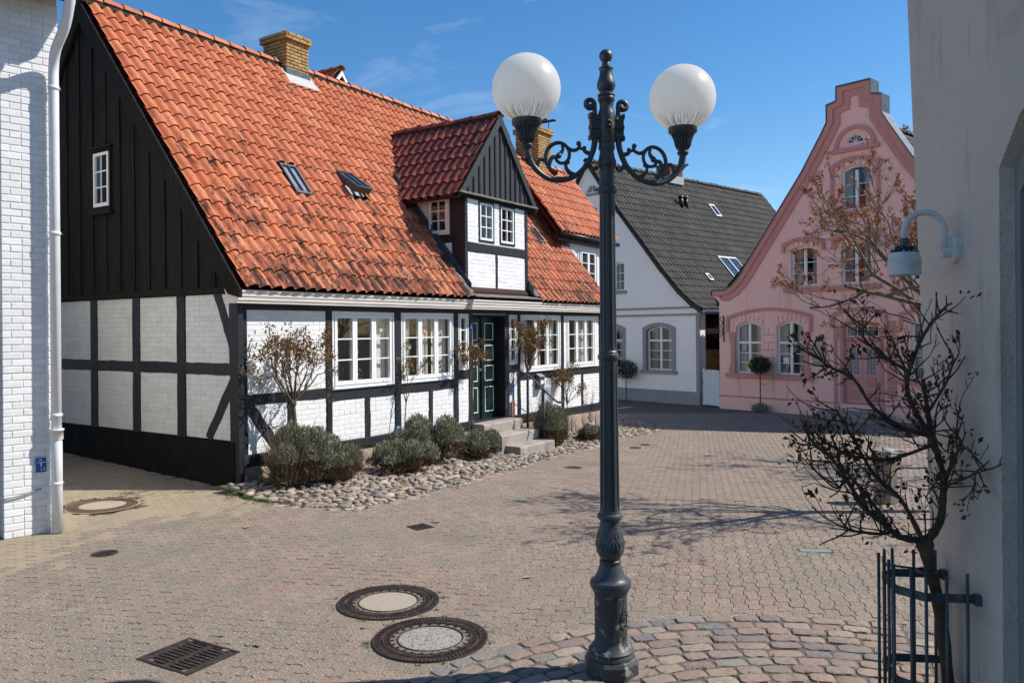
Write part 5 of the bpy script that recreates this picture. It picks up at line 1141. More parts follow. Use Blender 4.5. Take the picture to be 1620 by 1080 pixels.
chimney(gr_, -5.3, -4.6, 4.6, 5.5, 8.2, 9.05, 'brick_red', 'mortar_chimney', False, GH, 60); MB().box(-5.36, 4.55, 9.05, -4.54, 5.56, 9.12).build('chimney_cap', 'lead', gr_); MB().box(-5.33, 4.57, 8.3, -4.55, 5.53, 8.62).build('chimney_flashing', 'flashing_pale', gr_)

# ------------------------------------------------------------------ yard gate between the grey and the pink house
GT = Frame('yard_gate', (6.42, 26.9), (.28, -.67), float(gz(6.5, 26.6))); gt_ = GT.root; tag(gt_, 'white boarded yard gate with number 14 between grey and pink house', 'gate')
gwid = .93
for k in range(9):
    a = .02+k*(gwid-.04)/9; MB().box(a+.003, .0, .04, a+(gwid-.04)/9-.003, .03+.002*(k % 2), 1.22).build('gate_board', 'gate_white', gt_)
MB().box(.02, -.02, .06, gwid-.02, -.002, .14).build('gate_rail', 'gate_white', gt_); MB().box(.0, .033, .0, .06, .08, 1.26).build('gate_post', 'gate_white', gt_); MB().box(.02, -.025, 1.14, gwid-.02, -.002, 1.22).build('gate_rail', 'gate_white', gt_)
MB().tube([(.06, -.01, .78), (.06, -.06, .78), (.14, -.06, .78)], .012, 6).build('handle', 'gutter_black', gt_)
text_mesh('14', .10, 'lettering', 'gutter_black', gt_, Matrix.Translation((.2, -.027, 1.185)) @ Matrix.Rotation(R(90), 4, 'X'))
YW = Frame('yard_shed', GT.w(-.3, 3.2, 0), (.8, -.6)); tag(YW.root, 'brick yard shed with dark timber lean-to seen over white gate', 'shed')
m = MB(); m.box(-1.5, 0, -.5, 3.5, .2, 3.0); ys_ = m.build('wall', 'mortar_chimney', YW.root); yb = Pieces('brick', 'brick_yellow', ys_, BRICK, YW.M); Wall((0, 0, 0), (1, 0, 0), (0, -1, 0)).bricks(yb, -1.5, 3.5, .1, 3.0); yb.finish(0, 'bricks')
MB().box(-1.5, -1.2, 2.5, 3.5, 0, 2.62).build('lean_to_roof', 'board_black', YW.root); MB().box(.5, -.1, 0, .62, -.002, 2.5).build('post', 'board_weathered', YW.root)

# ------------------------------------------------------------------ pink house
PK = Frame('pink_house', (6.77, 26), (.67, -.742)); pk = PK.root; tag(pk, 'pink plastered house with stepped curved gable and white arched windows', 'house')
PF = Wall((0, 0, 0), (1, 0, 0), (0, -1, 0)); PC = 4.52
half = [(-.0, -1.0), (0, 3.02), (-.10, 3.14), (-.20, 3.24), (-.20, 3.41), (.28, 3.42), (.53, 3.55), (.78, 3.80), (1.05, 4.17), (2.31, 5.92), (2.94, 6.79), (3.58, 7.84), (3.74, 8.13), (3.74, 8.63), (4.03, 8.69), (4.04, 9.10)]
outl = half+[(2*PC-u_, z_) for u_, z_ in half[::-1]]
pw1 = [(.61, 1.50, .74, 2.22, .16), (2.03, 2.92, .74, 2.22, .16)]; pu = [(2.53, 3.36, 3.42, 4.52, .10), (4.09, 4.90, 3.42, 4.52, .10), (5.65, 6.45, 3.42, 4.52, .10)]; pt = [(4.10, 4.94, 5.52, 6.66, .14)]
pw2 = [(6.0, 6.9, .74, 2.22, .16), (7.6, 8.5, .74, 2.22, .16)]; PD = (4.02, 5.16, -.02, 2.25, .12); PS = (4.52, 7.42, .24)
psemi = [(PS[0]+PS[2]*math.cos(a), PS[1]+PS[2]*math.sin(a)) for a in np.linspace(0, math.pi, 11)]
wall_with_holes('front_wall', 'plaster_pink', pk, PF, outl[::-1], [arch_poly(*w) for w in pw1+pu+pt+pw2+[PD]]+[psemi], -.40, 0)
m = MB(); m.box(.0, .4, -1, .03, 10, 3.3); m.box(2*PC-.03, .4, -1, 2*PC, 10, 3.3); m.build('side_wall', 'plaster_pink', pk)
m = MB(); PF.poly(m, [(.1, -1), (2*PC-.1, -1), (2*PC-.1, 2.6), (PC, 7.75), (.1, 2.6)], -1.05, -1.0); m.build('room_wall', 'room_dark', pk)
# moulded gable edge in two steps of darker pink
def offset_in(pts, d):
    out_ = []; n = len(pts)
    for i in range(n):
        a = np.array(pts[max(i-1, 0)]); b = np.array(pts[i]); c_ = np.array(pts[min(i+1, n-1)]); t1 = b-a if i else c_-b; t2 = c_-b if i < n-1 else b-a
        t1 = t1/np.linalg.norm(t1); t2 = t2/np.linalg.norm(t2); n1 = np.array([t1[1], -t1[0]]); n2 = np.array([t2[1], -t2[0]]); bis = n1+n2; bis /= np.linalg.norm(bis); k = d/max(.45, bis@n1); out_.append(tuple(b+bis*k))
    return out_
edge = outl[3:-3]
for w0, w1, d1, nm in ((0, .17, .10, 'gable_moulding'), (.17, .36, .05, 'gable_band')):
    O = offset_in(edge, w0); I_ = offset_in(edge, w1); k = len(O); m = MB()
    m.add([PF.p(*p, d1) for p in O]+[PF.p(*p, d1) for p in I_]+[PF.p(*p, -.01) for p in O]+[PF.p(*p, -.01) for p in I_], [(i, i+1, k+i+1, k+i) for i in range(k-1)]+[(i, 2*k+i, 2*k+i+1, i+1) for i in range(k-1)]+[(k+i, k+i+1, 3*k+i+1, 3*k+i) for i in range(k-1)]+[(0, k, 3*k, 2*k), (k-1, 3*k-1, 4*k-1, 2*k-1)]); m.build(nm, 'trim_pink', pk)
# sheet metal coping on the gable
O = offset_in(edge, -.02); k = len(O); m = MB()
m.add([PF.p(*p, .13) for p in O]+[PF.p(*p, -.42) for p in O]+[PF.p(p[0], p[1]-.05, .13) for p in O]+[PF.p(p[0], p[1]-.05, -.42) for p in O], [(i, i+1, k+i+1, k+i) for i in range(k-1)]+[(i, 2*k+i, 2*k+i+1, i+1) for i in range(k-1)]+[(k+i, k+i+1, 3*k+i+1, 3*k+i) for i in range(k-1)]); m.build('coping', 'lead', pk)
# roof behind the gable
psl = 1.42; m = MB()
[m.prism([(PC, .35, 8.15), (PC, 10, 8.15), (PC+s_*4.85, 10, 8.15-4.85*1.06), (PC+s_*4.85, .35, 8.15-4.85*1.06)], (0, 0, -.1)) for s_ in (-1, 1)]; proof = m.build('roof', 'roof_deck', pk)
p_ = Pieces('roof_tile', 'tile_grey', proof, TILES, PK.M, True); pu_ = np.array([1, 0, 1.06])/math.hypot(1, 1.06)
lay_tiles(p_, (PC-4.85, 10, 8.15-4.85*1.06), (0, -1, 0), pu_, 46, 20, .21, .35); lay_tiles(p_, (PC+4.85, .35, 8.15-4.85*1.06), (0, 1, 0), pu_*np.array([-1, 1, 1]), 46, 20, .21, .35); p_.finish(0, 'roof_tiles'); ridge_tiles(proof, (PC, .35, 8.2), (PC, 10, 8.2), 'tile_grey', .13)
m = MB(); m.prism([(PC+.1, .36, 8.3), (PC+4.8, .36, 8.3-4.7*1.06), (PC+4.8, .55, 8.4-4.7*1.06), (PC+.1, .55, 8.4)], (0, 0, -.05)); m.build('roof_flashing', 'flashing_pale', pk)
# windows and their plaster surrounds
for w in pw1+pw2: arched_window(PF, pk, w, 2, 3, .50, d=-.10)
for w in pu+pt: arched_window(PF, pk, w, 2, 3, .3, d=-.10, transom=False)
def hood(u0, u1, z0, rise, t=.10, drop=.42, d=.06, n=16, name='hood_mould'):
    top = [(u0+(u1-u0)*k/n, z0+rise*(1-((k/n)*2-1)**2)) for k in range(n+1)]; O = [(u0, z0-drop)]+top+[(u1, z0-drop)]
    I_ = [(u0+t, z0-drop)]+[(u0+t+(u1-u0-2*t)*k/n, z0-t+rise*(1-((k/n)*2-1)**2)) for k in range(n+1)]+[(u1-t, z0-drop)]; k = len(O); m = MB()
    m.add([PF.p(*p, d) for p in O]+[PF.p(*p, d) for p in I_]+[PF.p(*p, -.01) for p in O]+[PF.p(*p, -.01) for p in I_], [(i, i+1, k+i+1, k+i) for i in range(k-1)]+[(i, 2*k+i, 2*k+i+1, i+1) for i in range(k-1)]+[(k+i, k+i+1, 3*k+i+1, 3*k+i) for i in range(k-1)]+[(0, k, 3*k, 2*k), (k-1, 3*k-1, 4*k-1, 2*k-1)]); return m.build(name, 'trim_pink', pk)
hood(.30, 3.20, 2.56, .24, .085, .50); hood(5.70, 8.8, 2.56, .24, .085, .50); hood(3.80, 5.40, 2.58, .16, .085, .42)
hood(2.25, 3.62, 4.72, .16, .10, .28); hood(3.82, 5.2, 4.72, .16, .10, .28); hood(5.4, 6.7, 4.72, .16, .10, .28); hood(3.80, 5.22, 6.86, .18, .10, .95)
for u0, u1, zb, zt in ((.38, .60, .74, 2.06), (2.93, 3.14, .74, 2.06), (3.86, 4.0, -.3, 2.16), (5.17, 5.34, -.3, 2.16)):
    m = MB(); PF.poly(m, [(u0, zb), (u1, zb), (u1, zt), (u0, zt), (u0, zt-.25), (u0+.06, zt-.35), (u0+.06, zb+.32), (u0, zb+.2)] if u0 < 2 else [(u0, zb), (u1, zb), (u1, zb+.2), (u1-.06, zb+.32), (u1-.06, zt-.35), (u1, zt-.25), (u1, zt), (u0, zt)], -.01, .045); m.build('window_jamb', 'trim_pink', pk)
for u0, u1, z in ((.29, 3.22, .60), (5.7, 8.8, .60), (2.33, 5.2, 3.24), (3.85, 5.15, 5.36)):
    m = MB(); PF.poly(m, [(u0, z), (u1, z), (u1+.04, z+.10), (u1+.04, z+.14), (u0-.04, z+.14), (u0-.04, z+.10)], -.12, .09); m.build('window_sill', 'trim_pink', pk)
def quoins(u0, u1, z0, zs_, rise, nb=7, joint=False):
    """wedge stones of the flat plaster arch over one window"""
    f_ = lambda u_: zs_+rise*(1-((u_-u0)/(u1-u0)*2-1)**2); us_ = np.linspace(u0, u1, 9); m = MB(); PF.poly(m, [(u_, f_(u_)+.025) for u_ in us_]+[(u_+(u_-(u0+u1)/2)*.12, f_(u_)+.215) for u_ in us_[::-1]], -.01, .004); m.build('arch_joint', 'joint_pink', pk)
    for k in range(nb):
        a, b = u0+(u1-u0)*(k+.07)/nb, u0+(u1-u0)*(k+.93)/nb; f = lambda u_: zs_+rise*(1-((u_-u0)/(u1-u0)*2-1)**2); sk = lambda u_: u_+(u_-(u0+u1)/2)*.12
        m = MB(); PF.poly(m, [(a, f(a)+.02), (b, f(b)+.02), (sk(b), f(b)+.22), (sk(a), f(a)+.22)], -.01, .012); m.build('arch_stone', 'plaster_pink', pk)
for w in pw1+pw2: quoins(w[0]-.04, w[1]+.04, 0, w[3], w[4])
for w in pu: quoins(w[0]-.04, w[1]+.04, 0, w[3], w[4], 6)
w = pt[0]; quoins(w[0]-.04, w[1]+.04, 0, w[3], w[4], 6); quoins(3.98, 5.2, 0, 2.26, .12, 8)
m = MB(); PF.rect(m, 1.565, 1.965, .79, 2.2, -.01, .004); m.build('block_joint', 'joint_pink', pk)
for r in range(6):                                              # rusticated blocks between the two windows
    z0, z1 = (.78+r*.24), .78+(r+1)*.24-.02
    for a, b in (((1.56, 1.755), (1.775, 1.97)) if r % 2 else ((1.56, 1.97),)): m = MB(); PF.rect(m, a, b, z0, z1, -.01, .012); m.build('plaster_block', 'plaster_pink', pk)
for r in range(6):
    for a, b in ((5.36, 5.62),): m = MB(); PF.rect(m, a, b, .2+r*.36, .2+(r+1)*.36-.012, -.01, .012); m.build('plaster_block', 'trim_pink', pk)
m = MB(); arcp = [(PS[0]+.60*math.cos(a), PS[1]-.12+.62*math.sin(a)) for a in np.linspace(0, math.pi, 18)]; arci = [(PS[0]+.49*math.cos(a), PS[1]-.12+.51*math.sin(a)) for a in np.linspace(0, math.pi, 18)]; k = 18
m.add([PF.p(*p, .06) for p in arcp]+[PF.p(*p, .06) for p in arci]+[PF.p(*p, -.01) for p in arcp]+[PF.p(*p, -.01) for p in arci], [(i, i+1, k+i+1, k+i) for i in range(k-1)]+[(i, 2*k+i, 2*k+i+1, i+1) for i in range(k-1)]+[(k+i, k+i+1, 3*k+i+1, 3*k+i) for i in range(k-1)]); PF.rect(m, PS[0]-.70, PS[0]+.70, PS[1]-.24, PS[1]-.125, -.01, .10); m.build('lunette_hood', 'trim_pink', pk)
m = MB(); m.tube([PF.p(PS[0]+PS[2]*math.cos(a), PS[1]+PS[2]*math.sin(a), -.06) for a in np.linspace(0, math.pi, 12)], .025, 5); [m.tube([PF.p(PS[0], PS[1]+.03, -.06), PF.p(PS[0]+PS[2]*math.cos(a), PS[1]+PS[2]*math.sin(a), -.06)], .012, 4) for a in (R(40), R(75), R(105), R(140))]; PF.rect(m, PS[0]-PS[2], PS[0]+PS[2], PS[1]-.02, PS[1]+.025, -.1, -.03); so = m.build('lunette', 'paint_white', pk); MB().add([PF.p(u_, z_, -.09) for u_, z_ in psemi], [tuple(range(len(psemi)))]).build('pane', 'glass', so)
m = MB(); PF.rect(m, .0, 3.98, -1, -.02, -.02, .04); PF.rect(m, 5.2, 2*PC, -1, -.02, -.02, .04); m.build('plinth', 'plaster_pink', pk); m = MB(); PF.rect(m, .0, 3.98, -.03, .02, -.02, .055); PF.rect(m, 5.2, 2*PC, -.03, .02, -.02, .055); m.build('plinth_moulding', 'trim_pink', pk)
# double door with white lattice panes under a fanlight
d = -.22; m = MB(); PF.rect(m, 4.02, 4.12, -.02, 2.25, d-.06, d+.01); PF.rect(m, 5.06, 5.16, -.02, 2.25, d-.06, d+.01); PF.rect(m, 4.12, 5.06, 1.78, 1.90, d-.06, d+.05); PF.rect(m, 4.12, 5.06, 2.22, 2.34, d-.06, d+.01); m.build('door_frame', 'trim_pink', pk)
m = MB(); [PF.rect(m, a-.012, a+.012, 1.90, 2.24, d-.04, d) for a in (4.14, 4.44, 4.74, 5.04)]; PF.rect(m, 4.12, 5.06, 1.90, 1.93, d-.045, d-.004); PF.rect(m, 4.12, 5.06, 2.2, 2.23, d-.045, d-.004); fl = m.build('fanlight', 'paint_white', pk)
for a, b in ((4.15, 4.43), (4.45, 4.73), (4.75, 5.03)): MB().add([PF.p(a, 1.92, d-.02), PF.p(b, 1.92, d-.02), PF.p(b, 2.22, d-.02), PF.p(a, 2.22, d-.02)], [(0, 1, 2, 3)]).build('pane', 'glass', fl)
for a, b in ((4.125, 4.585), (4.595, 5.055)):
    m = MB(); x0, x1 = a+.10, b-.10; PF.rect(m, a, x0, -.0, 1.77, d-.05, d); PF.rect(m, x1, b, -.0, 1.77, d-.05, d); PF.rect(m, x0, x1, 1.60, 1.77, d-.05, d); PF.rect(m, x0, x1, .0, .82, d-.05, d); leaf = m.build('door_leaf', 'door_pink', pk)
    for z0, z1 in ((.10, .40), (.48, .76)): m = MB(); PF.rect(m, x0-.02, x1+.02, z0, z1, d, d+.015); m.build('door_panel', 'trim_pink', leaf)
    MB().add([PF.p(x0, .82, d-.03), PF.p(x1, .82, d-.03), PF.p(x1, 1.6, d-.03), PF.p(x0, 1.6, d-.03)], [(0, 1, 2, 3)]).build('pane', 'glass', leaf)
    m = MB(); cx_, n_ = (x0+x1)/2, 6
    for r in range(n_):
        zc = .885+r*.13
        for k_ in range(3):
            uc = x0+.043+k_*.087; m.tube([PF.p(uc+.045*math.cos(t), zc+.062*math.sin(t), d-.01) for t in np.linspace(0, 2*math.pi, 9)], .007, 4, False); m.tube([PF.p(uc-.04, zc-.06, d-.01), PF.p(uc+.04, zc+.06, d-.01)], .006, 4); m.tube([PF.p(uc+.04, zc-.06, d-.012), PF.p(uc-.04, zc+.06, d-.012)], .006, 4)
    m.build('lattice', 'lattice_white', leaf)
PKS = float(gz(*PK.w(4.6, -.6, 0)[:2]))
o = MB().box(-.85, -.75, -.3, .95, .0, .22-.0).build('door_step', 'stone_step'); o.location = (*PK.w(4.55, -.045, 0)[:2], PKS); o.rotation_euler = (0, 0, PK.rz); tag(o, 'low grey stone doorstep of pink house', 'step')
e = plate('memorial_plaque', PK, (3.40, -.005, 1.46), .42, .46, 'plaque_clear', 'square plaque with dark wavy figure on pink wall beside the door', 'plaque', dep=.03)
m = MB(); m.prism([(-.205, -.031, .215), (-.06, -.031, .215), (-.10, -.031, .12), (-.03, -.031, .0), (-.0, -.031, -.1), (-.06, -.031, -.21), (-.205, -.031, -.21)], (0, -.003, 0)); m.build('dark_figure', 'trim_grey', e)
for sx in (-.18, .18): [MB().box(sx-.012, -.04, sz-.012, sx+.012, -.03, sz+.012).build('bolt', 'zinc', e) for sz in (-.2, .2)]
MB().box(-.2, -.02, -.42, .2, .0, -.27).build('lower_plate', 'stone_step', e)
fg = empty('wall_ornament', PK.w(3.42, -.06, 1.78), PK.rz); tag(fg, 'small black figure ornament perched above plaque on pink wall', 'ornament'); m = MB(); m.sphere((0, 0, .06), .07, 10, .8); m.sphere((-.07, 0, .10), .035, 8); m.tube(spline([(.05, 0, .04), (.11, 0, .08), (.12, 0, .16), (.08, 0, .18)], 4), [.02+.012*math.sin(i/12*3.1) for i in range(13)], 6); m.build('body', 'gutter_black', fg, True); MB().box(-.13, -.03, -.015, .13, .05, .0).build('base', 'gutter_black', fg)
ib = empty('iron_bracket', PK.w(.17, .0, 2.16), PK.rz); tag(ib, 'black wrought iron scroll bracket on left edge of pink house', 'bracket'); MB().box(-.015, -.03, -.42, .015, .0, .42).build('backplate', 'gutter_black', ib)
m = MB()
for sgn, z0 in ((1, .2), (-1, -.15), (1, -.02)):
    m.tube([(-.03-.16*(1-t)*math.cos(t*9), -.22*(1-t*.3)-.09*math.sin(t*9)*(1-t), z0+sgn*.15*(1-t)*math.sin(t*9)) for t in np.linspace(0, .9, 22)], .011, 5)
m.tube([(0, -.02, .4), (-.05, -.42, .28)], .011, 5); m.build('scroll', 'gutter_black', ib)
# things in the pink house windows
plate('shop_notice', PK, (.86, .10, 1.55), .17, .15, 'zinc', 'small blue-grey notice in left window of pink house', 'notice'); plate('window_notice', PK, (2.30, .10, 1.17), .19, .19, 'sign_white', 'white rounded notice in right window of pink house', 'notice')
e = empty('picture_frame', PK.w(2.80, .12, .82), PK.rz); e.rotation_euler = (R(-8), R(12), PK.rz); tag(e, 'white picture frame leaning inside right window of pink house', 'picture frame'); m = MB(); [m.box(*q) for q in ((-.07, 0, 0, -.05, .02, .25), (.05, 0, 0, .07, .02, .25), (-.05, 0, .23, .05, .02, .25), (-.05, 0, 0, .05, .02, .02))]; m.build('frame', 'sign_white', e)
e = empty('vase', PK.w(.98, .16, .80), PK.rz); tag(e, 'small yellow vase in left window of pink house', 'vase'); MB().lathe([(.04, 0), (.07, .08), (.05, .18), (.03, .24), (.05, .28)], 14).build('body', 'flower_yellow', e, True)

# ------------------------------------------------------------------ white brick house at the left edge
WB = Frame('white_brick_house', (-5.05, 8.9), (.715, .70)); wr = WB.root; tag(wr, 'white painted brick house corner at left edge with white downpipe', 'house')
WF = Wall((0, 0, 0), (1, 0, 0), (0, -1, 0)); WS = Wall((0, 0, 0), (0, 1, 0), (1, 0, 0)); WJ = Wall((-.555, 0, 0), (0, 1, 0), (-1, 0, 0))
m = MB(); m.box(-.548, .007, -.3, -.007, 6, 6.3); m.box(-5, .30, -.3, -.5481, .5, 6.3); ww = m.build('wall', 'mortar_white', wr)
wb = Pieces('brick', 'brick_white', ww, BRICK, WB.M)
WF.bricks(wb, -.555, .0, .0, 5.85, .215, .0765, .009, -.0025, .012); WS.bricks(wb, .045, 6, .0, 5.85, .215, .0765, .009, -.0025, .012); WJ.bricks(wb, .045, .30, .0, 5.85, .215, .0765, .009, -.0025, .012)
wb.finish(300)
wb2 = Pieces('side_brick', 'brick_white', ww, BRICK, WB.M); Wall((0, .297, 0), (1, 0, 0), (0, -1, 0)).bricks(wb2, -3.5, -.56, 2.5, 5.85, .215, .0765, .009, -.0025, .012); Wall((0, .297, 0), (1, 0, 0), (0, -1, 0)).bricks(wb2, -3.5, -1.7, .0, 2.5, .215, .0765, .009, -.0025, .012); wb2.finish(0, 'side_bricks')
MB().box(-1.6, .22, -.1, -.58, .295, 2.3).build('door_leaf', 'door_dark', wr); MB().box(-1.7, .2, 2.3, -.575, .29, 2.45).build('door_head', 'paint_white', wr)
m = MB(); m.prism([(-5, .2, 6.0), (-5, -.45, 5.86), (-5, -.45, 5.94), (-5, -.1, 6.2), (-5, .3, 6.5)], (5.2, 0, 0)); m.build('eave', 'board_black', wr)
m = MB(); m.prism([(-5, -.5, 5.98), (-5, 4, 10.4), (-5, 4, 10.25), (-5, -.4, 5.9)], (5.3, 0, 0)); m.build('roof', 'tile_grey', wr)
m = MB(); m.tube([(-5, -.56, 5.96), (.12, -.56, 5.93)], .075, 10); m.build('gutter', 'zinc', wr, True)
m = MB(); m.tube(spline([(-.02, -.56, 5.95), (-.02, -.55, 5.78), (-.03, -.40, 5.52), (-.07, -.20, 5.30), (-.07, -.105, 5.12), (-.07, -.10, 4.9)], 5)+[(-.07, -.10, .02)], .052, 14); dpp = m.build('downpipe', 'pipe_white', wr, True)
for z in (4.9, 3.3, 1.30, .55): MB().lathe([(.053, z-.02), (.058, z-.02), (.058, z+.02), (.053, z+.02)], 14, (-.07, -.10), False).build('pipe_clip', 'pipe_white', wr, True); m = MB(); m.tube([(-.07, -.05, z), (-.07, .02, z)], .008, 5); m.tube([(-.013, -.10, z), (.0, -.10, z)], .012, 6); m.build('clip_screw', 'zinc', wr)
MB().lathe([(.053, 1.02), (.068, 1.04), (.068, 1.13), (.075, 1.13), (.075, 1.15), (.053, 1.15)], 16, (-.07, -.10), False).build('pipe_collar', 'pipe_white', wr, True)
MB().lathe([(.053, 1.02), (.057, 1.0), (.057, .012), (.053, .012)], 14, (-.07, -.10), False).build('pipe_foot', 'pipe_white', wr, True)
m = MB(); m.tube(spline([(-.60, .02, .33), (-.56, -.02, .42), (-.54, -.02, .44), (-.40, -.02, .455), (-.20, -.018, .50)], 4), .008, 5); m.build('cable', 'zinc', wr)
e = plate('hydrant_sign', WB, (-.205, -.016, .76), .10, .155, 'sign_blue', 'blue hydrant sign with white T symbol on white brick wall beside downpipe', 'sign', [('1,2', .045, .015, -.045, 'sign_white'), ('1980', .022, -.01, .055, 'sign_white')])
m = MB(); m.box(-.037, -.009, .025, .037, -.0065, .032); m.box(-.005, -.009, -.015, .005, -.0065, .025); m.build('symbol', 'sign_white', e)

# ------------------------------------------------------------------ grey plastered building at the right edge
RB = Frame('plastered_building', (2.36, 4.5), (-.138, -.99)); rb = RB.root; tag(rb, 'shaded grey plastered building corner with recessed doorway at right edge', 'building')
RF = Wall((0, 0, 0), (1, 0, 0), (0, -1, 0))
def cx0(z): return .0-.095*(z-.9)
out = [(cx0(-.5), -.5), (8, -.5), (8, 7.5), (cx0(7.5), 7.5)]
hole = [(.85, -.5+.02), (2.15, -.48), (2.15, 2.92), (1.95, 3.12), (1.6, 3.25), (1.4, 3.25), (1.05, 3.12), (.85, 2.92)]
wall_with_holes('side_wall', 'plaster_grey', rb, RF, out, [hole], -.066, 0)
inn = [(.90, -.48), (2.1, -.48), (2.1, 2.80), (1.92, 2.98), (1.6, 3.10), (1.4, 3.10), (1.08, 2.98), (.90, 2.80)]
wall_with_holes('door_surround', 'plaster_dark_trim', rb, RF, hole, [inn], -.30, -.0661)
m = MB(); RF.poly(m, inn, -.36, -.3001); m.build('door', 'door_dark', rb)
m = MB(); V = [RF.p(cx0(z), z, 0) for z in (-.5, 7.5)]+[RF.p(cx0(z), z, -6) for z in (-.5, 7.5)]; m.add(V, [(0, 1, 3, 2)]); m.build('end_wall', 'plaster_grey', rb)
m = MB(); RF.rect(m, -.8, 8, 7.5, 7.7, -6, .1); m.build('roof_slab', 'zinc', rb)
# wall lamp: swan neck, rosette, peeling shade
wl = Frame('wall_lamp', RB.w(.375, .0, 2.55)[:2], (-.138, -.99), 2.55); tag(wl.root, 'white swan-neck wall lamp with peeling dome shade on grey plaster', 'wall lamp'); w_ = wl.root; w_.scale = (.86, .86, .86); w_.location.z = 2.58
m = MB(); m.tube([(0, 0, .02), (0, -.03, .02)], .085, 24); m.tube([(0, -.03, .02), (0, -.036, .02)], [.085, .075], 24); ro = m.build('rosette', 'lamp_paint_white', w_); smooth_by_angle(ro)
m = MB(); m.tube([(0, -.03, .0), (0, -.085, .0)], .032, 14); smooth_by_angle(m.build('socket', 'lamp_paint_white', w_))
m = MB(); pts = [(0, -.068, .0)]+[(0, -.068-.115+.115*math.cos(a), .13+.115*math.sin(a)) for a in np.linspace(0, math.pi, 18)]+[(0, -.298, .08)]
m.tube(pts, .020, 12); m.build('neck', 'lamp_paint_white', w_, True)
MB().lathe([(.028, .045), (.028, .085), (.022, .09)], 14, (0, -.298)).build('collar', 'steel_galv', w_)
MB().lathe([(.026, .05), (.05, .045), (.066, .031), (.075, .02), (.082, .003)], 28, (0, -.298), False).build('dome_top', 'lamp_paint_peeled', w_, True); MB().lathe([(.082, .003), (.09, -.02), (.094, -.045)], 28, (0, -.298), False).build('dome', 'lamp_paint_white', w_, True)
m = MB().lathe([(.094, -.046), (.097, -.05), (.097, -.055), (.094, -.06), (.094, -.13), (.088, -.135), (.084, -.13), (.084, -.05)], 28, (0, -.298), False); smooth_by_angle(m.build('shade', 'lamp_paint_white', w_))
MB().sphere((0, -.298, -.085), .045, 12).build('bulb', 'pot_white', w_, True)
# tree guard fixed to the wall
tg = Frame('tree_guard', RB.o[:2], (-.138, -.99)); tag(tg.root, 'dark steel tree guard of upright bars round rose trunk', 'tree guard'); t_ = tg.root
plan = [(.20, 0), (.20, -.27), (.27, -.35), (.50, -.35), (.61, -.25), (.61, 0)]
for z in (.86, .40):
    m = MB()
    for i, (a, b) in enumerate(zip(plan, plan[1:])):
        A_, B_ = np.array(a), np.array(b); n_ = np.array([-(B_-A_)[1], (B_-A_)[0]]); n_ = n_/np.linalg.norm(n_)*.008
        m.prism([(*A_, z-.02), (*B_, z-.02), (*(B_+n_), z-.02), (*(A_+n_), z-.02)], (0, 0, .042))
    for x_ in (.20, .61): m.box(x_-.012, -.03, z-.024, x_+.03, -.0, z+.026)
    m.build('ring', 'steel_galv', t_)
bars = []
for a, b, n in (((.20, -.05), (.20, -.27), 3), ((.27, -.35), (.50, -.35), 4), ((.61, -.25), (.61, -.06), 3)):
    for k in range(n): f = k/(n-1); bars.append((a[0]+(b[0]-a[0])*f, a[1]+(b[1]-a[1])*f))
bars += [(.555, -.30), (.235, -.31)]
for x_, y_ in bars:
    dx = -.012 if x_ < .3 else (.012 if x_ > .54 else 0); dy = -.012 if y_ < -.3 else 0
    MB().tube([(x_+dx, y_+dy, -.1), (x_+dx, y_+dy, random.uniform(.97, 1.0))], .0085, 8).build('bar', 'steel_galv', t_, True)
m = MB(); m.tube([(.30, -.345, .93), (.36, -.20, .93)], .006, 6); m.tube([(.40+.045*math.cos(a), -.17+.045*math.sin(a), .93) for a in np.linspace(0, 6.28, 14)], .009, 6, False); m.build('trunk_tie', 'steel_galv', t_, True)
# ------------------------------------------------------------------ the street lamp
sl = empty('street_lamp', (LAMP[0], LAMP[1], -.01), R(13)); tag(sl, 'dark blue-grey cast iron street lamp with two white globes', 'street lamp')
m = MB(); m.lathe([(.178, 0), (.178, .085), (.165, .105), (.150, .115)], 8); pb = m.build('plinth', 'iron_worn', sl); pb.rotation_euler = (0, 0, R(10))
m = MB(); m.lathe([(.150, .112), (.150, .125), (.140, .14), (.145, .155), (.125, .175), (.110, .20), (.104, .215), (.104, .50), (.110, .52), (.118, .535), (.122, .545)], 40); smooth_by_angle(m.build('drum', 'iron_worn', sl), 35)
m = MB(); m.lathe([(.118, .54), (.130, .555), (.134, .575), (.128, .595), (.108, .605), (.102, .612), (.092, .63), (.080, .66), (.070, .69), (.066, .70), (.070, .708), (.070, .722), (.062, .728)], 40); smooth_by_angle(m.build('shoulder', 'iron_paint', sl), 35)
prof = [(.058, .725), (.070, .745), (.084, .775), (.090, .81), (.088, .85), (.080, .89), (.070, .93), (.064, .965), (.062, .985)]
n = 72; V = []; F = []; pp = []
for i in range(len(prof)-1):
    for k in range(4): t = k/4; pp.append((prof[i][0]*(1-t)+prof[i+1][0]*t, prof[i][1]*(1-t)+prof[i+1][1]*t))
pp.append(prof[-1])
def leafmod(a, z):
    h = (z-.725)/.26; ph = (a*8/(2*math.pi)) % 1; x_ = abs(ph-.5)*2; rib = .045*math.exp(-(x_/.10)**2); vein = .028*math.sin((x_*1.4-h*4.2)*2*math.pi)*(1-.4*h); edge_ = -.05*max(0, (x_-.80)/.2)
    return 1+(rib+vein+edge_)*math.sin(math.pi*min(1, h*1.05+.02))
m = MB(); m.lathe(pp, 96, mod=leafmod); smooth_by_angle(m.build('leaf_bulb', 'iron_paint', sl), 50)
m = MB(); m.lathe([(.062, .98), (.078, .99), (.084, 1.003), (.080, 1.018), (.070, 1.025), (.066, 1.04)], 40); smooth_by_angle(m.build('ring', 'iron_paint', sl), 35)
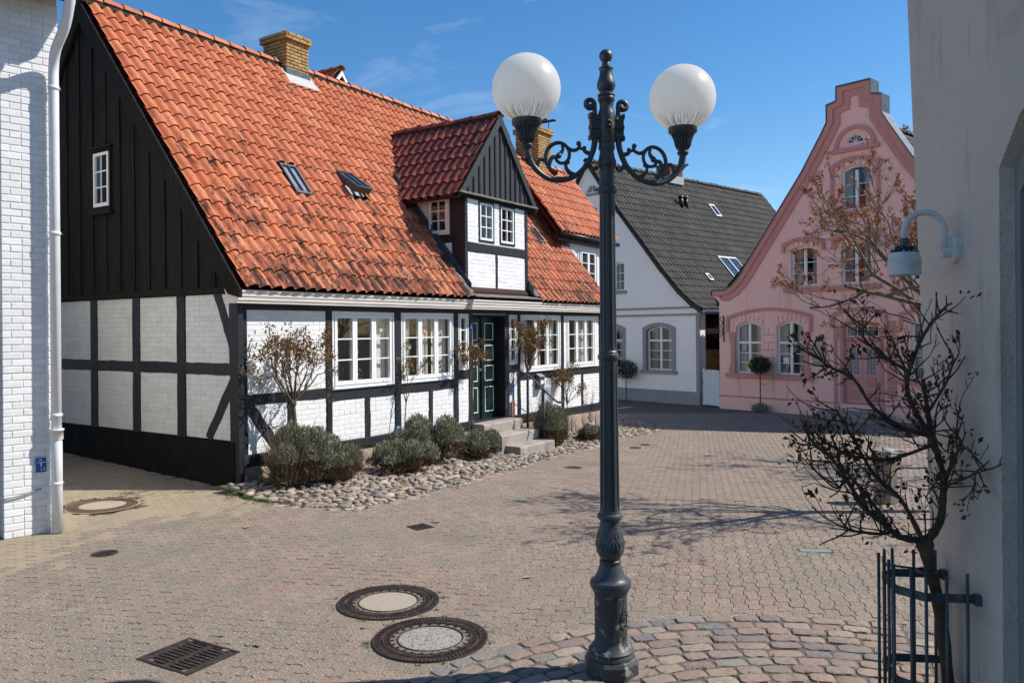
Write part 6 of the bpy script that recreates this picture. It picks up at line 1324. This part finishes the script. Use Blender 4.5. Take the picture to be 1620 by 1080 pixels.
def flute(r0, r1, z0, z1):
    nf = 10; per = 12; V = []; rows = 14
    def mod(a, z):
        f = min((z-z0)/.07, (z1-z)/.07); k = max(0, min(1, f))**.5; ph = (a*nf/(2*math.pi)) % 1; g = 1 if .28 < ph < .72 else 0
        return 1-.11*k*g
    zz = [z0, z0+.025, z0+.04, z0+.055, z0+.07]+list(np.linspace(z0+.12, z1-.12, 8))+[z1-.07, z1-.055, z1-.04, z1-.025, z1]
    m = MB(); m.lathe([(r0+(r1-r0)*(z-z0)/(z1-z0), z) for z in zz], 120, mod=mod); return smooth_by_angle(m.build('shaft', 'iron_paint', sl), 25)
flute(.064, .0565, 1.035, 2.005); 
m = MB(); m.lathe([(.055, 2.0), (.066, 2.012), (.070, 2.03), (.066, 2.045), (.060, 2.05), (.060, 2.06), (.054, 2.068)], 36); smooth_by_angle(m.build('ring', 'iron_paint', sl), 35)
flute(.054, .0495, 2.066, 3.08)
m = MB(); m.lathe([(.050, 3.07), (.062, 3.085), (.065, 3.10), (.062, 3.118), (.052, 3.125), (.048, 3.135), (.048, 3.24), (.052, 3.25), (.060, 3.262), (.061, 3.285), (.054, 3.30), (.050, 3.32), (.046, 3.34), (.046, 3.355), (.053, 3.365), (.053, 3.385), (.049, 3.40)], 40); smooth_by_angle(m.build('neck', 'iron_paint', sl), 35)
m = MB(); m.lathe([(.047, 3.395), (.055, 3.41), (.055, 3.59), (.052, 3.60)], 40); smooth_by_angle(m.build('collar', 'iron_paint', sl), 35)
m = MB(); m.lathe([(.054, 3.59), (.050, 3.605), (.043, 3.63), (.046, 3.665), (.054, 3.675), (.055, 3.69), (.050, 3.70), (.056, 3.705), (.055, 3.715), (.040, 3.722), (.040, 3.732), (.050, 3.745), (.060, 3.765), (.058, 3.79), (.048, 3.82), (.041, 3.85), (.042, 3.872), (.047, 3.88), (.046, 3.887), (.027, 3.892), (.026, 3.915), (.022, 3.925)], 36); smooth_by_angle(m.build('finial_vase', 'iron_paint', sl), 35)
MB().sphere((0, 0, 3.963), .0435, 24).build('finial_ball', 'iron_paint', sl, True)
for sgn in (-1, 1):                                    # clamping plates and rosette
    m = MB(); x0, x1 = sorted((sgn*.045, sgn*.112)); m.box(x0, -.018, 3.43, x1, .018, 3.58); m.box(x0, -.030, 3.49, x1, .030, 3.515)
    for z in (3.42, 3.56): m.box(*sorted((sgn*.10, sgn*.118))[:1], -.024, z, sorted((sgn*.10, sgn*.118))[1], .024, z+.03)
    m.build('clamp', 'iron_paint', sl)
    for z in (3.445, 3.555): m = MB(); m.sphere((sgn*.062, -.022, z), .0105, 10); m.build('bolt', 'steel_galv', sl, True)
m = MB()
for k in range(14):
    a = 2*math.pi*k/14; m.sphere((.004+.018*math.cos(a), -.058, 3.503+.031*math.sin(a)), .0095, 6)
m.sphere((.004, -.064, 3.503), .010, 8); ros = m.build('rosette', 'iron_paint', sl, True); ros.rotation_euler = (0, 0, R(-8))
# scroll arms traced as real bars in the lamp's own plane
def sc(px, pz): return ((975+px/9-966)*.00426, (518.2-(180+pz/9))*.004167+2.21)
def arm(sgn):
    a_ = None
    def P(pts, y=0): return [(sgn*sc(*p)[0], y, sc(*p)[1]) for p in pts]
    m = MB(); main = spline(P([(85, 330), (88, 430), (105, 540), (140, 650), (200, 770), (300, 885), (420, 965), (560, 1005), (700, 1000), (830, 940), (940, 840), (1000, 740), (1030, 650), (1040, 560)]), 5)
    k = len(main); m.tube(main, [.021-.004*math.sin(math.pi*i/(k-1))+(.003 if i > k-10 else 0) for i in range(k)], 10)
    cap = spline(P([(85, 200), (88, -20), (95, -60)]), 4); m.tube(cap, .016, 8); a_ = m.build('arm', 'iron_paint', sl, True)
    def sub(name, pts, r0, r1, n=8, ball=0):
        q = spline(P(pts), 5); kk = len(q); mm = MB(); mm.tube(q, [1.3*(r0+(r1-r0)*i/(kk-1)) for i in range(kk)], n)
        if ball: mm.sphere(tuple(q[-1]), ball, 10)
        return mm.build(name, 'iron_paint', a_, True)
    sub('scroll', [(640, 930), (700, 880), (760, 790), (780, 700), (760, 610), (710, 540), (640, 500), (570, 495), (500, 530), (455, 600), (455, 690), (500, 755), (570, 770), (625, 740), (640, 690), (600, 670)], .011, .008, 8, .020)
    sub('scroll_tail', [(470, 560), (420, 585), (370, 585), (325, 560), (305, 520), (318, 490)], .010, .008, 8, .017)
    sub('scroll_tail', [(150, 625), (200, 610), (235, 590), (240, 550)], .012, .009, 8, .015)
    sub('scroll_tail', [(240, 570), (280, 560), (310, 545)], .008, .008)
    sub('leaf', [(380, 930), (440, 900), (490, 850), (500, 790), (470, 755)], .013, .007, 6, .013)
    sub('leaf', [(790, 770), (815, 735), (855, 730), (880, 770), (905, 830), (935, 860)], .009, .009, 6)
    sub('leaf', [(600, 660), (560, 620), (540, 570), (560, 530)], .012, .006, 6)
    sub('leaf', [(650, 690), (690, 700), (720, 750), (730, 820), (680, 880), (640, 910)], .010, .013, 6, .014)
    sub('leaf', [(960, 830), (1030, 780), (1070, 740), (1105, 720)], .010, .006, 6, .009)
    sub('leaf', [(175, 740), (150, 800), (115, 840), (80, 830), (68, 815)], .010, .008, 6, .014)
    sub('leaf', [(640, 1000), (560, 985), (500, 975)], .016, .006, 6)
    m = MB()
    for k_ in range(12): t = k_/11; p = main[int(len(main)*(.48+.38*t))]; m.sphere((p[0], p[1], p[2]+.013), .0075+.003*math.sin(k_*2.1), 6)
    m.build('leaf_edge', 'iron_paint', a_, True, 'stuff')
    # top curl
    cu_ = P([(90, -60)])[0]; q = []
    for t in np.linspace(0, 1, 22):
        an = math.pi*1.0-t*math.pi*1.75; rr_ = .032*(1-.42*t); q.append((cu_[0]+sgn*(.030-rr_*-math.cos(an)*1.0), 0, cu_[2]+.0+rr_*math.sin(an)))
    mm = MB(); mm.tube(q, [.014+.008*t for t in np.linspace(0, 1, 22)], 8); mm.sphere(q[-1], .02, 10); mm.build('curl', 'iron_paint', a_, True)
    # cup and globe
    cx_ = sgn*.53; cup_mod = lambda a, z: 1+(.05*math.cos(a*16) if 3.40 < z < 3.475 else 0)
    m = MB(); m.lathe([(.016, 3.315), (.022, 3.34), (.036, 3.355), (.038, 3.366), (.030, 3.376), (.034, 3.382), (.044, 3.405), (.050, 3.44), (.058, 3.465), (.070, 3.482), (.088, 3.492), (.094, 3.500), (.094, 3.528), (.088, 3.532)], 64, (cx_, 0), mod=None)
    me = m; smooth_by_angle(m.build('cup', 'iron_paint', sl), 40)
    m = MB()
    for k_ in range(18):
        a = 2*math.pi*k_/18; m.tube([(cx_+r_*math.cos(a), r_*math.sin(a), z) for r_, z in ((.036, 3.386), (.047, 3.41), (.053, 3.44), (.062, 3.466), (.074, 3.482))], [.003, .006, .007, .007, .003], 5)
    m.build('cup_ribs', 'iron_paint', sl, True, 'stuff')
    g = MB(); nn_ = 40; th0 = R(156); g.lathe([(.0005 if i == 0 else .216*math.sin(th0*i/nn_), .216*math.cos(th0*i/nn_)) for i in range(nn_+1)], 64, cap=False); o = g.build('globe', 'globe_opal', sl, True); o.location = (cx_, 0, 3.722)
    MB().lathe([(.0893, 3.533), (.0895, 3.537)], 40, (cx_, 0), False).build('moss_ring', 'moss', sl)
arm(-1); arm(1)
# inspection door with an oval crest, facing right of the camera
dr_ = empty('d', (0, 0, 0)); bpy.data.objects.remove(dr_)
a0 = R(-58); m = MB(); A_ = []; B_ = []
for k in range(9): a = a0+R(-30+60*k/8); A_.append((.1065*math.cos(a), .1065*math.sin(a), .235)); B_.append((.1065*math.cos(a), .1065*math.sin(a), .50))
m.strip(A_, B_); ra = [(x*.97, y*.97, z) for x, y, z in A_]; rb_ = [(x*.97, y*.97, z) for x, y, z in B_]; m.strip(ra, A_); m.strip(B_, rb_); m.add([A_[0], B_[0], rb_[0], ra[0]], [(0, 1, 2, 3)]); m.add([A_[-1], ra[-1], rb_[-1], B_[-1]], [(0, 1, 2, 3)]); idoor = m.build('inspection_door', 'iron_worn', sl)
def cyl(u, z, r=.1085): a = a0+u/.105; return (r*math.cos(a), r*math.sin(a), z)
m = MB(); m.tube([cyl(.027*math.cos(t), .365+.06*math.sin(t)) for t in np.linspace(0, 2*math.pi, 30)], .004, 6, False)
for (u, z) in ((0, .44), (-.01, .432), (.01, .432)): m.sphere(cyl(u, z), .006, 6)
for z in (.33, .40): m.tube([cyl(-.016, z), cyl(-.005, z+.008), cyl(.006, z), cyl(.016, z+.006)], .0035, 5)
m.tube([cyl(.012*math.cos(t), .365+.016*math.sin(t)) for t in np.linspace(.6, 5.6, 14)], .004, 5); m.tube([cyl(.0, .365), cyl(.012, .365)], .0035, 5); m.build('crest', 'iron_worn', idoor, True)
m = MB(); [m.sphere(cyl(0, z, .108), .006, 6) for z in (.25, .485)]; m.build('door_screws', 'iron_worn', idoor)
# ------------------------------------------------------------------ plants
def grow(out, tips, p, d, L_, r, depth, rr, spread=.55, up=.15, n=4, kids=(2, 3), shrink=.66, wig=.18, minr=.0022, rs=.62):
    """one branch as a bent tapering bar; children leave along its outer half"""
    p = np.array(p, float); d = np.array(d, float)/np.linalg.norm(d); pts = [p.copy()]; q = d.copy()
    for i in range(n):
        q = q+rr.normal(0, wig, 3); q[2] += up*.35; q /= np.linalg.norm(q); p = p+q*L_/n; pts.append(p.copy())
    r1 = max(minr, r*rs); out.append((pts, np.linspace(r, r1, n+1), depth))
    if depth == 0: tips.append((pts[-1], q)); tips.append((pts[-2], q)); return
    for k in range(int(rr.integers(kids[0], kids[1]+1))):
        i = int(rr.integers(max(1, n//2), n+1)); ax = rr.normal(0, 1, 3); e = q+ax*spread; e[2] += up; e /= np.linalg.norm(e)
        grow(out, tips, pts[i], e, L_*shrink*rr.uniform(.75, 1.2), max(minr, r1*rr.uniform(.6, .85)), depth-1, rr, spread, up, n, kids, shrink, wig, minr, rs)
def tubes(name, mt, parent, polys, nside=5, thin=4):
    m = MB()
    for pts, rad, dp in polys: m.tube(pts, list(rad), nside if dp > 0 else thin, False)
    return m.build(name, mt, parent, True)
def leaves_at(name, mt, parent, tips, per, jit, sz, rr, up=.3, asp=.5, kind=None):
    P = []; D_ = []
    for (p, d) in tips:
        for k in range(per): P.append(np.array(p)+rr.normal(0, jit, 3)); D_.append(np.array(d)+np.array([0, 0, up])+rr.normal(0, .6, 3))
    return leaf_mesh(name, mt, parent, np.array(P), np.array(D_), sz, rr, asp, kind)
def rose(x, y, knot, dirs, L_, label, seed, depth=3, r=.022, leaf=5, sz=.045, lmat='rose_leaf', spread=.5, up=.2, r0=.03, cane=None):
    w = HT.w(x, y, 0); zb = zs(w[0], w[1]) if -2.4 < y else float(gz(w[0], w[1])); e = empty('rose_tree', (w[0], w[1], zb-.02), HT.rz); tag(e, label, 'rose'); rr = np.random.default_rng(seed); kz = knot[2]-zb
    st = spline([(0, 0, 0), (knot[0]*.3+rr.normal(0, .02), knot[1]*.3, kz*.35), (knot[0]*.6+rr.normal(0, .02), knot[1]*.7, kz*.7), (knot[0], knot[1], kz)], 4)
    m = MB(); m.tube(st, list(np.linspace(r0*1.1, r0*.85, len(st))), 8); m.sphere((knot[0], knot[1], kz), r0*1.5, 8); m.build('trunk', 'bark_rose', e, True)
    out = []; tips = []
    for d in dirs: grow(out, tips, (knot[0], knot[1], kz), d, L_*rr.uniform(.8, 1.15), r, depth, rr, spread, up, 4, (2, 3), .68, .14)
    tubes('branches', 'bark_rose', e, out); leaves_at('leaves', lmat, e, tips, leaf, .035, sz, rr); return e
rose(.66, -.42, (0, 0, 1.18), [(-.75, 0, .55), (-.45, .1, .9), (-.1, -.05, 1), (.35, 0, .95), (.75, .05, .6), (.1, .15, .8), (-.6, -.1, .35), (.55, -.1, .85), (-.85, .1, .8), (.9, -.05, .9), (.0, -.2, .9)], .58, 'large bare-stemmed rose tree with reddish young leaves against white corner panel', 21, 3, .016, 7, .048, r0=.036)
rose(3.30, -.25, (.06, .05, .95), [(.1, .05, 1), (.45, .1, .9), (-.15, 0, 1)], .5, 'thin climbing rose between the two left triple windows', 22, 2, .009, 8, .05, r0=.010)
rose(5.12, -.2, (.06, -.05, 1.37), [(-.5, 0, .8), (.35, -.05, .7), (.5, 0, .45), (-.6, .05, 1), (.2, 0, .8), (.6, -.1, .7)], .33, 'small standard rose left of the green door', 23, 2, .010, 14, .05, r0=.012)
rose(7.25, -.2, (-.03, -.05, 1.30), [(-.5, 0, .9), (-.2, 0, 1), (.2, -.1, 1), (.6, 0, .9), (.9, 0, .7), (.1, .1, 1.1), (.9, -.05, .3), (-.6, -.05, .4), (.4, -.1, .6)], .52, 'tall bushy climbing rose right of the green door', 24, 3, .012, 9, .048, r0=.03)
rose(8.80, -.3, (.02, 0, .50), [(-.3, 0, 1), (.1, 0, 1), (.5, 0, .8), (.3, -.1, 1), (-.1, .1, 1.2), (-.5, 0, .7), (.8, 0, .6)], .42, 'small red-leaved rose tree in front of the far triple window', 25, 3, .010, 9, .042, r0=.014)
rose(10.75, -.28, (0, 0, .45), [(-.2, 0, 1), (.2, 0, 1), (.1, .1, 1)], .25, 'little rose at the far end of the half-timbered house', 26, 2, .007, 5, .04, r0=.009)

def lavender(x, y, rx, ry, h, label, seed, n=3800, base=.42, green=.3):
    w = HT.w(x, y, 0); zb = zs(w[0], w[1]); e = empty('lavender_bush', (w[0], w[1], zb-.02), HT.rz); tag(e, label, 'shrub', 'lavender bushes along the house front'); rr = np.random.default_rng(seed)
    nl = 8; lobes = [(rr.uniform(-.8, .8)*rx, rr.uniform(-.75, .75)*ry, rr.uniform(.30, .66)*h, rr.uniform(.26, .46)) for _ in range(nl)]
    def pts(m, inner=.0):
        k = rr.integers(0, nl, m); L_ = np.array(lobes)[k]; d = rr.normal(size=(m, 3)); d[:, 2] = np.abs(d[:, 2])*.9-.25; d /= np.linalg.norm(d, axis=1)[:, None]; s = rr.uniform(inner, 1, m)**.5
        P = np.stack([L_[:, 0]+d[:, 0]*rx*L_[:, 3]*s, L_[:, 1]+d[:, 1]*ry*L_[:, 3]*s, np.maximum(.02, L_[:, 2]+d[:, 2]*h*.42*s)], 1); return P, d
    n = int(n*1.5); P, d = pts(n, .45); D_ = d*.6+np.array([0, 0, .9]); lo = P[:, 2] < h*base
    leaf_mesh('foliage', 'lavender_grey', e, P[~lo], D_[~lo], .058, rr, .2)
    P, d = pts(int(n*green*1.6), .75); ok_ = P[:, 2] > h*.5; leaf_mesh('green_tips', 'lavender_green', e, P[ok_], d[ok_]*.5+np.array([0, 0, 1]), .055, rr, .24)
    out = []
    for k in range(int(n*.13)):
        a = rr.uniform(0, 6.28); q = rr.uniform(0, .5)**.8; b = np.array([math.cos(a)*rx*q*.7, math.sin(a)*ry*q*.7, 0]); t = np.array([math.cos(a)*rx*(q+rr.uniform(.2, .5)), math.sin(a)*ry*(q+rr.uniform(.2, .5)), h*rr.uniform(.2, .75)])
        out.append(([b, (b+t)/2+np.array([0, 0, .04]), t], [.004, .003, .0018], 0))
    for k in range(90):
        a = rr.uniform(0, 6.28); q = rr.uniform(.2, .9); b = np.array([math.cos(a)*rx*q*.7, math.sin(a)*ry*q*.7, h*.35]); t = np.array([math.cos(a)*rx*(q+.2), math.sin(a)*ry*(q+.2), h*rr.uniform(.75, 1.14)]); out.append(([b, (b+t)/2+rr.normal(0, .02, 3), t], [.003, .0022, .0016], 0))
    tubes('twigs', 'lavender_twig', e, out, 3, 3)
    P, d = pts(int(n*.5), .3); P[:, 2] *= .5; leaf_mesh('dry_stalks', 'lavender_twig', e, P, d*.8+np.array([0, 0, .8]), .08, rr, .1); return e
lavender(.42, -.62, .46, .40, .85, 'tall grey lavender bush at the near house corner', 31, 5200)
lavender(1.12, -.80, .52, .40, .60, 'wide low lavender bush right of the corner bush', 32, 4600)
lavender(2.45, -.95, .55, .40, .50, 'low greyish lavender bush below the first triple window', 33, 4200, green=.15)
lavender(3.45, -.62, .58, .42, .78, 'largest green-topped lavender bush below second triple window', 34, 5600)
lavender(4.75, -.72, .42, .34, .48, 'small lavender bush just left of the stone steps', 35, 3400)
lavender(7.55, -.62, .62, .45, .95, 'big leafy lavender bush right of stone steps behind hand rail', 36, 5600, green=.6)
lavender(9.30, -.62, .50, .30, .35, 'flat lavender bush under the far stone foundation', 37, 2400, green=.1)

# standard bay trees in front of the two far houses
def bay(fr, x, y, zc, r, label, foot):
    w = fr.w(x, y, 0); zb = float(gz(w[0], w[1])); e = empty('bay_tree', (w[0], w[1], zb-.01)); tag(e, label, 'bay tree'); rr = np.random.default_rng(int(x*100)+500)
    m = MB(); m.tube(spline([(0, 0, 0), (.01, 0, (zc-zb)*.5), (0, 0, zc-zb)], 4), .018, 6); m.build('trunk', 'bark_dark', e, True); m = MB(); m.tube([(0, 0, (zc-zb)*.62), (.18, 0, (zc-zb)*.6)], .008, 5); m.build('stake', 'bark_dark', e)
    out = []; tips = []
    for k in range(12): grow(out, tips, (0, 0, zc-zb-r*.7), (rr.normal(), rr.normal(), 1.1), r*.62, .008, 2, rr, .6, .1, 3)
    tubes('branches', 'bark_dark', e, out); leafball('crown', 'bay_leaf', e, (0, 0, zc-zb), r, 1500, .065, 9, .2, .85)
    if foot: leafball('foot_plants', 'lavender_grey', e, (0, 0, .12), .24, 500, .08, 10, .8, .6)
bay(PK, 1.66, -.35, 1.03, .31, 'small clipped bay tree with low plants at its foot before pink house', True); bay(GH, -2.95, -.35, .70, .40, 'round clipped bay tree in front of grey gable house', False)

# budding trees behind the plastered building
def tree(x, y, label, seed, hgt, rad, lean=(0, 0)):
    e = empty('budding_tree', (x, y, float(gz(x, y))-.05)); tag(e, label, 'tree', 'budding trees beside the square'); rr = np.random.default_rng(seed)
    st = spline([(0, 0, 0), (.03, .02, hgt*.2), (-.02, .0, hgt*.38), (0, 0, hgt*.46)], 4); m = MB(); m.tube(st, list(np.linspace(.13, .09, len(st))), 10); m.build('trunk', 'bark_tree', e, True)
    out = []; tips = []
    for k in range(9):
        a = k*.698+rr.normal(0, .15); grow(out, tips, (0, 0, hgt*rr.uniform(.36, .46)), (math.cos(a)*1.0+lean[0], math.sin(a)*1.0+lean[1], rr.uniform(.15, 1.1)), rad*.60, .036, 4, rr, .50, .13, 5, (2, 4), .63, .15, .0032, .62)
    tubes('branches', 'bark_tree', e, out, 6, 4); P = []; D_ = []
    for (p, d) in tips:
        if rr.random() < .8:
            for k in range(10): P.append(p+rr.normal(0, .016, 3)); D_.append(d+rr.normal(0, .9, 3))
    leaf_mesh('buds', 'bud', e, np.array(P), np.array(D_), .034, rr, .6, None, .3)
tree(5.62, 10.2, 'spring tree with orange-red buds whose twigs cross the pink gable', 41, 5.9, 2.4, (-.3, 0)); tree(8.4, 14.6, 'second budding tree farther back casting the rear branch shadow', 42, 5.4, 2.2, (-.15, 0))
# low stone bollard between the trees
e = empty('stone_bollard', (5.02, 10.75, float(gz(5.02, 10.75)))); tag(e, 'squat stone bollard behind the bare rose', 'bollard'); m = MB(); m.lathe([(.16, -.05), (.15, .55), (.14, .62)], 8); m.build('shaft', 'field_stone', e); m = MB(); m.lathe([(.17, .62), (.18, .65), (.16, .72), (.05, .75)], 8); m.build('cap', 'stone_step', e)

# bare rose in the tree guard
LIMBS = [
 [(2.25, 4.13, -.05), (2.25, 4.13, 0.28), (2.22, 4.13, 0.61), (2.19, 4.13, 0.81), (2.15, 4.13, 0.97), (2.13, 4.13, 1.07)],
 [(2.13, 4.13, 1.07), (2.20, 4.13, 1.15), (2.25, 4.13, 1.30), (2.24, 4.13, 1.45), (2.19, 4.13, 1.59), (2.16, 4.13, 1.76), (2.13, 4.13, 1.92)],
 [(2.24, 4.13, 1.40), (2.23, 4.02, 1.53), (2.21, 3.95, 1.63), (2.17, 3.95, 1.69)],
 [(2.19, 4.13, 1.59), (2.07, 4.09, 1.80), (2.02, 4.05, 1.96), (2.07, 4.05, 2.10), (2.15, 4.05, 2.22), (2.22, 4.05, 2.31)],
 [(2.10, 4.13, 1.09), (1.96, 4.07, 1.15), (1.85, 4.01, 1.22), (1.76, 4.01, 1.30), (1.68, 4.01, 1.39), (1.59, 4.01, 1.51), (1.52, 4.01, 1.60)],
 [(1.99, 4.13, 1.14), (1.85, 4.03, 1.13), (1.68, 3.93, 1.20), (1.63, 3.93, 1.21)],
 [(2.16, 4.13, 1.63), (1.98, 4.10, 1.70), (1.84, 4.08, 1.80), (1.73, 4.08, 1.93), (1.62, 4.08, 2.01), (1.56, 4.08, 2.05)],
 [(2.19, 4.13, 1.59), (1.95, 4.18, 1.51), (1.77, 4.23, 1.52), (1.67, 4.23, 1.58), (1.57, 4.23, 1.57)],
 [(2.06, 4.13, 1.96), (1.92, 4.10, 2.07), (1.81, 4.08, 2.14), (1.80, 4.08, 2.20)],
 [(2.16, 4.13, 1.76), (2.21, 4.05, 1.92), (2.21, 3.99, 2.04)],
 [(2.22, 4.13, 1.36), (2.19, 3.87, 1.48), (2.19, 3.70, 1.53)],
 [(2.13, 4.13, 1.07), (2.05, 4.19, 1.29), (1.92, 4.25, 1.41), (1.82, 4.25, 1.58), (1.73, 4.25, 1.75)],
 [(1.93, 4.13, 1.19), (1.77, 4.16, 1.40), (1.67, 4.18, 1.39), (1.57, 4.18, 1.46)]]
e = empty('rose_tree', (2.25, 4.13, -.05)); tag(e, 'gnarled nearly leafless dark rose tree inside the steel tree guard', 'rose'); rr = np.random.default_rng(77); O0 = np.array([2.25, 4.13, -.05])
m = MB(); q = spline([tuple(np.array(p)-O0) for p in LIMBS[0]], 4); m.tube(q, [.030+.003*math.sin(i*1.9) for i in range(len(q)-3)]+[.034, .042, .04], 10); m.sphere(tuple(np.array(LIMBS[0][-1])-O0), .046, 10); m.build('trunk', 'bark_dark', e, True)
out = []; tips = []
R0 = [0, .024, .011, .015, .017, .010, .012, .011, .010, .009, .008, .013, .010]
for i, l in enumerate(LIMBS[1:], 1):
    pts = spline([tuple(np.array(p)-O0+rr.normal(0, .012, 3)) if 0 < q_ < len(l)-1 else tuple(np.array(p)-O0) for q_, p in enumerate(l)], 5); k = len(pts); out.append((pts, [max(.0045, (R0[i]+(R0[i]*.42-R0[i])*q_/(k-1))*rr.uniform(.86, 1.16)) for q_ in range(k)], 2))
    for j in range(1, k):
        t = np.array(pts[min(j+1, k-1)]-pts[j-1]); t /= np.linalg.norm(t)+1e-9
        for rep in range(2):
            if rr.random() < .62: grow(out, tips, tuple(pts[j]), t*.6+rr.normal(0, .6, 3)+np.array([-.25, 0, .25]), rr.uniform(.06, .20), .0048, 1 if rep else 2, rr, .5, .12, 4, (1, 2), .62, .09, .0020)
    tips.append((np.array(pts[-1]), np.array([0, 0, 1.])))
wallx = lambda P: (P[1]+O0[1]-4.5)*.1394+2.36-O0[0]
tips = [t for t in tips if t[0][0] < wallx(t[0])-.02]; ok_ = lambda p: p[0] < wallx(p)-.006 and p[2]+O0[2] < 2.36 and p[0]+O0[0] > 1.43 and p[2]+O0[2] > .4*(2.0-(p[0]+O0[0]))+.98
out = [o_ for o_ in out if o_[2] > 1 or all(ok_(p) for p in map(np.array, o_[0]))]; tips = [t for t in tips if ok_(t[0])]
tubes('branches', 'bark_dark', e, out, 7, 5); sel = [t for t in tips if rr.random() < .22]; leaves_at('leaves', 'rose_leaf_dark', e, sel, 4, .016, .034, rr, .2, .55)
